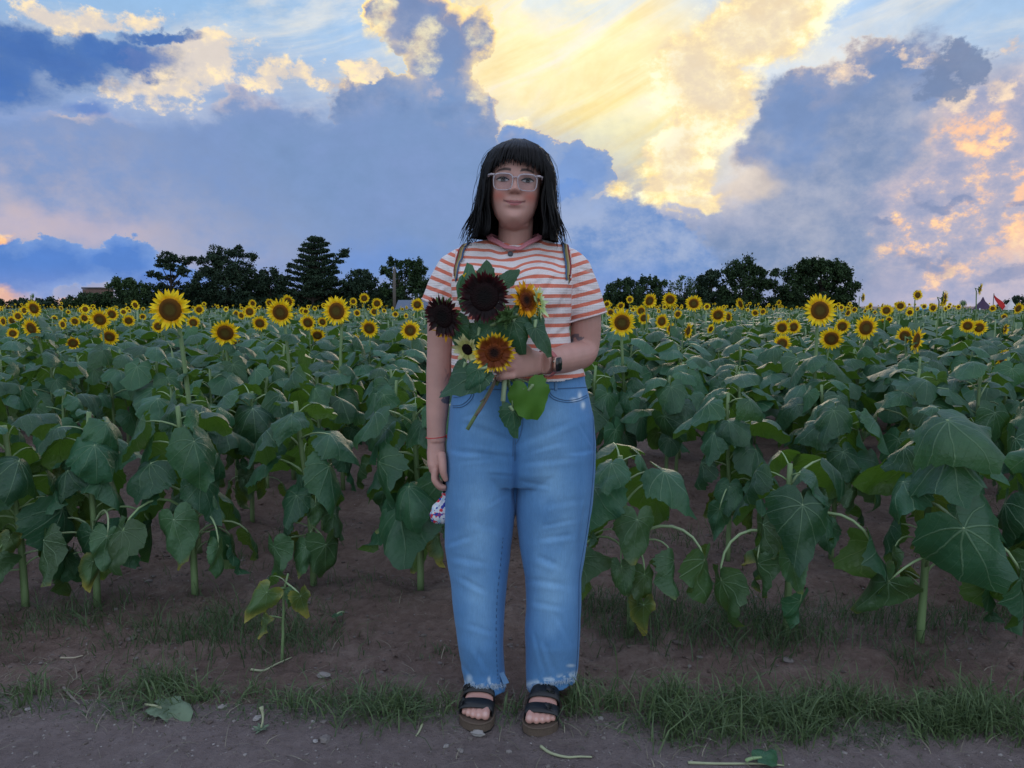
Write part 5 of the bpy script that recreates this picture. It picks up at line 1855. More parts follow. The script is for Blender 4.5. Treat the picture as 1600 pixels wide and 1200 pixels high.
def torso_parts(sh=0.0, bottom=True):
    rings = []
    for (y, xl, xr, dep, yo) in ((598, 706, 917, 0.125, 0.0), (570, 705, 911, 0.128, -0.002), (540, 707, 893, 0.122, 0), (510, 708, 890, 0.118, 0), (480, 707, 892, 0.122, -0.004), (455, 704, 895, 0.124, -0.006),
                                (430, 700, 900, 0.110, 0.002), (415, 704, 897, 0.092, 0.012), (402, 722, 882, 0.070, 0.02), (392, 742, 864, 0.056, 0.022), (380, 770, 838, 0.045, 0.02)):
        r = hring(y, xl, xr, YT + yo, dep, shrink=sh)
        rings.append(r)
    P_ = [loft(rings, 36, 2.35)]
    # shoulders
    pts = [P(708, 420, YT + 0.02), P(728, 409, YT + 0.02), P(764, 399, YT + 0.02), P(804, 396, YT + 0.02), P(845, 399, YT + 0.02), P(880, 409, YT + 0.02), P(898, 420, YT + 0.02)]
    P_.append(tube(catmull(pts, 4), 0.046 - sh, 16))
    P_.append(ball(pts[0], 0.046 - sh, 16)); P_.append(ball(pts[-1], 0.046 - sh, 16))
    for (x, s) in ((762, -1), (843, 1)):
        P_.append(ball(P(x, 468, YT - 0.055), (0.068 - sh, 0.070 - sh, 0.066 - sh), 20))
    return P_


# --- arms
ARM_R = [(P(706, 424, 2.23), 0.044), (P(694, 450, 2.23), 0.0425), (P(690, 500, 2.235), 0.0415), (P(688, 545, 2.24), 0.0385), (P(686, 585, 2.235), 0.0375), (P(684, 630, 2.22), 0.0340), (P(682, 665, 2.205), 0.0285), (P(682, 690, 2.20), 0.0270)]
ARM_L = [(P(900, 424, 2.23), 0.044), (P(911, 450, 2.23), 0.0425), (P(915, 500, 2.235), 0.0455), (P(914, 535, 2.24), 0.0435), (P(908, 553, 2.215), 0.0425), (P(885, 560, 2.13), 0.0400), (P(862, 565, 2.06), 0.0335), (P(846, 567, 2.025), 0.0295)]


def finger(p, r):
    pts = catmull(p, 4)
    rad = np.interp(np.linspace(0, 1, len(pts)), np.linspace(0, 1, len(r)), r)
    v, f = tube(pts, list(rad), 12)
    return [(v, f), ball(pts[-1], rad[-1], 10), ball(pts[0], rad[0], 10)]


def hands():
    out = []
    # left hand: closed round the stems, back of the hand outwards
    w = P(846, 567, 2.025)
    palm = [(w, (0, 0.020, 0), (0, 0, 0.028)), (P(834, 567, 2.00), (0.0, 0.020, 0), (0, 0, 0.034)), (P(818, 566, 1.978), (0.002, 0.0175, 0), (0, 0, 0.040)), (P(804, 566, 1.965), (0.002, 0.0160, 0), (0, 0, 0.042)), (P(797, 566, 1.962), (0.002, 0.012, 0), (0, 0, 0.038))]
    out.append(loft(palm, 20, 2.3))
    for i, (yy, ln, r) in enumerate(((546, 0.9, 0.0098), (560, 1.0, 0.0102), (574, 0.96, 0.0098), (587, 0.8, 0.0086))):
        k = P(801, yy, 1.958)
        a = P(801 - 21 * ln, yy + 2, 1.956)
        b = P(801 - 26 * ln, yy + 4, 1.985)
        c = P(801 - 14 * ln, yy + 4, 2.003)
        out += finger([k, a, b, c], [r * 1.12, r * 1.04, r, r * 0.85])
    # thumb lies up along the stems
    out += finger([P(822, 548, 1.985), P(808, 538, 1.968), P(797, 531, 1.962), P(788, 528, 1.965)], [0.0165, 0.0128, 0.0115, 0.0095])
    # right hand: hanging, loosely curled on a strap
    w = P(682, 690, 2.20)
    palm = [(w, (0.0255, 0.004, 0), (0, 0.021, 0)), (P(682, 708, 2.197), (0.027, 0.008, 0), (-0.004, 0.026, 0)), (P(682, 724, 2.195), (0.0255, 0.012, 0), (-0.005, 0.034, 0)), (P(683, 737, 2.195), (0.020, 0.012, 0), (-0.005, 0.034, 0))]
    out.append(loft(palm, 20, 2.3))
    for i, (dy, ln, r) in enumerate(((-0.030, 1.0, 0.0094), (-0.010, 1.08, 0.0098), (0.010, 1.02, 0.0094), (0.028, 0.85, 0.0084))):
        k = P(680 + i, 735, 2.195 + dy)
        out += finger([k, k + Vector((-0.002, -0.004, -0.026 * ln)), k + Vector((0.012, 0.0, -0.046 * ln)), k + Vector((0.026, 0.004, -0.050 * ln))], [r * 1.1, r, r * 0.95, r * 0.8])
    t = P(690, 712, 2.165)
    out += finger([t, t + Vector((0.004, -0.012, -0.024)), t + Vector((0.006, -0.014, -0.046)), t + Vector((0.012, -0.010, -0.066))], [0.0140, 0.0118, 0.0108, 0.0085])
    return out


# --- head
HEAD_O = P(802, 355, 2.19)
TILT = Matrix.Rotation(math.radians(2.6), 3, 'Y')


def head_shape():
    zs = [-0.010, 0.0, 0.008, 0.02, 0.035, 0.058, 0.085, 0.115, 0.15, 0.18, 0.205, 0.222, 0.230]
    ww = [0.010, 0.027, 0.037, 0.0465, 0.0560, 0.0640, 0.069, 0.071, 0.073, 0.071, 0.059, 0.036, 0.012]
    ff = [0.030, 0.066, 0.080, 0.086, 0.088, 0.089, 0.088, 0.086, 0.088, 0.081, 0.062, 0.036, 0.012]
    bb = [0.02, 0.03, 0.035, 0.042, 0.055, 0.072, 0.088, 0.097, 0.102, 0.098, 0.078, 0.045, 0.014]
    nz, na = 110, 128
    Z = np.linspace(-0.010, 0.230, nz)
    def cs(x, y): # smooth interpolation
        v = np.interp(Z, x, y)
        for _ in range(6): v[1:-1] = (v[:-2] + 2 * v[1:-1] + v[2:]) / 4
        return v
    W, Fr, Bk = cs(zs, ww), cs(zs, ff), cs(zs, bb)
    V = []
    for i, z in enumerate(Z):
        for k in range(na):
            a = 2 * math.pi * k / na
            c, s = math.sin(a), -math.cos(a)      # a = 0 looks to -Y
            e = 2.25
            r = (abs(c) ** e + abs(s) ** e) ** (-1 / e)
            x = c * r * W[i]; y = s * r * (Fr[i] if s < 0 else Bk[i])
            if s < 0:
                g = lambda x0, z0, sx, sz: math.exp(-((x - x0) / sx) ** 2 - ((z - z0) / sz) ** 2)
                d = 0.0
                if 0.078 < z < 0.14:
                    pr = np.interp(z, [0.078, 0.083, 0.090, 0.100, 0.120, 0.140], [0, 0.55, 1.0, 0.86, 0.42, 0.0])
                    d += 0.022 * pr * math.exp(-(x / (0.0085 + 0.004 * pr)) ** 2)
                for sg in (-1, 1):
                    d += 0.009 * g(sg * 0.0125, 0.086, 0.0065, 0.0065)
                    d -= 0.0085 * g(sg * 0.033, 0.116, 0.015, 0.0105)
                    d += 0.0030 * g(sg * 0.030, 0.137, 0.020, 0.006)
                    d += 0.0060 * g(sg * 0.043, 0.078, 0.020, 0.018)
                    d -= 0.0030 * g(sg * 0.031, 0.061, 0.006, 0.012)
                d += 0.0050 * g(0, 0.0635, 0.022, 0.0050) + 0.0062 * g(0, 0.0515, 0.018, 0.0060) - 0.0028 * g(0, 0.0575, 0.026, 0.0022)
                d -= 0.003 * g(0, 0.040, 0.025, 0.007)
                d += 0.0055 * g(0, 0.018, 0.022, 0.012)
                y -= d
            V.append(Vector((x, y, z)))
    F = []
    for i in range(nz - 1):
        for k in range(na):
            a, b = i * na + k, i * na + (k + 1) % na
            F.append((a, b, b + na, a + na))
    F.append(tuple(range(na - 1, -1, -1))); F.append(tuple(range((nz - 1) * na, nz * na)))
    return [HEAD_O + TILT @ v for v in V], F


def HP(x, y, z):
    return HEAD_O + TILT @ Vector((x, y, z))


# --- feet
FEET = [  # heel point, toe point (on the ground), side (+1: big toe to the viewer's right)
    (Vector((-0.082, 2.315, 0)), Vector((G(741, 1143).x, G(741, 1143).y, 0)), 1),
    (Vector((0.118, 2.285, 0)), Vector((G(843, 1151).x, G(843, 1151).y, 0)), -1),
]
SOLE_H = 0.030


def foot_frame(i):
    h, t, s = FEET[i]
    d = (t - h); L = d.length; d.normalize()
    side = Vector((-d.y, d.x, 0)) * 1.0      # to the viewer's right when d looks to the camera
    if side.x < 0: side = -side
    return h, d, side, L, s


def fpt(i, l, w, z):
    """l: 0 heel .. 1 toe; w: metres towards the viewer's right; z above the ground."""
    h, d, sd, L, s = foot_frame(i)
    return h + d * (l * L) + sd * w + Vector((0, 0, z))


def foot_parts(i):
    h, d, sd, L, s = foot_frame(i)
    z0 = SOLE_H
    rings = []
    for (l, w, hh, off) in ((0.03, 0.018, 0.020, 0), (0.08, 0.028, 0.036, 0), (0.20, 0.030, 0.044, 0), (0.35, 0.031, 0.040, 0.0), (0.50, 0.037, 0.031, 0.001), (0.65, 0.042, 0.023, 0.002), (0.76, 0.043, 0.017, 0.002), (0.83, 0.040, 0.012, 0.002)):
        hh *= 0.86
        c = fpt(i, l, off * s, z0 + hh)
        rings.append((c, sd * w, Vector((0, 0, hh))))
    out = [loft(rings, 20, 2.2)]
    # ankle and shin up into the trouser leg
    out.append(tube(catmull([fpt(i, 0.16, 0, z0 + 0.03), fpt(i, 0.19, 0, z0 + 0.075), fpt(i, 0.20, 0, z0 + 0.13), fpt(i, 0.20, 0, z0 + 0.20)], 4), [0.030, 0.031, 0.032, 0.033, 0.0335, 0.034, 0.034, 0.035, 0.036, 0.037, 0.038, 0.039, 0.04], 16))
    for sg in (-1, 1): out.append(ball(fpt(i, 0.20, sg * 0.030, z0 + 0.062), 0.011, 10))
    # five toes, big toe on the inner side
    for k, (w, l1, r) in enumerate(((0.030, 0.985, 0.0128), (0.0105, 0.985, 0.0098), (-0.006, 0.965, 0.0092), (-0.021, 0.935, 0.0088), (-0.034, 0.895, 0.0082))):
        p = [fpt(i, 0.76, w * s, z0 + 0.016), fpt(i, l1 - 0.09, w * s, z0 + 0.0165), fpt(i, l1 - 0.035, w * s, z0 + r * 0.95)]
        out += finger(p, [r, r * 0.95, r])
    return out


def build_body():
    parts = [head_shape()]
    # neck
    parts.append(tube(catmull([P(806, 330, 2.225), P(806, 352, 2.220), P(805, 370, 2.224), P(804, 386, 2.234), P(803, 400, 2.245)], 3), [0.050, 0.050, 0.050, 0.0495, 0.049, 0.049, 0.0492, 0.0498, 0.0505, 0.051, 0.052, 0.053, 0.054], 24))
    parts.append(ball(P(804, 350, 2.19), (0.044, 0.045, 0.020), 16))
    parts.append(tube([P(765, 398, 2.24), P(804, 391, 2.235), P(845, 398, 2.24)], [0.030, 0.040, 0.030], 14))
    parts += torso_parts(0.012)
    parts.append(loft([hring(600, 712, 910, YT, 0.115), hring(650, 708, 922, YT, 0.118), hring(720, 706, 922, YT, 0.10)], 24))
    for arm in (ARM_R, ARM_L):
        pts = catmull([a[0] for a in arm], 4)
        rad = np.interp(np.linspace(0, 1, len(pts)), np.linspace(0, 1, len(arm)), [a[1] for a in arm])
        parts.append(tube(pts, list(rad), 20, flat=1.0))
    parts += hands()
    for s, (leg, hip) in enumerate(((752, 755), (866, 860))):
        parts.append(tube([P(hip, 720, YT), P(leg - (4 if s == 0 else 2), 850, 2.215), fpt(s, 0.20, 0, 0.26), fpt(s, 0.20, 0, 0.20)], [0.075, 0.055, 0.05, 0.04], 16))
        parts += foot_parts(s)
    V, F = remesh(parts, 0.0027, 2)
    # colour of the skin, point by point
    px, py = proj_arr(V)
    N = vnormals(V, F)
    C = np.tile(np.array([0.49, 0.268, 0.225]), (len(V), 1))
    rng = np.random.default_rng(4)
    mott = fbm(V[:, 0] + V[:, 1] * 0.7, V[:, 2], 17, 4, 40.0)
    C *= (1 + 0.10 * mott)[:, None]
    inv = np.array((TILT.inverted()))
    Lh = (V - np.array(HEAD_O)) @ inv.T
    fr = (Lh[:, 1] < -0.02) & (Lh[:, 2] > -0.02) & (Lh[:, 2] < 0.24) & (np.abs(Lh[:, 0]) < 0.09)
    def g(x0, z0, sx, sz): return np.exp(-((Lh[:, 0] - x0) / sx) ** 2 - ((Lh[:, 2] - z0) / sz) ** 2) * fr
    def blend(w, col):
        C[:] = C * (1 - w[:, None]) + np.array(col) * w[:, None]
    for sg in (-1, 1):
        blend(0.8 * g(sg * 0.043, 0.075, 0.022, 0.014), (0.52, 0.150, 0.110))
        blend(0.35 * g(sg * 0.033, 0.107, 0.016, 0.006), (0.34, 0.17, 0.17))
        blend(0.25 * g(sg * 0.033, 0.124, 0.018, 0.006), (0.30, 0.17, 0.15))
        blend(0.65 * g(sg * 0.0085, 0.0800, 0.0045, 0.0022), (0.16, 0.06, 0.05))
    blend(0.35 * g(0, 0.088, 0.010, 0.009), (0.52, 0.24, 0.21))
    # lips: a closed smile whose corners turn up
    ax = np.abs(Lh[:, 0])
    zc = 0.0555 + 0.0060 * (ax / 0.028) ** 2
    up = 0.0058 * np.clip(1 - (ax / 0.027) ** 2, 0, 1) * (1 - 0.18 * np.exp(-(ax / 0.004) ** 2))
    lo = 0.0080 * np.clip(1 - (ax / 0.023) ** 2, 0, 1)
    dz = Lh[:, 2] - zc
    lip = fr & (ax < 0.028) & (dz < up) & (dz > -lo) & (Lh[:, 1] < -0.04)
    blend(0.9 * lip, (0.42, 0.125, 0.130))
    line = np.exp(-(dz / 0.0021) ** 2) * (ax < 0.030) * fr * (Lh[:, 1] < -0.04)
    blend(0.9 * line, (0.09, 0.025, 0.03))
    blend(0.35 * np.exp(-((dz + 0.0125) / 0.0035) ** 2) * (ax < 0.016) * fr, (0.30, 0.16, 0.15))
    # eyebrows
    for sg in (-1, 1):
        bx = (Lh[:, 0] * sg - 0.032) / 0.019
        zb = 0.1405 + 0.0035 * (1 - bx ** 2) - 0.0015 * bx
        w = (np.abs(bx) < 1) * np.clip(1 - np.abs(Lh[:, 2] - zb) / (0.0052 * (1 - 0.45 * np.clip(bx, 0, 1))), 0, 1) * fr
        blend(np.clip(w * 1.8, 0, 0.92), (0.022, 0.014, 0.014))
    # tattoos on both forearms
    tn = fbm(V[:, 0] * 1.0, V[:, 2], 8, 3, 60.0)
    front = N[:, 1] < 0.3
    def ink(cx, cy, rx, ry, a, rot=0.0, hi=-0.15, Y0=0.0):
        dx_, dy_ = px - cx, py - cy
        c_, s_ = math.cos(rot), math.sin(rot)
        q = ((dx_ * c_ + dy_ * s_) / rx) ** 2 + ((-dx_ * s_ + dy_ * c_) / ry) ** 2
        m_ = (q < 1 + 0.9 * tn) & (tn > hi) & front & (V[:, 1] > Y0)
        blend(a * m_, (0.055, 0.075, 0.105))
    ink(899, 528, 15, 6, 0.75, -0.25)
    ink(889, 533, 12, 1.6, 0.6, -0.3)
    ink(696, 619, 11, 11, 0.85, 0.2, hi=-0.25, Y0=2.1)
    ink(690, 632, 7, 2, 0.6, -0.6, Y0=2.1)
    ink(705, 575, 1.6, 26, 0.30, 0.45, Y0=2.15)
    ink(701, 590, 1.4, 20, 0.30, -0.4, Y0=2.15)
    # toe nails
    for i in (0, 1):
        h, d, sd, L, s = foot_frame(i)
        for k, (w, l1, r) in enumerate(((0.030, 0.985, 0.0072), (0.0105, 0.985, 0.0050), (-0.006, 0.965, 0.0046), (-0.021, 0.935, 0.0042), (-0.034, 0.895, 0.0038))):
            c = np.array(fpt(i, l1 - 0.012, w * s, SOLE_H + 0.020 if k == 0 else SOLE_H + 0.017))
            blend(0.5 * np.exp(-(np.linalg.norm(V - c, axis=1) / r) ** 4), (0.62, 0.45, 0.42))
    # knuckles and joints a little redder
    for (c, rr) in ((P(798, 546, 1.95), 0.010), (P(798, 560, 1.95), 0.010), (P(798, 574, 1.95), 0.010), (P(920, 560, 2.2), 0.03)):
        blend(0.35 * np.exp(-(np.linalg.norm(V - np.array(c), axis=1) / rr) ** 2), (0.50, 0.20, 0.18))
    me = quick_mesh('person', V, F, [M['skin']], attrs={'skin': C}, smooth=True)
    o = link('person', me)
    props(o, 'smiling dark haired woman in striped tee and jeans holding a bunch of sunflowers', 'person')
    print('BODY', len(V))
    return o, V, F


M['skin'] = material('skin', lambda B: bsdf(B, attr(B, 'skin', 'Color'), 0.52, 0.35, bump(B, B.noise(B.n('ShaderNodeTexCoord').outputs['Object'], 420.0, 2), 0.10, 0.001), sss=0.12))


def cloth_weave(B, scale=900.0):
    o = B.n('ShaderNodeTexCoord').outputs['Object']
    x, y, z = B.sep(o)
    return B.m('ADD', B.m('SINE', B.m('MULTIPLY', B.m('ADD', x, y), scale)), B.m('SINE', B.m('MULTIPLY', z, scale)))


def shirt_mat(B):
    s = attr(B, 'stripe')
    o = B.n('ShaderNodeTexCoord').outputs['Object']
    n = B.m('MULTIPLY', B.m('SUBTRACT', B.noise(o, 160.0, 3), 0.5), 0.05)
    f = B.m('FRACT', B.m('ADD', s, n))
    band = B.m('MULTIPLY', B.step(f, 0.30, 0.34), B.step(f, 0.71, 0.67))
    c = B.mix(band, B.mix(B.noise(o, 20.0, 3), (0.66, 0.58, 0.59), (0.74, 0.67, 0.66)), B.mix(B.noise(o, 60.0, 3), (0.56, 0.140, 0.090), (0.66, 0.190, 0.125)))
    return bsdf(B, c, 0.85, 0.2, bump(B, B.m('ADD', cloth_weave(B), B.m('MULTIPLY', B.noise(o, 60.0, 4), 3.0)), 0.25, 0.0015), sheen=0.15)


def denim(B):
    c = attr(B, 'wash', 'Color')
    o = B.n('ShaderNodeTexCoord').outputs['Object']
    x, y, z = B.sep(o)
    tw = B.noise(B.v('MULTIPLY', o, (900.0, 900.0, 120.0)), 1.0, 2, 0.6)
    sl = B.noise(B.v('MULTIPLY', o, (260.0, 260.0, 30.0)), 1.0, 3, 0.6)
    big = B.noise(o, 14.0, 5, 0.6)
    f = B.m('ADD', 0.72, B.m('ADD', B.m('MULTIPLY', tw, 0.22), B.m('MULTIPLY', sl, 0.30)))
    c = B.v('SCALE', c, scale=B.m('MULTIPLY', f, B.m('ADD', 0.9, B.m('MULTIPLY', big, 0.2))))
    return bsdf(B, c, 0.82, 0.2, bump(B, B.m('ADD', tw, sl), 0.35, 0.002), sheen=0.1)


M['shirt'] = material('striped_jersey', shirt_mat)
M['denim'] = material('washed_denim', denim)
M['thread'] = flat_mat('seam_thread', (0.06, 0.13, 0.25), 0.8)
M['pale_thread'] = flat_mat('pale_frayed_cotton', (0.42, 0.52, 0.64), 0.9)
M['collar'] = flat_mat('pink_rib_collar', (0.50, 0.19, 0.22), 0.85, 0.2, 300)
M['hair'] = material('black_hair', lambda B: bsdf(B, B.mix(attr(B, 'tint'), (0.0022, 0.0018, 0.0024), (0.006, 0.005, 0.006)), 0.50, 0.16))
M['black_leather'] = material('black_straps', lambda B: bsdf(B, (0.010, 0.011, 0.014), 0.5, 0.45, bump(B, B.noise(B.n('ShaderNodeTexCoord').outputs['Object'], 300.0, 3), 0.2, 0.001)))
M['cork'] = material('cork_sole', lambda B: bsdf(B, B.mix(B.noise(B.n('ShaderNodeTexCoord').outputs['Object'], 220.0, 4, 0.7), (0.06, 0.045, 0.035), (0.15, 0.11, 0.085)), 0.9, 0.2))
M['black_rubber'] = flat_mat('black_rubber', (0.012, 0.012, 0.013), 0.8)
M['metal'] = material('dull_metal', lambda B: bsdf(B, (0.35, 0.33, 0.30), 0.35, 0.5, metal=1.0))
M['red_cord'] = flat_mat('red_cord', (0.55, 0.03, 0.04), 0.7)
M['frame'] = material('clear_frame', lambda B: bsdf(B, (0.60, 0.52, 0.57), 0.2, 0.6, trans=0.35))


def lens_mat(B):
    g = B.n('ShaderNodeBsdfGlossy'); g.inputs['Roughness'].default_value = 0.03; g.inputs[0].default_value = (0.9, 0.9, 1, 1)
    t = B.n('ShaderNodeBsdfTransparent'); t.inputs[0].default_value = (0.94, 0.93, 0.95, 1)
    f = B.n('ShaderNodeFresnel'); f.inputs[0].default_value = 1.5
    mx = B.n('ShaderNodeMixShader')
    B.t.links.new(B.m('MULTIPLY', f.outputs[0], 0.35), mx.inputs[0]); B.t.links.new(t.outputs[0], mx.inputs[1]); B.t.links.new(g.outputs[0], mx.inputs[2])
    return mx.outputs[0]


M['lens'] = material('spectacle_lens', lens_mat)

PERSON, BV, BF = build_body()


def tree_of(V, F):
    return BVHTree.FromPolygons([tuple(v) for v in V], [tuple(f) for f in F])


def hit(bvh, px, py, lift=0.0):
    d = ray(px, py).normalized()
    loc, nrm, _, _ = bvh.ray_cast(Vector((0, 0, CAM_H)), d)
    if loc is None: return None
    return loc + nrm * lift if nrm.dot(d) < 0 else loc - nrm * lift


def line_on(bvh, pts, n=10, lift=0.001):
    """Follows a garment's surface through the given photograph points."""
    q = catmull([Vector((a, b, 0)) for a, b in pts], n)
    out = [hit(bvh, p.x, p.y, lift) for p in q]
    return [o for o in out if o is not None]


# --- shirt
def build_shirt():
    parts = torso_parts(0.0)
    parts.append(loft([hring(y, a, b, YT, d) for (y, a, b, d) in ((628, 705, 921, .139), (605, 705, 919, .138), (590, 705, 916, .134), (572, 707, 909, .127), (560, 709, 900, .12))], 36, 2.35))
    sl = []
    for (arm, hem, wd) in ((ARM_R, (682, 477), 0.0475), (ARM_L, (920, 495), 0.0535)):
        a = arm[0][0]
        e = P(hem[0], hem[1] + 6, 2.23)
        sl.append((a, e))
        m_ = a.lerp(e, 0.5)
        parts.append(ball(a, 0.0475, 20)); parts.append(tube([a, a.lerp(e, 0.2), m_, e], [0.0475, 0.0500, 0.0530, wd + 0.003], 24))
    V, F = remesh(parts, 0.0036, 3)
    marks = [(745, 440, 880, 395, 4, 0.004), (760, 452, 885, 418, 4, 0.004), (770, 405, 880, 388, 3, 0.003), (720, 400, 735, 440, 4, 0.003), (735, 405, 790, 412, 3, 0.002), (870, 430, 840, 470, 5, 0.004), (885, 455, 860, 520, 5, 0.004),
             (890, 510, 850, 540, 5, 0.004), (905, 575, 860, 592, 4, 0.003), (715, 560, 760, 590, 5, 0.004), (712, 590, 742, 570, 4, 0.003), (690, 420, 700, 460, 4, 0.003), (675, 455, 700, 440, 4, 0.003), (905, 420, 930, 425, 3, 0.003),
             (895, 440, 935, 455, 4, 0.003), (898, 475, 940, 470, 4, 0.0025), (892, 425, 886, 480, 3, 0.004), (712, 430, 708, 480, 3, 0.004), (820, 500, 880, 480, 6, 0.003), (830, 440, 870, 400, 3, 0.003), (700, 402, 712, 430, 3, 0.003)]
    V = strokes(V, F, marks)
    N = vnormals(V, F)
    V = V + N * (0.0035 * fbm(V[:, 0] * 1.4 + V[:, 1], V[:, 2], 51, 3, 16.0))[:, None]
    px, py = proj_arr(V)
    # open the neck, the sleeve ends and the bottom
    c = P(804, 372, 2.215)
    dx, dy = V[:, 0] - c.x, V[:, 1] - c.y
    zc = P(804, 377, 2.13).z
    hole = ((dx / 0.080) ** 2 + (dy / 0.090) ** 2 < 1) & (V[:, 2] > zc - 0.009 + 0.020 * (np.abs(dx) / 0.08) ** 2.6 + 0.16 * (dy + 0.09))
    keep = ~hole
    sid = np.zeros(len(V), int)
    stripe = np.zeros(len(V))
    zz = V[:, 2]
    z440 = P(800, 440, 2.1).z
    st = np.where(zz < z440, (z440 - zz) / 0.0272, (z440 - zz) / 0.0205)
    upper = np.clip((zz - z440 + 0.02) / 0.04, 0, 1)
    st = st + upper * 1.0 * fbm(V[:, 0], zz, 61, 2, 14.0) + 0.25 * fbm(V[:, 0], zz, 62, 2, 7.0) + 0.10 * np.sin(V[:, 0] * 9)
    stripe = st
    for k, ((a, e), sg) in enumerate(zip(sl, (-1, 1))):
        a_, e_ = np.array(a), np.array(e)
        d = (e_ - a_); L = np.linalg.norm(d); d /= L
        rel = V - a_
        t = rel @ d
        rad = np.linalg.norm(rel - t[:, None] * d, axis=1)
        seam = np.array(P(714 if sg < 0 else 889, 412, 2.2))
        isl = ((V[:, 0] - (seam[0] + sg * 0.004) - (zz - seam[2]) * (-0.02) * sg) * sg > 0) & (rad < 0.075) & (t > -0.06)
        keep &= ~((t > L - 0.010) & isl & (rad < 0.07))
        stripe = np.where(isl, t / 0.0285 + 0.15 + 0.2 * fbm(V[:, 0], zz, 70 + k, 2, 12.0), stripe)
        sid[isl] = k + 1
    zb = P(800, 597, 2.08).z
    keep &= zz > zb + 0.004 * np.sin(V[:, 0] * 40) + 0.003
    V2, F2, idx = compact(V, F, keep)
    me = quick_mesh('shirt', V2, F2, [M['shirt']], attrs={'stripe': stripe[idx]}, smooth=True)
    o = link('shirt', me, PERSON)
    md = o.modifiers.new('thickness', 'SOLIDIFY'); md.thickness = 0.003; md.offset = -1
    bvh = tree_of(V, F)
    # ribbed collar on the edge of the neck hole
    n = 64
    ring = []
    for k in range(n + 1):
        a = 2 * math.pi * k / n
        x = c.x + 0.080 * math.sin(a); y = c.y - 0.088 * math.cos(a)
        z = zc + 0.020 * (abs(x - c.x) / 0.08) ** 2.6 + 0.16 * (y - c.y + 0.09)
        q = Vector((x, y, z + 0.002))
        loc, nr, _, dd = bvh.find_nearest(q)
        ring.append(loc.lerp(q, 0.35) + Vector((0, -0.0015, 0)))
    for _ in range(4): ring = [ring[0]] + [(ring[i - 1] + ring[i] * 2 + ring[i + 1]) / 4 for i in range(1, n)] + [ring[-1]]
    g = Geo()
    for off, r in ((0.0, 0.0034), (0.0050, 0.0030), (0.0095, 0.0026)):
        g.tube([q + (Vector((c.x, c.y, q.z)) - q).normalized() * off + Vector((0, 0, off * 0.5)) for q in ring], r, 8, cap=False)
    link('collar', g.build('collar', M['collar']), o)
    # stitched sleeve hems and bottom hem
    g = Geo()
    for (a, e), r in zip(sl, (0.0475, 0.0535)):
        d = (e - a).normalized(); q = a.lerp(e, 1.0) - d * 0.012
        u = d.orthogonal().normalized(); w = d.cross(u)
        for off in (0.0, 0.016):
            pts = []
            for k in range(33):
                an = 2 * math.pi * k / 32
                ray_o = q - d * off
                dirn = u * math.cos(an) + w * math.sin(an)
                loc, nr, _, _ = bvh.ray_cast(ray_o + dirn * 0.12, -dirn)
                if loc: pts.append(loc + dirn * 0.0002)
            if off: g.tube(pts, 0.0007, 4, cap=False)
            else: g.tube(pts, 0.0024, 6, cap=False)
    link('sleeve_hem', g.build('sleeve_hem', flat_mat('hem_cotton', (0.62, 0.50, 0.50))), o)
    return o, bvh, V, F


SHIRT, SHIRT_BVH, SV, SF = build_shirt()


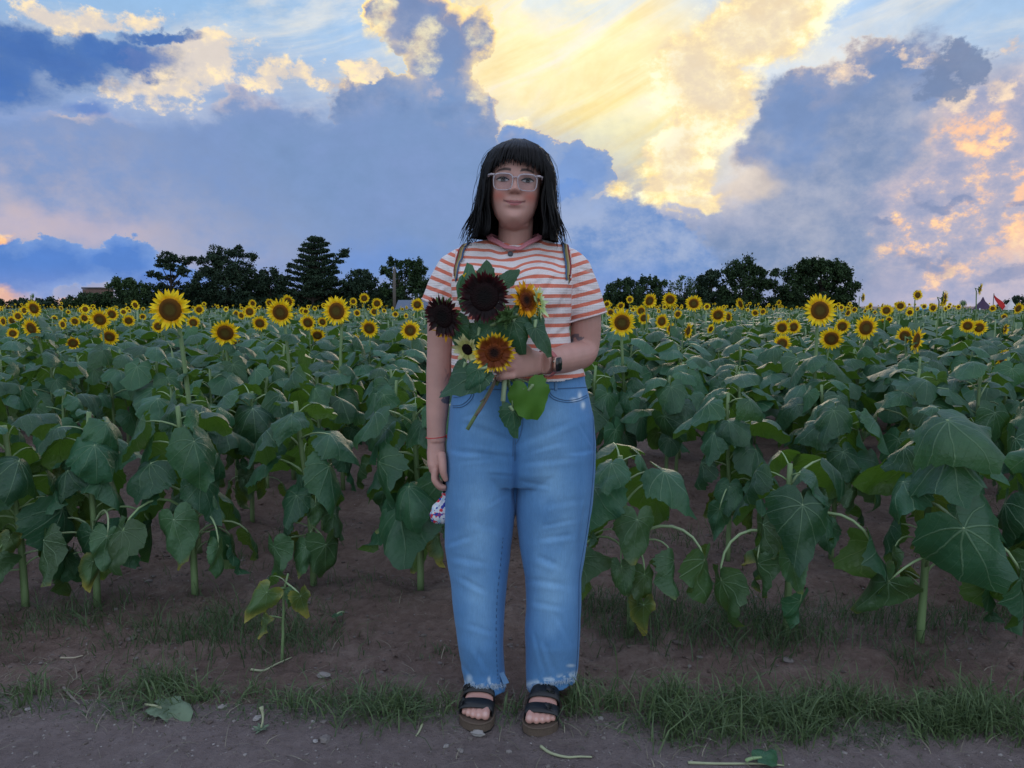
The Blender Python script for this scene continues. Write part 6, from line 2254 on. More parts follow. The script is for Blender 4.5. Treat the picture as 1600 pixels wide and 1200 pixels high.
# --- jeans
def build_jeans():
    YJ = 2.215
    pel = [(575, 712, 911, .118), (598, 709, 914, .122), (620, 706, 921, .127), (650, 702, 928, .134), (690, 698, 931, .134), (730, 697, 929, .122), (752, 700, 926, .10)]
    parts = [loft([hring(y, a, b, YJ, d) for (y, a, b, d) in pel], 40, 2.3)]
    L = [(700, 699, 808, .118), (740, 697, 806, .112), (780, 696, 805, .104), (820, 696, 802, .096), (850, 695, 798, .090), (900, 703, 793, .084), (950, 708, 788, .080), (1000, 715, 786, .077), (1040, 721, 788, .073), (1070, 727, 791, .070), (1082, 729, 792, .069)]
    R = [(700, 806, 930, .118), (740, 805, 929, .112), (780, 806, 925, .104), (820, 808, 920, .097), (850, 812, 916, .091), (900, 820, 908, .085), (950, 822, 908, .080), (1000, 821, 906, .077), (1040, 821, 903, .073), (1066, 822, 899, .070), (1078, 823, 898, .069)]
    for leg in (L, R):
        parts.append(loft([hring(y, a, b, YJ + (0.02 if y > 1000 else 0.0 if y < 800 else 0.005), d) for (y, a, b, d) in leg], 32, 2.25))
    V, F = remesh(parts, 0.0036, 3)
    marks = [(803, 690, 720, 660, 6, .004), (805, 715, 715, 705, 5, .003), (808, 695, 900, 655, 6, .004), (812, 725, 905, 715, 5, .003), (806, 745, 760, 742, 4, .003), (812, 752, 860, 760, 4, .003), (718, 655, 760, 640, 4, .002),
             (716, 722, 775, 716, 4, .002), (830, 705, 880, 690, 4, .003), (845, 842, 895, 836, 5, .004), (838, 868, 872, 884, 6, .005), (825, 905, 885, 915, 6, .004), (845, 822, 900, 812, 4, .0025),
             (705, 870, 760, 880, 6, .004), (700, 850, 735, 838, 5, .004), (715, 900, 760, 925, 5, .004), (730, 975, 775, 990, 5, .003), (740, 1010, 765, 1050, 5, .004), (750, 1005, 745, 1055, 4, .003),
             (850, 1000, 868, 1055, 5, .005), (835, 985, 850, 1050, 4, .004), (870, 960, 895, 1010, 5, .003), (830, 940, 880, 950, 5, .003), (760, 790, 795, 770, 4, .002), (735, 815, 790, 830, 7, .002), (850, 790, 910, 780, 6, .002), (715, 1030, 740, 1060, 4, .003),
             (905, 660, 928, 700, 3, .003), (915, 780, 905, 850, 3, .003), (703, 680, 700, 760, 3, .002)]
    V = strokes(V, F, marks)
    # the groove of the fly and between the thighs
    V = strokes(V, F, [(806, 700, 803, 790, 4, .006)])
    N = vnormals(V, F)
    V = V + N * (0.004 * fbm(V[:, 0] * 1.2 + V[:, 1], V[:, 2] * 0.8, 91, 3, 10.0))[:, None]
    px, py = proj_arr(V)
    # shade of the wash: faded thighs and knees, darker along the seams and inside of the legs
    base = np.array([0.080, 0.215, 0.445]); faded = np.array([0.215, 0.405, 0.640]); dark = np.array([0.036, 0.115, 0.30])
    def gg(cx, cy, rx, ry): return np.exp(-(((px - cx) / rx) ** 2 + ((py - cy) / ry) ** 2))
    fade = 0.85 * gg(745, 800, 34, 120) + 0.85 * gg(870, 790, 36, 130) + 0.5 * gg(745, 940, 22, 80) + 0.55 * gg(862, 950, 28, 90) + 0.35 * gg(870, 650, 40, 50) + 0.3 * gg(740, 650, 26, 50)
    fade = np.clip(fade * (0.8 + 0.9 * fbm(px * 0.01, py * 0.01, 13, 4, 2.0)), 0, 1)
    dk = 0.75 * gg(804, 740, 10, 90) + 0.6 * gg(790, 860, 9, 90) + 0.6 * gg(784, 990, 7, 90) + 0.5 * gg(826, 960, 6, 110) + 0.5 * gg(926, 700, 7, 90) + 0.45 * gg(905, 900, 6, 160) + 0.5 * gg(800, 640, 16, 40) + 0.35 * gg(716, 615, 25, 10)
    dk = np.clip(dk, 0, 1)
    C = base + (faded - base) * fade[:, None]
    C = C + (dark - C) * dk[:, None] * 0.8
    for (cx, cy, rx, ry) in ((897, 625, 5, 3), (906, 619, 3, 6), (911, 633, 3, 5)):
        C += (np.array([0.5, 0.6, 0.7]) - C) * np.clip(1.3 * gg(cx, cy, rx, ry), 0, 1)[:, None]
    # whiskers
    for (x0, y0, x1, y1) in ((720, 668, 790, 694), (722, 690, 792, 708), (820, 694, 900, 664), (822, 712, 905, 690), (835, 845, 900, 840), (715, 850, 770, 862), (718, 880, 775, 900), (835, 880, 895, 892)):
        d = np.abs((x1 - x0) * (y0 - py) - (x0 - px) * (y1 - y0)) / math.hypot(x1 - x0, y1 - y0)
        w = np.exp(-(d / 2.6) ** 2) * np.clip((px - x0) / 18, 0, 1) * np.clip((x1 - px) / 18, 0, 1) * np.clip(0.6 + 1.5 * fbm(px * 0.03, py * 0.03, 5, 2, 2.0), 0, 1)
        C += (faded * 1.05 - C) * (0.13 * w)[:, None]
    hemd = np.where(px < 805, 1075 - py, 1069 - 0.22 * (px - 860) - py)
    torn = np.exp(-((hemd - 7) / 4.5) ** 2) * np.clip((fbm(px * 0.05, py * 0.05, 23, 3, 2.2) + 0.02) * 6, 0, 1)
    torn = np.maximum(torn, np.clip(1.4 * (gg(733, 1062, 6, 9) + gg(764, 1062, 3, 6) + gg(856, 1060, 9, 2) + gg(892, 1040, 8, 3)) - 0.35, 0, 1))
    C += (np.array([0.42, 0.53, 0.66]) - C) * np.clip(torn, 0, 1)[:, None]
    # ragged hems: the cut runs unevenly
    keep = np.ones(len(V), bool)
    wob = 3.5 * fbm(V[:, 0] * 1.0, V[:, 1], 3, 3, 45.0)
    left = px < 805
    slope = np.where(left, 1076 - 0.02 * (px - 760), 1070 - 0.22 * (px - 860))
    yhem = P(800, 1076, YJ).z
    zl = np.where(left, P(760, 1077, YJ + 0.0).z, P(860, 1071, YJ).z + (V[:, 0] - P(860, 1071, YJ).x) * 0.22)
    keep &= V[:, 2] > zl + wob * 0.0016
    keep &= ~((V[:, 2] > P(800, 586, 2.10).z))
    V2, F2, idx = compact(V, F, keep)
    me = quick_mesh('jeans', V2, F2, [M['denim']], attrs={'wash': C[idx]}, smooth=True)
    o = link('jeans', me, PERSON)
    md = o.modifiers.new('thickness', 'SOLIDIFY'); md.thickness = 0.003; md.offset = -1
    bvh = tree_of(V, F)
    # waistband, pockets, fly and leg seams
    def seams(name, lines, r, mat, lift=0.0008, parent=o, dash=False):
        g = Geo()
        for ln in lines:
            p = line_on(bvh, ln, 10, lift)
            if len(p) > 2:
                if dash:
                    for k in range(0, len(p) - 2, 2): g.tube(p[k:k + 2], r, 4)
                else: g.tube(p, r, 5)
        return link(name, g.build(name, mat), parent)
    seams('waistband', [[(709, 607), (745, 608), (800, 609), (860, 608), (916, 605)]], 0.0016, M['thread'])
    seams('pocket', [[(855, 604), (863, 618), (880, 625), (900, 624), (917, 617)], [(852, 604), (861, 621), (880, 628), (902, 627), (918, 620)]], 0.0012, M['thread'])
    seams('pocket', [[(708, 634), (722, 632), (734, 622), (739, 609)], [(708, 637), (724, 635), (737, 624), (742, 609)]], 0.0012, M['thread'])
    seams('coin_pocket', [[(730, 614), (722, 619), (709, 621)]], 0.0010, M['thread'])
    seams('fly', [[(806, 609), (806, 650), (805, 690), (804, 720)], [(817, 609), (817, 655), (813, 680), (806, 694)], [(803, 665), (802, 690), (801, 712)]], 0.0011, M['thread'])
    seams('leg_seam', [[(922, 612), (926, 650), (928, 700), (925, 760), (918, 820), (911, 860), (905, 900), (904, 960), (902, 1020), (899, 1055)]], 0.0013, M['thread'])
    seams('leg_seam', [[(786, 840), (782, 880), (777, 930), (775, 980), (776, 1030), (778, 1062)]], 0.0013, M['thread'], dash=True)
    for (x, y) in ((745, 604), (868, 604)):
        g = Geo(); p = line_on(bvh, [(x, y - 10), (x, y), (x + 0.5, y + 6)], 6, 0.002)
        if len(p) > 2: g.tube(p, 0.0045, 6, flat=0.4); link('belt_loop', g.build('belt_loop', M['denim_plain']), o)
    # frayed threads round both hems
    rg = random.Random(3)
    g = Geo()
    for (x0, x1, yf) in ((725, 791, lambda x: 1075 - abs(x - 757) * 0.08), (823, 900, lambda x: 1071 - 0.17 * (x - 855))):
        for _ in range(150):
            x = rg.uniform(x0, x1)
            q = hit(bvh, x, yf(x) - rg.uniform(0, 7), 0.0005)
            if q is None or q.y > 2.3: continue
            l = rg.uniform(0.004, 0.013)
            e = q + Vector((rg.uniform(-0.006, 0.006), rg.uniform(-0.005, 0.001), -l))
            g.tube([q, q.lerp(e, 0.5) + Vector((rg.uniform(-.002, .002), -0.002, 0)), e], [0.0009, 0.0007, 0.0003], 3)
    link('frayed_hem', g.build('frayed_hem', M['pale_thread']), o)['kind'] = 'stuff'
    # a raw turned up flap at the inner hem of the left trouser leg
    q = hit(bvh, 782, 1058, 0.004)
    if q:
        g = Geo()
        v = [q + Vector(d) for d in ((-0.008, 0, 0.014), (0.006, -0.004, 0.018), (0.022, -0.002, -0.016), (0.006, -0.006, -0.020), (-0.008, 0.004, 0.014), (0.006, 0.001, 0.018), (0.022, 0.003, -0.016), (0.006, -0.001, -0.020))]
        g.add(v, [(3, 2, 1, 0), (4, 5, 6, 7), (0, 1, 5, 4), (1, 2, 6, 5), (2, 3, 7, 6), (3, 0, 4, 7)])
        link('turned_flap', g.build('turned_flap', M['denim_plain'], False), o)
    return o, bvh


M['denim_plain'] = flat_mat('denim_trim', (0.12, 0.23, 0.40), 0.85, 0.15, 60)
JEANS, JEANS_BVH = build_jeans()


# --- hair
def hair_w(z):
    return float(np.interp(z, [-0.06, -0.03, 0.0, 0.05, 0.12, 0.17, 0.20, 0.22, 0.234, 0.242], [0.135, 0.128, 0.120, 0.113, 0.104, 0.094, 0.081, 0.060, 0.030, 0.004]))


def build_hair():
    rg = random.Random(12)
    root_x = 0.006
    def surf(th, z, k=1.0):
        w = hair_w(z)
        front = -math.cos(th)
        if front < 0: dpt = float(np.interp(z, [0.05, 0.12, 0.17, 0.20, 0.22, 0.234, 0.242], [0.100, 0.104, 0.101, 0.086, 0.060, 0.030, 0.004]))
        else: dpt = float(np.interp(z, [-0.06, 0.0, 0.12, 0.17, 0.20, 0.22, 0.234, 0.242], [0.085, 0.095, 0.122, 0.116, 0.096, 0.066, 0.034, 0.005]))
        return Vector((root_x + math.sin(th) * w * k, front * dpt * k, z))
    g = Geo()
    # under layer: a closed shell over skull and nape, open at the face
    ths = [math.radians(d) for d in range(52, 309, 6)]
    zs = list(np.linspace(0.236, -0.035, 22))
    v, f = [], []
    for z in zs:
        for t in ths:
            v.append(HP(*surf(t, z, 0.955)))
    n = len(ths)
    for i in range(len(zs) - 1):
        for k in range(n - 1):
            a = i * n + k; f.append((a, a + 1, a + 1 + n, a + n))
    g.add(v, f, 0, 0.2)
    # top and fringe shell
    ths = [math.radians(d) for d in range(-60, 61, 6)]
    zs = list(np.linspace(0.240, 0.172, 10))
    v, f = [], []
    for z in zs:
        for t in ths: v.append(HP(*surf(t, z, 0.965)))
    n = len(ths)
    for i in range(len(zs) - 1):
        for k in range(n - 1):
            a = i * n + k; f.append((a, a + 1, a + 1 + n, a + n))
    g.add(v, f, 0, 0.2)
    # locks over it
    def lock(th, z_end, r, curve=0.0, layer=1.0, flare=0.0, tip=0.2):
        pts = []
        n_ = 13
        th0 = th * rg.uniform(0.85, 1.0)
        ph = rg.uniform(0, 6.28)
        for i in range(n_):
            t = i / (n_ - 1)
            z = 0.238 + (z_end - 0.238) * t ** 1.25
            thc = th0 + (th - th0) * t + curve * t * t
            p = surf(thc, z, layer)
            if z < 0.06: p += Vector((math.sin(thc) * flare * (0.06 - z) / 0.1, -abs(flare) * 0.3 * (0.06 - z) / 0.1, 0))
            wv = 0.0055 * max(0, (0.13 - z) / 0.15)
            p += Vector((0.002 * math.sin(ph + t * 6) + wv * math.sin(z * 55 + math.sin(th * 5) * 2), 0.002 * math.cos(ph + t * 5) + wv * math.cos(z * 50 + th * 3), 0)) * t
            pts.append(HP(*p))
        rad = [r * (0.5 + 0.5 * min(1, i / 3)) * (1 if i < 9 else max(tip, 1 - (i - 8) / 4.2)) for i in range(n_)]
        g.tube(pts, rad, 5, flat=0.55, a=rg.random())
    for k in range(430):
        th = rg.uniform(math.radians(50), math.radians(310))
        side = 1 if math.sin(th) > 0 else -1
        ze = rg.uniform(-0.060, 0.01) if rg.random() < 0.85 else rg.uniform(0.0, 0.05)
        lock(th, ze, rg.uniform(0.0025, 0.0055), curve=rg.uniform(-0.12, 0.12), layer=rg.uniform(0.945, 1.02), flare=rg.uniform(-0.01, 0.034), tip=0.1)
    # curtains beside the face
    for s in (-1, 1):
        for k in range(46):
            th = s * math.radians(rg.uniform(40, 74)) 
            p_in = rg.uniform(0, 1)
            pts = []
            ph = rg.uniform(0, 6)
            for i in range(13):
                t = i / 12
                z = 0.225 + (rg.uniform(-0.050, -0.02) * 0 - 0.035 - 0.225) * t
                xi = np.interp(t, [0, 0.25, 0.5, 0.75, 1.0], [0.050, 0.080, 0.074, 0.068, 0.076]) + 0.030 * p_in * min(1, t * 2)
                y = -np.interp(t, [0, 0.25, 0.5, 0.75, 1.0], [0.050, 0.070, 0.066, 0.060, 0.070]) + 0.03 * p_in
                q = Vector((s * xi + root_x + 0.002 * math.sin(ph + 5 * t), y, z + 0.01 * p_in))
                top = surf(th * (0.75 + t), 0.237 + (0.10 - 0.237) * min(1, t * 2.2), 0.985)
                k_ = min(1, max(0, (t - 0.10) / 0.32)); k_ = k_ * k_ * (3 - 2 * k_)
                q.x += s * 0.005 * math.sin(z * 48 + s) * min(1, t * 1.5)
                pts.append(HP(*(top.lerp(q, k_))))
            g.tube(pts, [0.0045] * 9 + [0.004, 0.003, 0.002, 0.0006], 5, flat=0.6, a=rg.random())
    # fringe
    for k in range(150):
        th = math.radians(rg.uniform(-58, 58))
        x = math.sin(th)
        edge = 0.154 - 0.030 * abs(x) ** 2.0 - 0.008 * (x > 0.25)
        ze = edge + rg.uniform(-0.006, 0.010) + (0.012 if rg.random() < 0.2 else 0) + (0.014 if -0.45 < x < -0.15 and rg.random() < 0.55 else 0)
        lock(th, ze, rg.uniform(0.0028, 0.0048), curve=rg.uniform(-0.05, 0.05), layer=rg.uniform(0.985, 1.01), tip=0.12)
    for s in (-1, 1):
        for k in range(26):
            th = s * math.radians(rg.uniform(50, 66))
            lock(th, rg.uniform(0.105, 0.135), rg.uniform(0.003, 0.0045), layer=rg.uniform(0.97, 1.0), tip=0.12)
    # flyaways
    for k in range(110):
        th = rg.uniform(math.radians(60), math.radians(300))
        pts = []
        ph = rg.uniform(0, 6); am = rg.uniform(0.004, 0.016)
        z0 = rg.uniform(0.05, 0.23); z1 = z0 - rg.uniform(0.08, 0.2)
        for i in range(8):
            t = i / 7
            z = max(-0.06, z0 + (z1 - z0) * t)
            p = surf(th + 0.1 * t, z, 1.01) + Vector((math.sin(th), 0, 0)) * am * math.sin(t * 3.1)
            pts.append(HP(*p))
        g.tube(pts, 0.0005, 3, a=0.9)
    o = link('hair', g.build('hair', M['hair']), PERSON)
    return o


HAIR = build_hair()


# --- face details
def build_face():
    bvh = tree_of(BV, BF)
    white = material('eye', lambda B: bsdf(B, attr(B, 'eyecol', 'Color'), 0.25, 0.5))
    for s in (-1, 1):
        c = HP(s * 0.0335 + (0.0 if s < 0 else 0.001), 0, 0.1175)
        V, F, C = [], [], []
        nx, nz = 21, 11
        for j in range(nz):
            for i in range(nx):
                u = -1 + 2 * i / (nx - 1); w = -1 + 2 * j / (nz - 1)
                x = u * 0.0165
                hgt = 0.0062 * (1 - abs(u) ** 2.2) + 0.0004
                low = 0.0036 * (1 - abs(u) ** 2.2) + 0.0003
                z = w * (hgt if w > 0 else low)
                q = HP(s * 0.0335 + x, -0.2, 0.1165 + z + 0.0012 * u * s)
                loc, nr, _, _ = bvh.ray_cast(q, Vector((0, 1, 0)))
                if loc is None: loc = HP(s * 0.0335 + x, -0.08, 0.1165 + z)
                bul = 0.0016 + 0.0022 * (1 - u * u)
                V.append(loc + Vector((0, -bul, 0)))
                r = math.hypot((x - 0.0003) / 0.0064, (z + 0.0002) / 0.0060)
                if w > 0.52: col = (0.012, 0.008, 0.008)
                elif r < 0.42: col = (0.006, 0.005, 0.005)
                elif r < 1.05: col = (0.030, 0.016, 0.010)
                elif w < -0.8: col = (0.22, 0.12, 0.11)
                else: col = (0.42, 0.38, 0.38)
                C.append(col)
        for j in range(nz - 1):
            for i in range(nx - 1):
                a = j * nx + i; F.append((a, a + 1, a + 1 + nx, a + nx))
        me = mesh('eye', V, F, [white], None, True, attrs={'eyecol': C})
        e = link('eye', me, PERSON)
        g = Geo()
        for k in range(15):
            u = -0.95 + 1.9 * k / 14
            q = V[(nz - 1) * nx + int((u + 1) / 2 * (nx - 1))]
            g.tube([q, q + Vector((u * 0.002, -0.003, 0.0018 + 0.0008 * (1 - u * u)))], [0.0006, 0.0002], 3)
        top = [V[(nz - 1) * nx + i] + Vector((0, -0.0006, 0)) for i in range(nx)]
        g.tube(top, 0.0015, 5)
        link('eyelashes', g.build('eyelashes', M['hair']), e)
    # glasses
    gl = link('glasses', None, PERSON) if False else None
    yf = -0.100
    g = Geo()
    root = None
    frames = Geo()
    lens_objs = []
    for s in (-1, 1):
        cx = s * 0.0325
        pts = []
        n = 40
        for k in range(n + 1):
            a = 2 * math.pi * k / n
            e = 3.4
            ca, sa = math.cos(a), math.sin(a)
            r = (abs(ca) ** e + abs(sa) ** e) ** (-1 / e)
            hx = 0.0255
            hz = 0.0215
            x = cx + ca * r * hx * (1 + 0.05 * sa)
            z = 0.1085 + sa * r * hz
            pts.append(Vector((x, yf + 0.010 * (abs(x) / 0.06) ** 2, z)))
        frames.tube([HP(*p) for p in pts[:-1]] + [HP(*pts[0]), HP(*pts[1])], [0.0013 + (0.0010 if p.z > 0.118 else 0) for p in pts[:-1]] + [0.0013, 0.0013], 8, cap=False)
        # brow bar and corner lug
        frames.tube([HP(*(Vector((cx + s * 0.0235, yf + 0.004, 0.1265)))), HP(*(Vector((cx + s * 0.032, yf + 0.010, 0.1275)))), HP(*(Vector((cx + s * 0.0385, yf + 0.016, 0.1265))))], [0.0026, 0.0032, 0.0030], 8)
        # temple arm
        frames.tube([HP(cx + s * 0.0385, yf + 0.016, 0.1265), HP(cx + s * 0.0405, yf + 0.05, 0.125), HP(cx + s * 0.0410, yf + 0.10, 0.118)], [0.0030, 0.0024, 0.0022], 6)
        frames.tube([HP(s * 0.0085, yf + 0.002, 0.104), HP(s * 0.0095, yf + 0.010, 0.100)], [0.0012, 0.0022], 6)
        lens_objs.append(pts)
    frames.tube([HP(-0.0085, yf, 0.1185), HP(-0.004, yf - 0.001, 0.1215), HP(0.004, yf - 0.001, 0.1215), HP(0.0085, yf, 0.1185)], 0.0016, 8)
    gl = link('glasses', frames.build('glasses', M['frame']), PERSON)
    for pts in lens_objs:
        c = sum((HP(*p) for p in pts[:-1]), Vector()) / (len(pts) - 1)
        v = [c + Vector((0, -0.0012, 0))] + [HP(*p) for p in pts[:-1]]
        m_ = len(v) - 1
        link('lens', mesh('lens', v, [(0, 1 + k, 1 + (k + 1) % m_) for k in range(m_)], [M['lens']]), gl)


build_face()


# --- necklace, bracelet
def build_trinkets():
    bvh = tree_of(np.concatenate([BV]), BF)
    def both(px, py, lift):
        a = hit(bvh, px, py, lift); b = hit(SHIRT_BVH, px, py, lift)
        c = [q for q in (a, b) if q is not None]
        return min(c, key=lambda q: q.y) if c else None
    q = catmull([Vector((774, 370, 0)), Vector((781, 383, 0)), Vector((790, 391, 0)), Vector((797, 394, 0)), Vector((806, 391, 0)), Vector((822, 383, 0)), Vector((838, 370, 0))], 6)
    pts = [p for p in (both(p.x, p.y, 0.0016) for p in q) if p is not None]
    g = Geo(); g.tube(pts, 0.0010, 5)
    nk = link('necklace', g.build('necklace', M['metal']), PERSON)
    c = both(797.5, 397.5, 0.003)
    g = Geo(); v, f = loft([(c + Vector((0, 0.001, 0)), (0.0068, 0, 0), (0, 0, 0.0068)), (c + Vector((0, -0.001, 0)), (0.0068, 0, 0), (0, 0, 0.0068))], 20); g.add(v, f)
    g.tube([c + Vector((math.cos(a) * 0.0068, -0.0012, math.sin(a) * 0.0068)) for a in np.linspace(0, 2 * math.pi, 20)], 0.0009, 5)
    link('pendant', g.build('pendant', flat_mat('grey_pendant', (0.10, 0.11, 0.13), 0.35)), nk)
    # red cord round the right wrist
    w = P(682, 682, 2.203)
    g = Geo(); pts = [w + Vector((0.0300 * math.cos(a), 0.0290 * math.sin(a), 0.003 * math.cos(a))) for a in np.linspace(0, 2 * math.pi, 30)]
    g.tube(pts, 0.0013, 5, cap=False); g.tube([w + Vector((0.029, -0.008, 0.002)), w + Vector((0.033, -0.012, -0.006))], 0.0011, 5)
    link('bracelet', g.build('bracelet', M['red_cord']), PERSON)


build_trinkets()


# --- sandals
def build_sandals():
    for i in (0, 1):
        h, d, sd, L, s = foot_frame(i)
        # outline of the sole, a little larger than the foot
        prof = [(-0.05, 0.006, 0), (-0.03, 0.020, 0), (0.02, 0.031, 0), (0.12, 0.037, 0), (0.30, 0.036, -0.001), (0.45, 0.038, -0.001), (0.62, 0.046, 0.0), (0.78, 0.052, 0.001), (0.90, 0.050, 0.003), (0.985, 0.040, 0.006), (1.04, 0.022, 0.010), (1.055, 0.008, 0.012)]
        def slab(z0, z1, grow):
            g = Geo()
            top, bot = [], []
            for (l, w, off) in prof:
                for sg in (-1, 1):
                    top.append(fpt(i, l, off * s + sg * (w + grow), z1)); bot.append(fpt(i, l, off * s + sg * (w + grow), z0))
            n = len(prof)
            v = top + bot
            f = []
            for k in range(n - 1):
                a = 2 * k
                f += [(a, a + 1, a + 3, a + 2), (a + 2 * n, a + 2 + 2 * n, a + 3 + 2 * n, a + 1 + 2 * n), (a, a + 2, a + 2 + 2 * n, a + 2 * n), (a + 1, a + 1 + 2 * n, a + 3 + 2 * n, a + 3)]
            f += [(0, 2 * n, 2 * n + 1, 1), (2 * n - 2, 2 * n - 1, 4 * n - 1, 4 * n - 2)]
            return g.add(v, f)
        sole = link('sandal', slab(0.007, SOLE_H - 0.001, 0.0).build('sandal', M['cork'], False), PERSON)
        sole['label'] = 'black two strap sandal on the foot at the ' + ('left' if i == 0 else 'right')
        link('outsole', slab(0.0, 0.007, 0.001).build('outsole', M['black_rubber'], False), sole)
        # raised rim round the foot bed
        g = Geo()
        rim = [fpt(i, l, off * s + (w - 0.002), SOLE_H) for (l, w, off) in prof] + [fpt(i, l, off * s - (w - 0.002), SOLE_H) for (l, w, off) in reversed(prof)]
        g.tube(rim + [rim[0]], 0.0030, 6)
        link('foot_bed_rim', g.build('foot_bed_rim', M['cork']), sole)
        hf = lambda l: float(np.interp(l, [0.20, 0.35, 0.50, 0.65, 0.76, 0.83, 0.9], [0.044, 0.040, 0.031, 0.023, 0.0185, 0.015, 0.013])) * 0.86
        wf = lambda l: float(np.interp(l, [0.20, 0.35, 0.50, 0.65, 0.76, 0.83, 0.9], [0.030, 0.031, 0.037, 0.042, 0.0435, 0.043, 0.042]))
        for (l0, l1) in ((0.47, 0.635), (0.735, 0.875)):
            V, F = [], []
            n = 26
            for j in range(n + 1):
                a = math.pi * j / n
                ca, sa = math.cos(a), math.sin(a)
                r = (abs(ca) ** 2.5 + abs(sa) ** 2.5) ** (-1 / 2.5)
                for l in (l0, l1):
                    h_, w_ = hf(l), wf(l)
                    lo = 0.02 * sa
                    for g_ in (0.0060, 0.0022):
                        z = SOLE_H + h_ + sa * r * (h_ + g_) if sa > 0.12 else SOLE_H - 0.010 + (h_ + 0.012) * (sa / 0.12)
                        V.append(fpt(i, l + lo, -ca * r * (w_ + g_ + 0.001), max(z, SOLE_H - 0.012)))
            for j in range(n):
                a = 4 * j
                F += [(a, a + 4, a + 6, a + 2), (a + 1, a + 3, a + 7, a + 5), (a, a + 1, a + 5, a + 4), (a + 2, a + 6, a + 7, a + 3)]
            st = link('strap', mesh('strap', V, F, [M['black_leather']]), sole)
            # buckle and the overlapping strap end on the outer side
            jb = 5 if s > 0 else 17
            c = (V[4 * jb] + V[4 * jb + 2]) / 2
            nrm = (c - fpt(i, (l0 + l1) / 2, 0, SOLE_H)).normalized()
            u = (V[4 * jb + 2] - V[4 * jb]).normalized(); w_ = nrm.cross(u)
            g = Geo()
            sq = [c + u * a * 0.011 + w_ * b * 0.008 + nrm * 0.0025 for a, b in ((-1, -1), (1, -1), (1, 1), (-1, 1), (-1, -1))]
            g.tube(sq, 0.0016, 6); g.tube([c - w_ * 0.008 + nrm * 0.0028, c + w_ * 0.009 + nrm * 0.0028], 0.0011, 5)
            link('buckle', g.build('buckle', M['black_leather']), st)
            g = Geo()
            e0 = c + nrm * 0.003; e1 = e0 + w_ * (0.020 if s > 0 else -0.020) + nrm * 0.0005
            g.tube([e0, e0.lerp(e1, 0.6), e1], [0.0085, 0.0085, 0.006], 6, flat=0.22, up=u)
            link('strap_end', g.build('strap_end', M['black_leather']), st)


build_sandals()


# ------------------------------------------------------------------ what she wears and holds apart from clothes
def build_watch():
    w = Vector(P(853, 568, 2.035)); axis = (P(862, 565, 2.06) - P(846, 567, 2.025)).normalized()
    root = empty('wristwatch', w)
    u = Vector((0, 0, 1)); n = axis.cross(u).normalized()
    if n.y > 0: n = -n
    r = 0.0325
    V, F = [], []
    m = 32
    for k in range(m):
        a = 2 * math.pi * k / m
        d = u * math.cos(a) + n * math.sin(a)
        for s in (-1, 1):
            for t in (0.0, 0.0022):
                V.append(d * (r + t + 0.002) + axis * (s * 0.0085))
    for k in range(m):
        a, b = 4 * k, 4 * ((k + 1) % m)
        F += [(a, b, b + 1, a + 1), (a + 2, a + 3, b + 3, b + 2), (a + 1, b + 1, b + 3, a + 3), (a, a + 2, b + 2, b)]
    link('band', mesh('band', V, F, [flat_mat('rose_band', (0.42, 0.13, 0.13), 0.7)]), root)
    def slab(hx, hz, d0, d1, rr):
        rings = []
        for d, k in ((d0, 0.94), (d0 + 0.001, 1), (d1 - 0.001, 1), (d1, 0.92)):
            rings.append((n * d, axis * hx * k, u * hz * k))
        return loft(rings, 28, 4.5)
    g = Geo(); g.add(*slab(0.0165, 0.0200, r - 0.001, r + 0.0095, 0)); link('case', g.build('case', material('gold_case', lambda B: bsdf(B, (0.45, 0.27, 0.22), 0.3, 0.5, metal=1.0))), root)
    g = Geo(); g.add(*slab(0.0145, 0.0180, r + 0.0085, r + 0.0108, 0)); link('screen', g.build('screen', material('black_screen', lambda B: bsdf(B, (0.008, 0.009, 0.011), 0.08, 0.6))), root)
    g = Geo(); g.tube([axis * -0.0165 + n * (r + 0.005) + u * 0.008, axis * -0.0185 + n * (r + 0.005) + u * 0.008], 0.003, 10); link('crown_knob', g.build('crown_knob', M['metal']), root)
    props(root, 'square black smartwatch with a rose band on her bent wrist', 'watch')


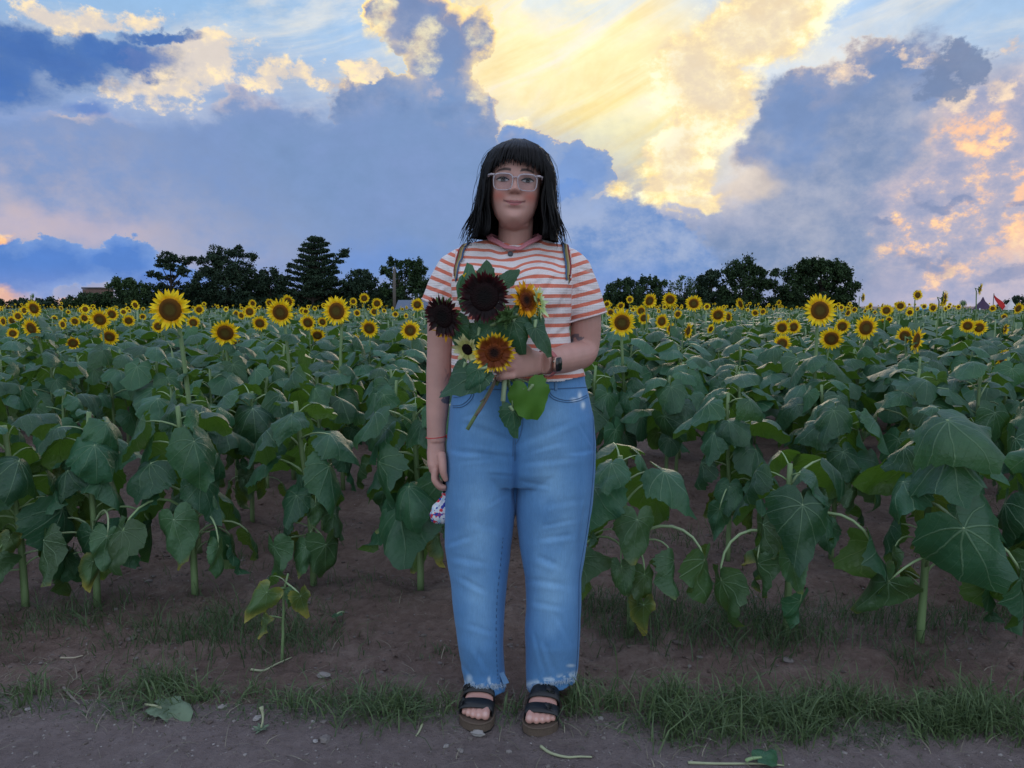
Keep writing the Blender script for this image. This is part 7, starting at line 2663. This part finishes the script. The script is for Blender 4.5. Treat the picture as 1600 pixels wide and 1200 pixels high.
def build_backpack():
    c = P(802, 470, 2.40)
    root = empty('backpack', (c.x, c.y, P(802, 560, 2.40).z))
    base = Vector(root.location)
    def loc(v): return Vector(v) - base
    rings = []
    for (y, hw, dep) in ((572, .095, .035), (565, .115, .055), (530, .122, .062), (480, .120, .058), (440, .108, .048), (418, .085, .034), (412, .060, .02)):
        rings.append((loc(P(802, y, 2.405)), (hw, 0, 0), (0, dep, 0)))
    g = Geo(); g.add(*loft(rings, 28, 3.0)); link('bag', g.build('bag', flat_mat('navy_canvas', (0.03, 0.05, 0.09), 0.85)), root)
    g = Geo()
    rings = [(loc(P(802, y, 2.462)), (hw, 0, 0), (0, dep, 0)) for (y, hw, dep) in ((560, .07, .01), (553, .085, .022), (510, .085, .024), (502, .07, .01))]
    g.add(*loft(rings, 20, 3.5)); link('pocket', g.build('pocket', flat_mat('navy_pocket', (0.04, 0.06, 0.10), 0.85)), root)
    mats = [flat_mat('strap_blue', (0.055, 0.10, 0.20), 0.8), flat_mat('strap_tan', (0.36, 0.25, 0.12), 0.8), flat_mat('strap_red', (0.20, 0.03, 0.03), 0.8), flat_mat('strap_olive', (0.16, 0.16, 0.06), 0.8)]
    for (side, pts2, order) in ((-1, [(728, 384), (722, 392), (718, 404), (715, 418), (714, 432)], (2, 3, 1, 0)), (1, [(882, 382), (884, 392), (886, 404), (887, 418), (886, 434)], (0, 3, 1, 2))):
        pts = []
        for (x, y) in pts2:
            q = hit(SHIRT_BVH, x, y, 0.004)
            if q is not None: pts.append(q)
        q0 = pts[0]
        over = []
        for k, (dy, dz) in enumerate(((0.150, -0.055), (0.120, -0.012), (0.080, 0.008), (0.035, 0.010))):
            t = Vector((q0.x * (1.0 - 0.03 * (4 - k)), q0.y + dy, q0.z + dz))
            l, nr, _, _ = SHIRT_BVH.find_nearest(t)
            over.append(l + nr * (0.004 if nr.dot(t - l) > 0 else 0.004))
        path = catmull([loc(p) for p in over + pts], 4)
        last = path[-1]
        path += [last + Vector((side * 0.012, 0.035, -0.03)), last + Vector((side * 0.010, 0.10, -0.045))]
        for i, mi in enumerate(order):
            V, F = [], []
            wst = 0.0185
            w0, w1 = -wst / 2 + wst * i / 4, -wst / 2 + wst * (i + 1) / 4
            for k, p in enumerate(path):
                tt = (path[min(k + 1, len(path) - 1)] - path[max(k - 1, 0)]).normalized()
                l, nr, _, _ = SHIRT_BVH.find_nearest(p + base)
                nr = (p + base - l).normalized() if (p + base - l).length > 1e-5 else nr
                sd = tt.cross(nr).normalized()
                if sd.x < 0: sd = -sd
                V += [p + sd * w0, p + sd * w1, p + sd * w1 + nr * 0.0018, p + sd * w0 + nr * 0.0018]
            for k in range(len(path) - 1):
                a = 4 * k
                for e in range(4):
                    F.append((a + e, a + (e + 1) % 4, a + 4 + (e + 1) % 4, a + 4 + e))
            if i == 0: strap = link('shoulder_strap', mesh('shoulder_strap', V, F, [mats[mi]]), root)
            else: link('strap_stripe', mesh('strap_stripe', V, F, [mats[mi]]), strap)
    props(root, 'small navy backpack worn on her back, striped straps over both shoulders', 'backpack')


def build_pouch():
    c = P(688, 795, 2.245)
    root = empty('pouch', c)
    rg = random.Random(9)
    g = Geo()
    rings = []
    for (z, w, d) in ((-0.043, .012, .008), (-0.036, .030, .022), (-0.015, .038, .030), (0.008, .032, .026), (0.026, .018, .015), (0.040, .008, .007), (0.048, .011, .010)):
        rings.append(((0.012 * (z + 0.04) / 0.09 + 0.004, 0, z), (w, 0, 0), (0, d, 0)))
    v, f = loft(rings, 40, 2.2)
    v = [q * (1 + 0.09 * math.sin(9 * math.atan2(q.y, q.x) + q.z * 60)) + Vector((0, 0, 0.09 * q.z * math.sin(9 * math.atan2(q.y, q.x)))) for q in v]
    g.add(v, f)
    def pat(B):
        o = B.n('ShaderNodeTexCoord').outputs['Object']
        w = B.v('ADD', o, B.v('SCALE', B.v('SUBTRACT', B.noise(o, 60.0, 3, color=True), (0.5, 0.5, 0.5)), scale=0.012))
        r, g_, b = B.sep(B.voronoi(w, 105.0, out=1))
        c = B.ramp(r, [(0.0, (0.62, 0.64, 0.70)), (0.36, (0.60, 0.04, 0.06)), (0.56, (0.68, 0.68, 0.72)), (0.72, (0.03, 0.05, 0.32)), (0.86, (0.45, 0.62, 0.72)), (0.94, (0.25, 0.04, 0.22))], 'CONSTANT')
        return bsdf(B, c, 0.75, 0.3)
    link('bag', g.build('bag', material('printed_cotton', pat)), root)
    g = Geo()
    h = P(692, 746, 2.205) - c
    g.tube(bez((0.010, 0, 0.044), (0.012, 0.0, 0.06), h + Vector((0.006, 0, -0.03)), h, 10), 0.0035, 6, flat=0.5)
    g.tube(bez((0.012, 0.01, 0.044), (0.020, 0.01, 0.06), h + Vector((0.012, 0.005, -0.03)), h + Vector((0.004, 0.012, 0)), 10), 0.003, 6, flat=0.5)
    link('strap', g.build('strap', M['black_rubber']), root)
    props(root, 'little crumpled pouch in red, white and blue print hanging from her lowered hand', 'bag')


# ------------------------------------------------------------------ the bunch of cut sunflowers in her hand
GRIP = P(787, 572, 2.00)


def cut_flower(px, py, Y, R, az, tilt, petal_mat_, disc_m, label, npet=17, layers=2, pl=0.5, pw=0.17, stem=True, droop=0.0, seg=4, discr=0.5, roll=0.0, tail=None, name='cut_sunflower', back=0.5):
    c = P(px, py, Y)
    rng = random.Random(int(px * 7 + py))
    root = empty(name, GRIP)
    fm = face_matrix(c - GRIP, az, tilt, R, roll)
    g = Geo()
    v, f, t = disc_geo(discr)
    g.add([fm @ Vector(q) for q in v], f, 0, t)
    link('disc', g.build('disc', M[disc_m]), root)
    cg = calyx_geo(rng, discr * 1.02)
    g = Geo(); g.add([fm @ Vector(q) for q in cg.v], cg.f)
    link('calyx', g.build('calyx', M['sepal']), root)
    ones = []
    for k in range(3):
        v, f, t = petal_geo(pl, pw, 0.10, tipc=rng.uniform(-0.25, 0.3), seed=k + int(px))
        ones.append(mesh('petal', v, f, [M[petal_mat_]], None, True, attrs={'tint': t}))
    for k, m_ in enumerate(ring_of_petals(rng, discr, pl, pw, npet, layers, droop=droop)):
        o = link('petal', ones[k % 3], root)
        o.matrix_local = fm @ m_
    if stem:
        n = fm.to_3x3() @ Vector((0, 0, -1))
        n.normalize()
        s0 = (c - GRIP) + n * R * 0.3
        e = tail if tail is not None else Vector((0, 0, -0.05))
        pts = bez(s0, s0 + n * 0.045, Vector((0, 0.004, 0.05)), Vector((rng.uniform(-0.008, 0.008), rng.uniform(-0.006, 0.006), 0)), 10)
        pts += bez(pts[-1], pts[-1] + Vector((0, 0, -0.02)), e * 0.7, e, 5)[1:]
        g = Geo(); g.tube(pts, 0.0052, 7)
        link('stem', g.build('stem', M['stem']), root)
    props(root, label, 'sunflower', 'cut flowers in the bunch')
    return root


M['cut_leaf'] = leaf_mat('bouquet_leaf')
M['bright_leaf'] = material('bright_heart_leaf', lambda B: thin(B, B.mix(B.noise(B.n('ShaderNodeTexCoord').outputs['Object'], 40.0, 4), (0.06, 0.17, 0.02), (0.10, 0.24, 0.03)), (0.15, 0.35, 0.02), 0.3, 0.5, 0.4))


def held_leaf(parent, px, py, Y, L, wide, direction, face=(0, -1, 0.2), mat='cut_leaf', fold=0.4, seed=0, stalk=True):
    """Leaf whose stalk end sits at the pixel, pointing along a pixel direction."""
    rng = random.Random(seed + int(px))
    V, F, MI, UV = leaf_geo(rng, L=L, phi0=0.05, phi1=0.5, pet=0.01, pet_up=0.0, na=36, nr=5, wide=wide, fold=fold, curl=0.7)
    V = [Vector(q) for q in V]
    y = Vector((direction[0], direction[2] if len(direction) > 2 else 0.0, -direction[1])).normalized()
    z = Vector(face); z = (z - y * z.dot(y)).normalized()
    x = y.cross(z)
    m_ = Matrix((x, y, z)).transposed()
    c = P(px, py, Y)
    pw = Vector(parent.location)
    V = [m_ @ q + (c - pw) for q in V]
    return link('leaf', mesh('leaf', V, F, [M[mat], M['petiole']], MI, True, uv=UV), parent)


def build_bouquet():
    big = cut_flower(757, 464, 1.925, 0.068, -0.05, 0.0, 'petal_dark', 'disc_dark', 'biggest burgundy black sunflower at the top of the bunch', npet=22, layers=3, pl=0.48, pw=0.15, discr=0.52, droop=-0.05, tail=Vector((0.0, -0.008, -0.125)))
    left = cut_flower(692, 494, 1.945, 0.058, -0.55, 0.25, 'petal_dark', 'disc_dark', 'smaller burgundy black sunflower leaning out on the side of the sleeve', npet=20, layers=3, pl=0.48, pw=0.15, discr=0.52, tail=Vector((-0.095, -0.015, -0.165)))
    bi = cut_flower(772, 551, 1.905, 0.057, 0.05, 0.12, 'petal_bi', 'disc_rust', 'yellow sunflower with rust brown centre ring in front of her fingers', npet=20, layers=2, pl=0.60, pw=0.19, discr=0.40, tail=Vector((0.028, -0.01, -0.085)))
    orr = cut_flower(822, 469, 1.955, 0.052, 0.75, -0.15, 'petal_or', 'disc_rust', 'orange and yellow sunflower turned sideways beside the biggest dark one', npet=19, layers=2, pl=0.62, pw=0.20, discr=0.38, droop=-0.1, tail=Vector((0.05, -0.01, -0.07)))
    lime = cut_flower(842, 473, 1.985, 0.046, 1.25, -0.2, 'petal_green', 'disc', 'pale lime green flower peeping out behind the orange one', npet=14, layers=2, pl=0.75, pw=0.24, discr=0.30, tail=Vector((0.01, 0.0, -0.04)))
    cream = cut_flower(730, 546, 1.955, 0.045, -0.5, 0.35, 'petal_cream', 'disc_dark', 'cream coloured sunflower tucked behind the yellow and rust one', npet=16, layers=2, pl=0.65, pw=0.24, discr=0.34, tail=Vector((-0.02, 0.0, -0.05)))
    under = cut_flower(697, 520, 1.985, 0.034, -0.4, 1.0, 'petal_or', 'disc_rust', 'drooping orange petals hanging under the smaller burgundy flower', npet=9, layers=1, pl=0.85, pw=0.26, discr=0.30, tail=Vector((-0.01, 0.0, -0.03)))
    tiny = cut_flower(728, 433, 1.99, 0.011, 0.0, -0.1, 'petal', 'disc', 'tiny yellow bud opening at the top beside the bag strap', npet=7, layers=1, pl=0.8, pw=0.5, discr=0.35, tail=Vector((0, 0, -0.03)))
    # green bud cluster between the heads
    bud = empty('flower_bud', GRIP)
    rg = random.Random(31)
    g = Geo()
    c = P(792, 494, 1.925) - GRIP
    g.add(*ball(c, (0.017, 0.014, 0.017), 14))
    for k in range(42):
        a, b = rg.uniform(0, 6.28), rg.uniform(-0.2, 1.5)
        n = Vector((math.cos(a) * math.sin(b), -math.cos(b), math.sin(a) * math.sin(b)))
        v, f, _ = petal_geo(0.024, 0.009, 0.15, seg=2, seed=k)
        q = n.to_track_quat('Z', 'Y').to_matrix().to_4x4() @ Matrix.Rotation(rg.uniform(0, 6.28), 4, 'Z') @ Matrix.Rotation(0.9, 4, 'X')
        g.add([q @ Vector(p) + c + n * 0.014 for p in v], f)
    link('sepals', g.build('sepals', M['sepal']), bud)['kind'] = 'stuff'
    g = Geo(); g.tube(bez(c + Vector((0, 0.012, -0.005)), c + Vector((0, 0.03, -0.04)), (0.004, 0.01, 0.04), (0.003, 0.01, -0.02), 9), 0.004, 6); link('stem', g.build('stem', M['stem']), bud)
    props(bud, 'closed green bud with spiky sepals in the middle of the bunch', 'flower bud', 'cut flowers in the bunch')
    # leaves of the bunch
    held_leaf(big, 768, 446, 1.975, 0.050, 1.1, (0.25, -1), face=(0.1, -1, 0.5), seed=1)
    held_leaf(big, 782, 446, 1.972, 0.055, 0.9, (0.7, -0.6), face=(0, -1, 0.5), seed=2)
    held_leaf(left, 724, 478, 1.985, 0.115, 0.55, (0.05, -1), face=(-0.4, -1, 0.2), seed=3)
    held_leaf(left, 716, 470, 1.960, 0.060, 0.5, (0.3, -1), face=(0.5, -1, 0.2), seed=13)
    held_leaf(left, 716, 494, 1.950, 0.085, 0.7, (0.25, 1), face=(-0.5, -1, 0.2), seed=4)
    held_leaf(left, 705, 510, 1.960, 0.060, 0.55, (0.2, 1), face=(-0.8, -1, 0.2), seed=14)
    held_leaf(orr, 808, 490, 1.935, 0.098, 0.85, (0.35, 1), face=(0.1, -1, 0.35), seed=5)
    held_leaf(orr, 836, 500, 1.945, 0.105, 0.55, (0.75, 0.85), face=(0.3, -1, 0.5), seed=6)
    held_leaf(orr, 835, 492, 1.965, 0.070, 0.9, (0.2, 0.7), face=(0.2, -1, 0.1), seed=16)
    held_leaf(bud, 775, 505, 1.955, 0.085, 0.9, (-0.5, 0.6), face=(0, -1, 0.3), seed=7)
    held_leaf(bud, 805, 515, 1.965, 0.075, 0.8, (0.4, 0.8), face=(0, -1, 0.3), seed=17)
    held_leaf(bud, 750, 512, 1.970, 0.085, 0.9, (-0.6, 0.3), face=(0, -1, 0.3), seed=18)
    held_leaf(bud, 765, 500, 1.985, 0.095, 1.0, (0.2, 1), face=(0, -1, 0.3), seed=19)
    held_leaf(cream, 752, 572, 1.925, 0.135, 0.62, (-1, 0.55), face=(-0.1, -1, 0.7), seed=8)
    held_leaf(cream, 728, 566, 1.945, 0.080, 0.7, (-0.5, 0.9), face=(-0.1, -1, 0.3), seed=28)
    held_leaf(bi, 762, 573, 1.905, 0.075, 0.72, (-0.45, 1), face=(0.2, -1, 0.4), seed=9)
    held_leaf(bi, 832, 600, 1.965, 0.098, 1.15, (0.28, 1), face=(-0.1, -1, 0.1), mat='bright_leaf', fold=0.2, seed=10)
    held_leaf(bi, 797, 634, 1.975, 0.080, 0.95, (0.15, 1), face=(0.3, -1, 0.0), fold=0.7, seed=11)
    # stems hanging below the fist
    g = Geo(); a = P(789, 590, 1.985) - GRIP; b = P(786, 627, 1.975) - GRIP
    g.tube([P(788, 570, 1.99) - GRIP, a, b], [0.0062, 0.0066, 0.0064], 8)
    link('stem_end', g.build('stem_end', flat_mat('pale_cut_stem', (0.36, 0.46, 0.28), 0.6)), big)
    g = Geo(); g.tube(bez(P(776, 590, 1.985) - GRIP, P(768, 610, 1.98) - GRIP, P(755, 635, 1.97) - GRIP, P(743, 650, 1.97) - GRIP, 8), [0.0038] * 7 + [0.003], 6)
    g.tube([P(758, 622, 1.975) - GRIP, P(750, 628, 1.97) - GRIP], 0.0015, 5)
    link('stem_end', g.build('stem_end', flat_mat('brown_stem', (0.16, 0.12, 0.09), 0.7)), left)
    g = Geo(); g.tube(bez(P(800, 588, 1.985) - GRIP, P(808, 595, 1.98) - GRIP, P(814, 600, 1.97) - GRIP, P(818, 609, 1.965) - GRIP, 6), 0.0042, 6)
    g.tube(bez(P(794, 590, 1.985) - GRIP, P(797, 605, 1.98) - GRIP, P(800, 615, 1.975) - GRIP, P(801, 636, 1.975) - GRIP, 6), 0.0026, 6)
    g.tube(bez(P(802, 590, 1.985) - GRIP, P(815, 594, 1.98) - GRIP, P(826, 596, 1.975) - GRIP, P(834, 603, 1.965) - GRIP, 6), 0.0018, 6)
    link('stem_end', g.build('stem_end', M['stem']), bi)


build_watch()
build_backpack()
build_pouch()
build_bouquet()


# ------------------------------------------------------------------ things lying on the path
def build_litter():
    wilt = flat_mat('wilted_leaf', (0.12, 0.17, 0.11), 0.7, 0.3, 30)
    stalk = flat_mat('pale_stalk', (0.30, 0.32, 0.20), 0.7, 0.2, 30)
    g0 = G(275, 1124)
    root = empty('wilted_leaf', (g0.x, g0.y, float(ground_z(g0.x, g0.y)) + 0.006))
    V, F, MI, UV = leaf_geo(random.Random(4), L=0.13, phi0=0.05, phi1=0.25, pet=0.005, pet_up=0, na=34, nr=5, wide=0.7, fold=-0.25, curl=1.6)
    r = Matrix.Rotation(-math.pi / 2 - 0.25, 3, 'Z')
    V = [r @ (Vector(q) + Vector((0, -0.065, 0.008))) for q in V]
    link('blade', mesh('blade', V, F, [wilt, stalk], MI, True, uv=UV), root)
    g = Geo(); g.tube(bez((-0.045, 0.01, 0.01), (-0.07, 0.02, 0.018), (-0.09, 0.025, 0.012), (-0.105, 0.035, 0.01), 6), 0.0035, 6); link('leaf_stalk', g.build('leaf_stalk', stalk), root)
    props(root, 'wilted folded sunflower leaf lying on the bare path with its pale stalk', 'leaf')

    g0 = G(408, 1143)
    root = empty('shrivelled_flower', (g0.x, g0.y, float(ground_z(g0.x, g0.y)) + 0.004))
    g = Geo(); g.tube(bez((0, 0, 0.004), (0.004, 0.02, 0.02), (-0.004, 0.03, 0.035), (-0.008, 0.03, 0.05), 6), [0.003, 0.003, 0.003, 0.004, 0.005, 0.007], 6); link('stem', g.build('stem', stalk), root)
    rg = random.Random(6)
    for k in range(9):
        v, f, t = petal_geo(0.026, 0.010, 0.1, seg=2, seed=k)
        m_ = Matrix.Rotation(k * 0.7, 4, 'Z') @ Matrix.Rotation(rg.uniform(-0.1, 0.5), 4, 'X')
        link('petal', mesh('petal', [m_ @ Vector(q) for q in v], f, [wilt]), root)
    props(root, 'shrivelled little flower head standing on its rim on the path', 'flower')

    for (pts, rr, mat, lab, nm, cat) in (
        ([(845, 1170), (860, 1180), (885, 1187), (905, 1186), (925, 1186)], 0.0045, stalk, 'long pale green stalk curving over the path below the right sandal', 'stalk', 'stalk'),
        ([(392, 1043), (412, 1044), (430, 1040), (456, 1028)], 0.0045, stalk, 'bent pale green stalk on the soil beneath the stunted plant', 'stalk', 'stalk'),
        ([(1075, 1192), (1120, 1193), (1190, 1193), (1225, 1196)], 0.004, stalk, 'straight pale stalk at the bottom edge right of the sandals', 'stalk', 'stalk'),
        ([(95, 1035), (115, 1036), (130, 1034)], 0.004, flat_mat('straw', (0.34, 0.30, 0.22), 0.8), 'short straw coloured twig behind the left grass clump', 'twig', 'twig'),
        ([(100, 1085), (112, 1098), (125, 1110)], 0.005, flat_mat('grey_bark', (0.20, 0.17, 0.15), 0.9), 'thick grey twig among dead stalks at the left of the strip', 'twig', 'twig'),
        ([(660, 1136), (655, 1146), (650, 1152)], 0.004, stalk, 'short split stalk lying beside the left sandal', 'stalk', 'stalk')):
        w = []
        for (x, y) in pts:
            q = G(x, y); q.z = float(ground_z(q.x, q.y)) + rr * 0.9; w.append(q)
        o0 = w[0].copy()
        g = Geo(); p = catmull([q - o0 for q in w], 5)
        g.tube(p, [rr * (1 - 0.5 * k / (len(p) - 1)) for k in range(len(p))], 7)
        o = link(nm, g.build(nm, mat)); o.location = o0
        props(o, lab, cat)
    for (x, y, L, a, mat, lab) in ((1165, 1194, 0.07, -1.2, 'cut_leaf', 'dark green leaf pressed flat at the bottom edge of the path'),
                                   (537, 965, 0.045, 3.0, 'cut_leaf', 'small leaf standing upside down on bare soil, stalk in the air'),
                                   (1108, 905, 0.06, 2.6, 'leaf_old', 'fallen leaf on the soil between the first rows')):
        q = G(x, y)
        V, F, MI, UV = leaf_geo(random.Random(int(x)), L=L, phi0=0.0, phi1=0.35, pet=0.03, pet_up=0.5, na=30, nr=4, wide=0.9, fold=-0.2, curl=1.6)
        o = link('fallen_leaf', mesh('fallen_leaf', V, F, [M[mat], M['petiole']], MI, True, uv=UV))
        o.location = (q.x, q.y, float(ground_z(q.x, q.y)) + 0.012); o.rotation_euler = (0.0, 0.1, a)
        props(o, lab, 'leaf')


build_litter()
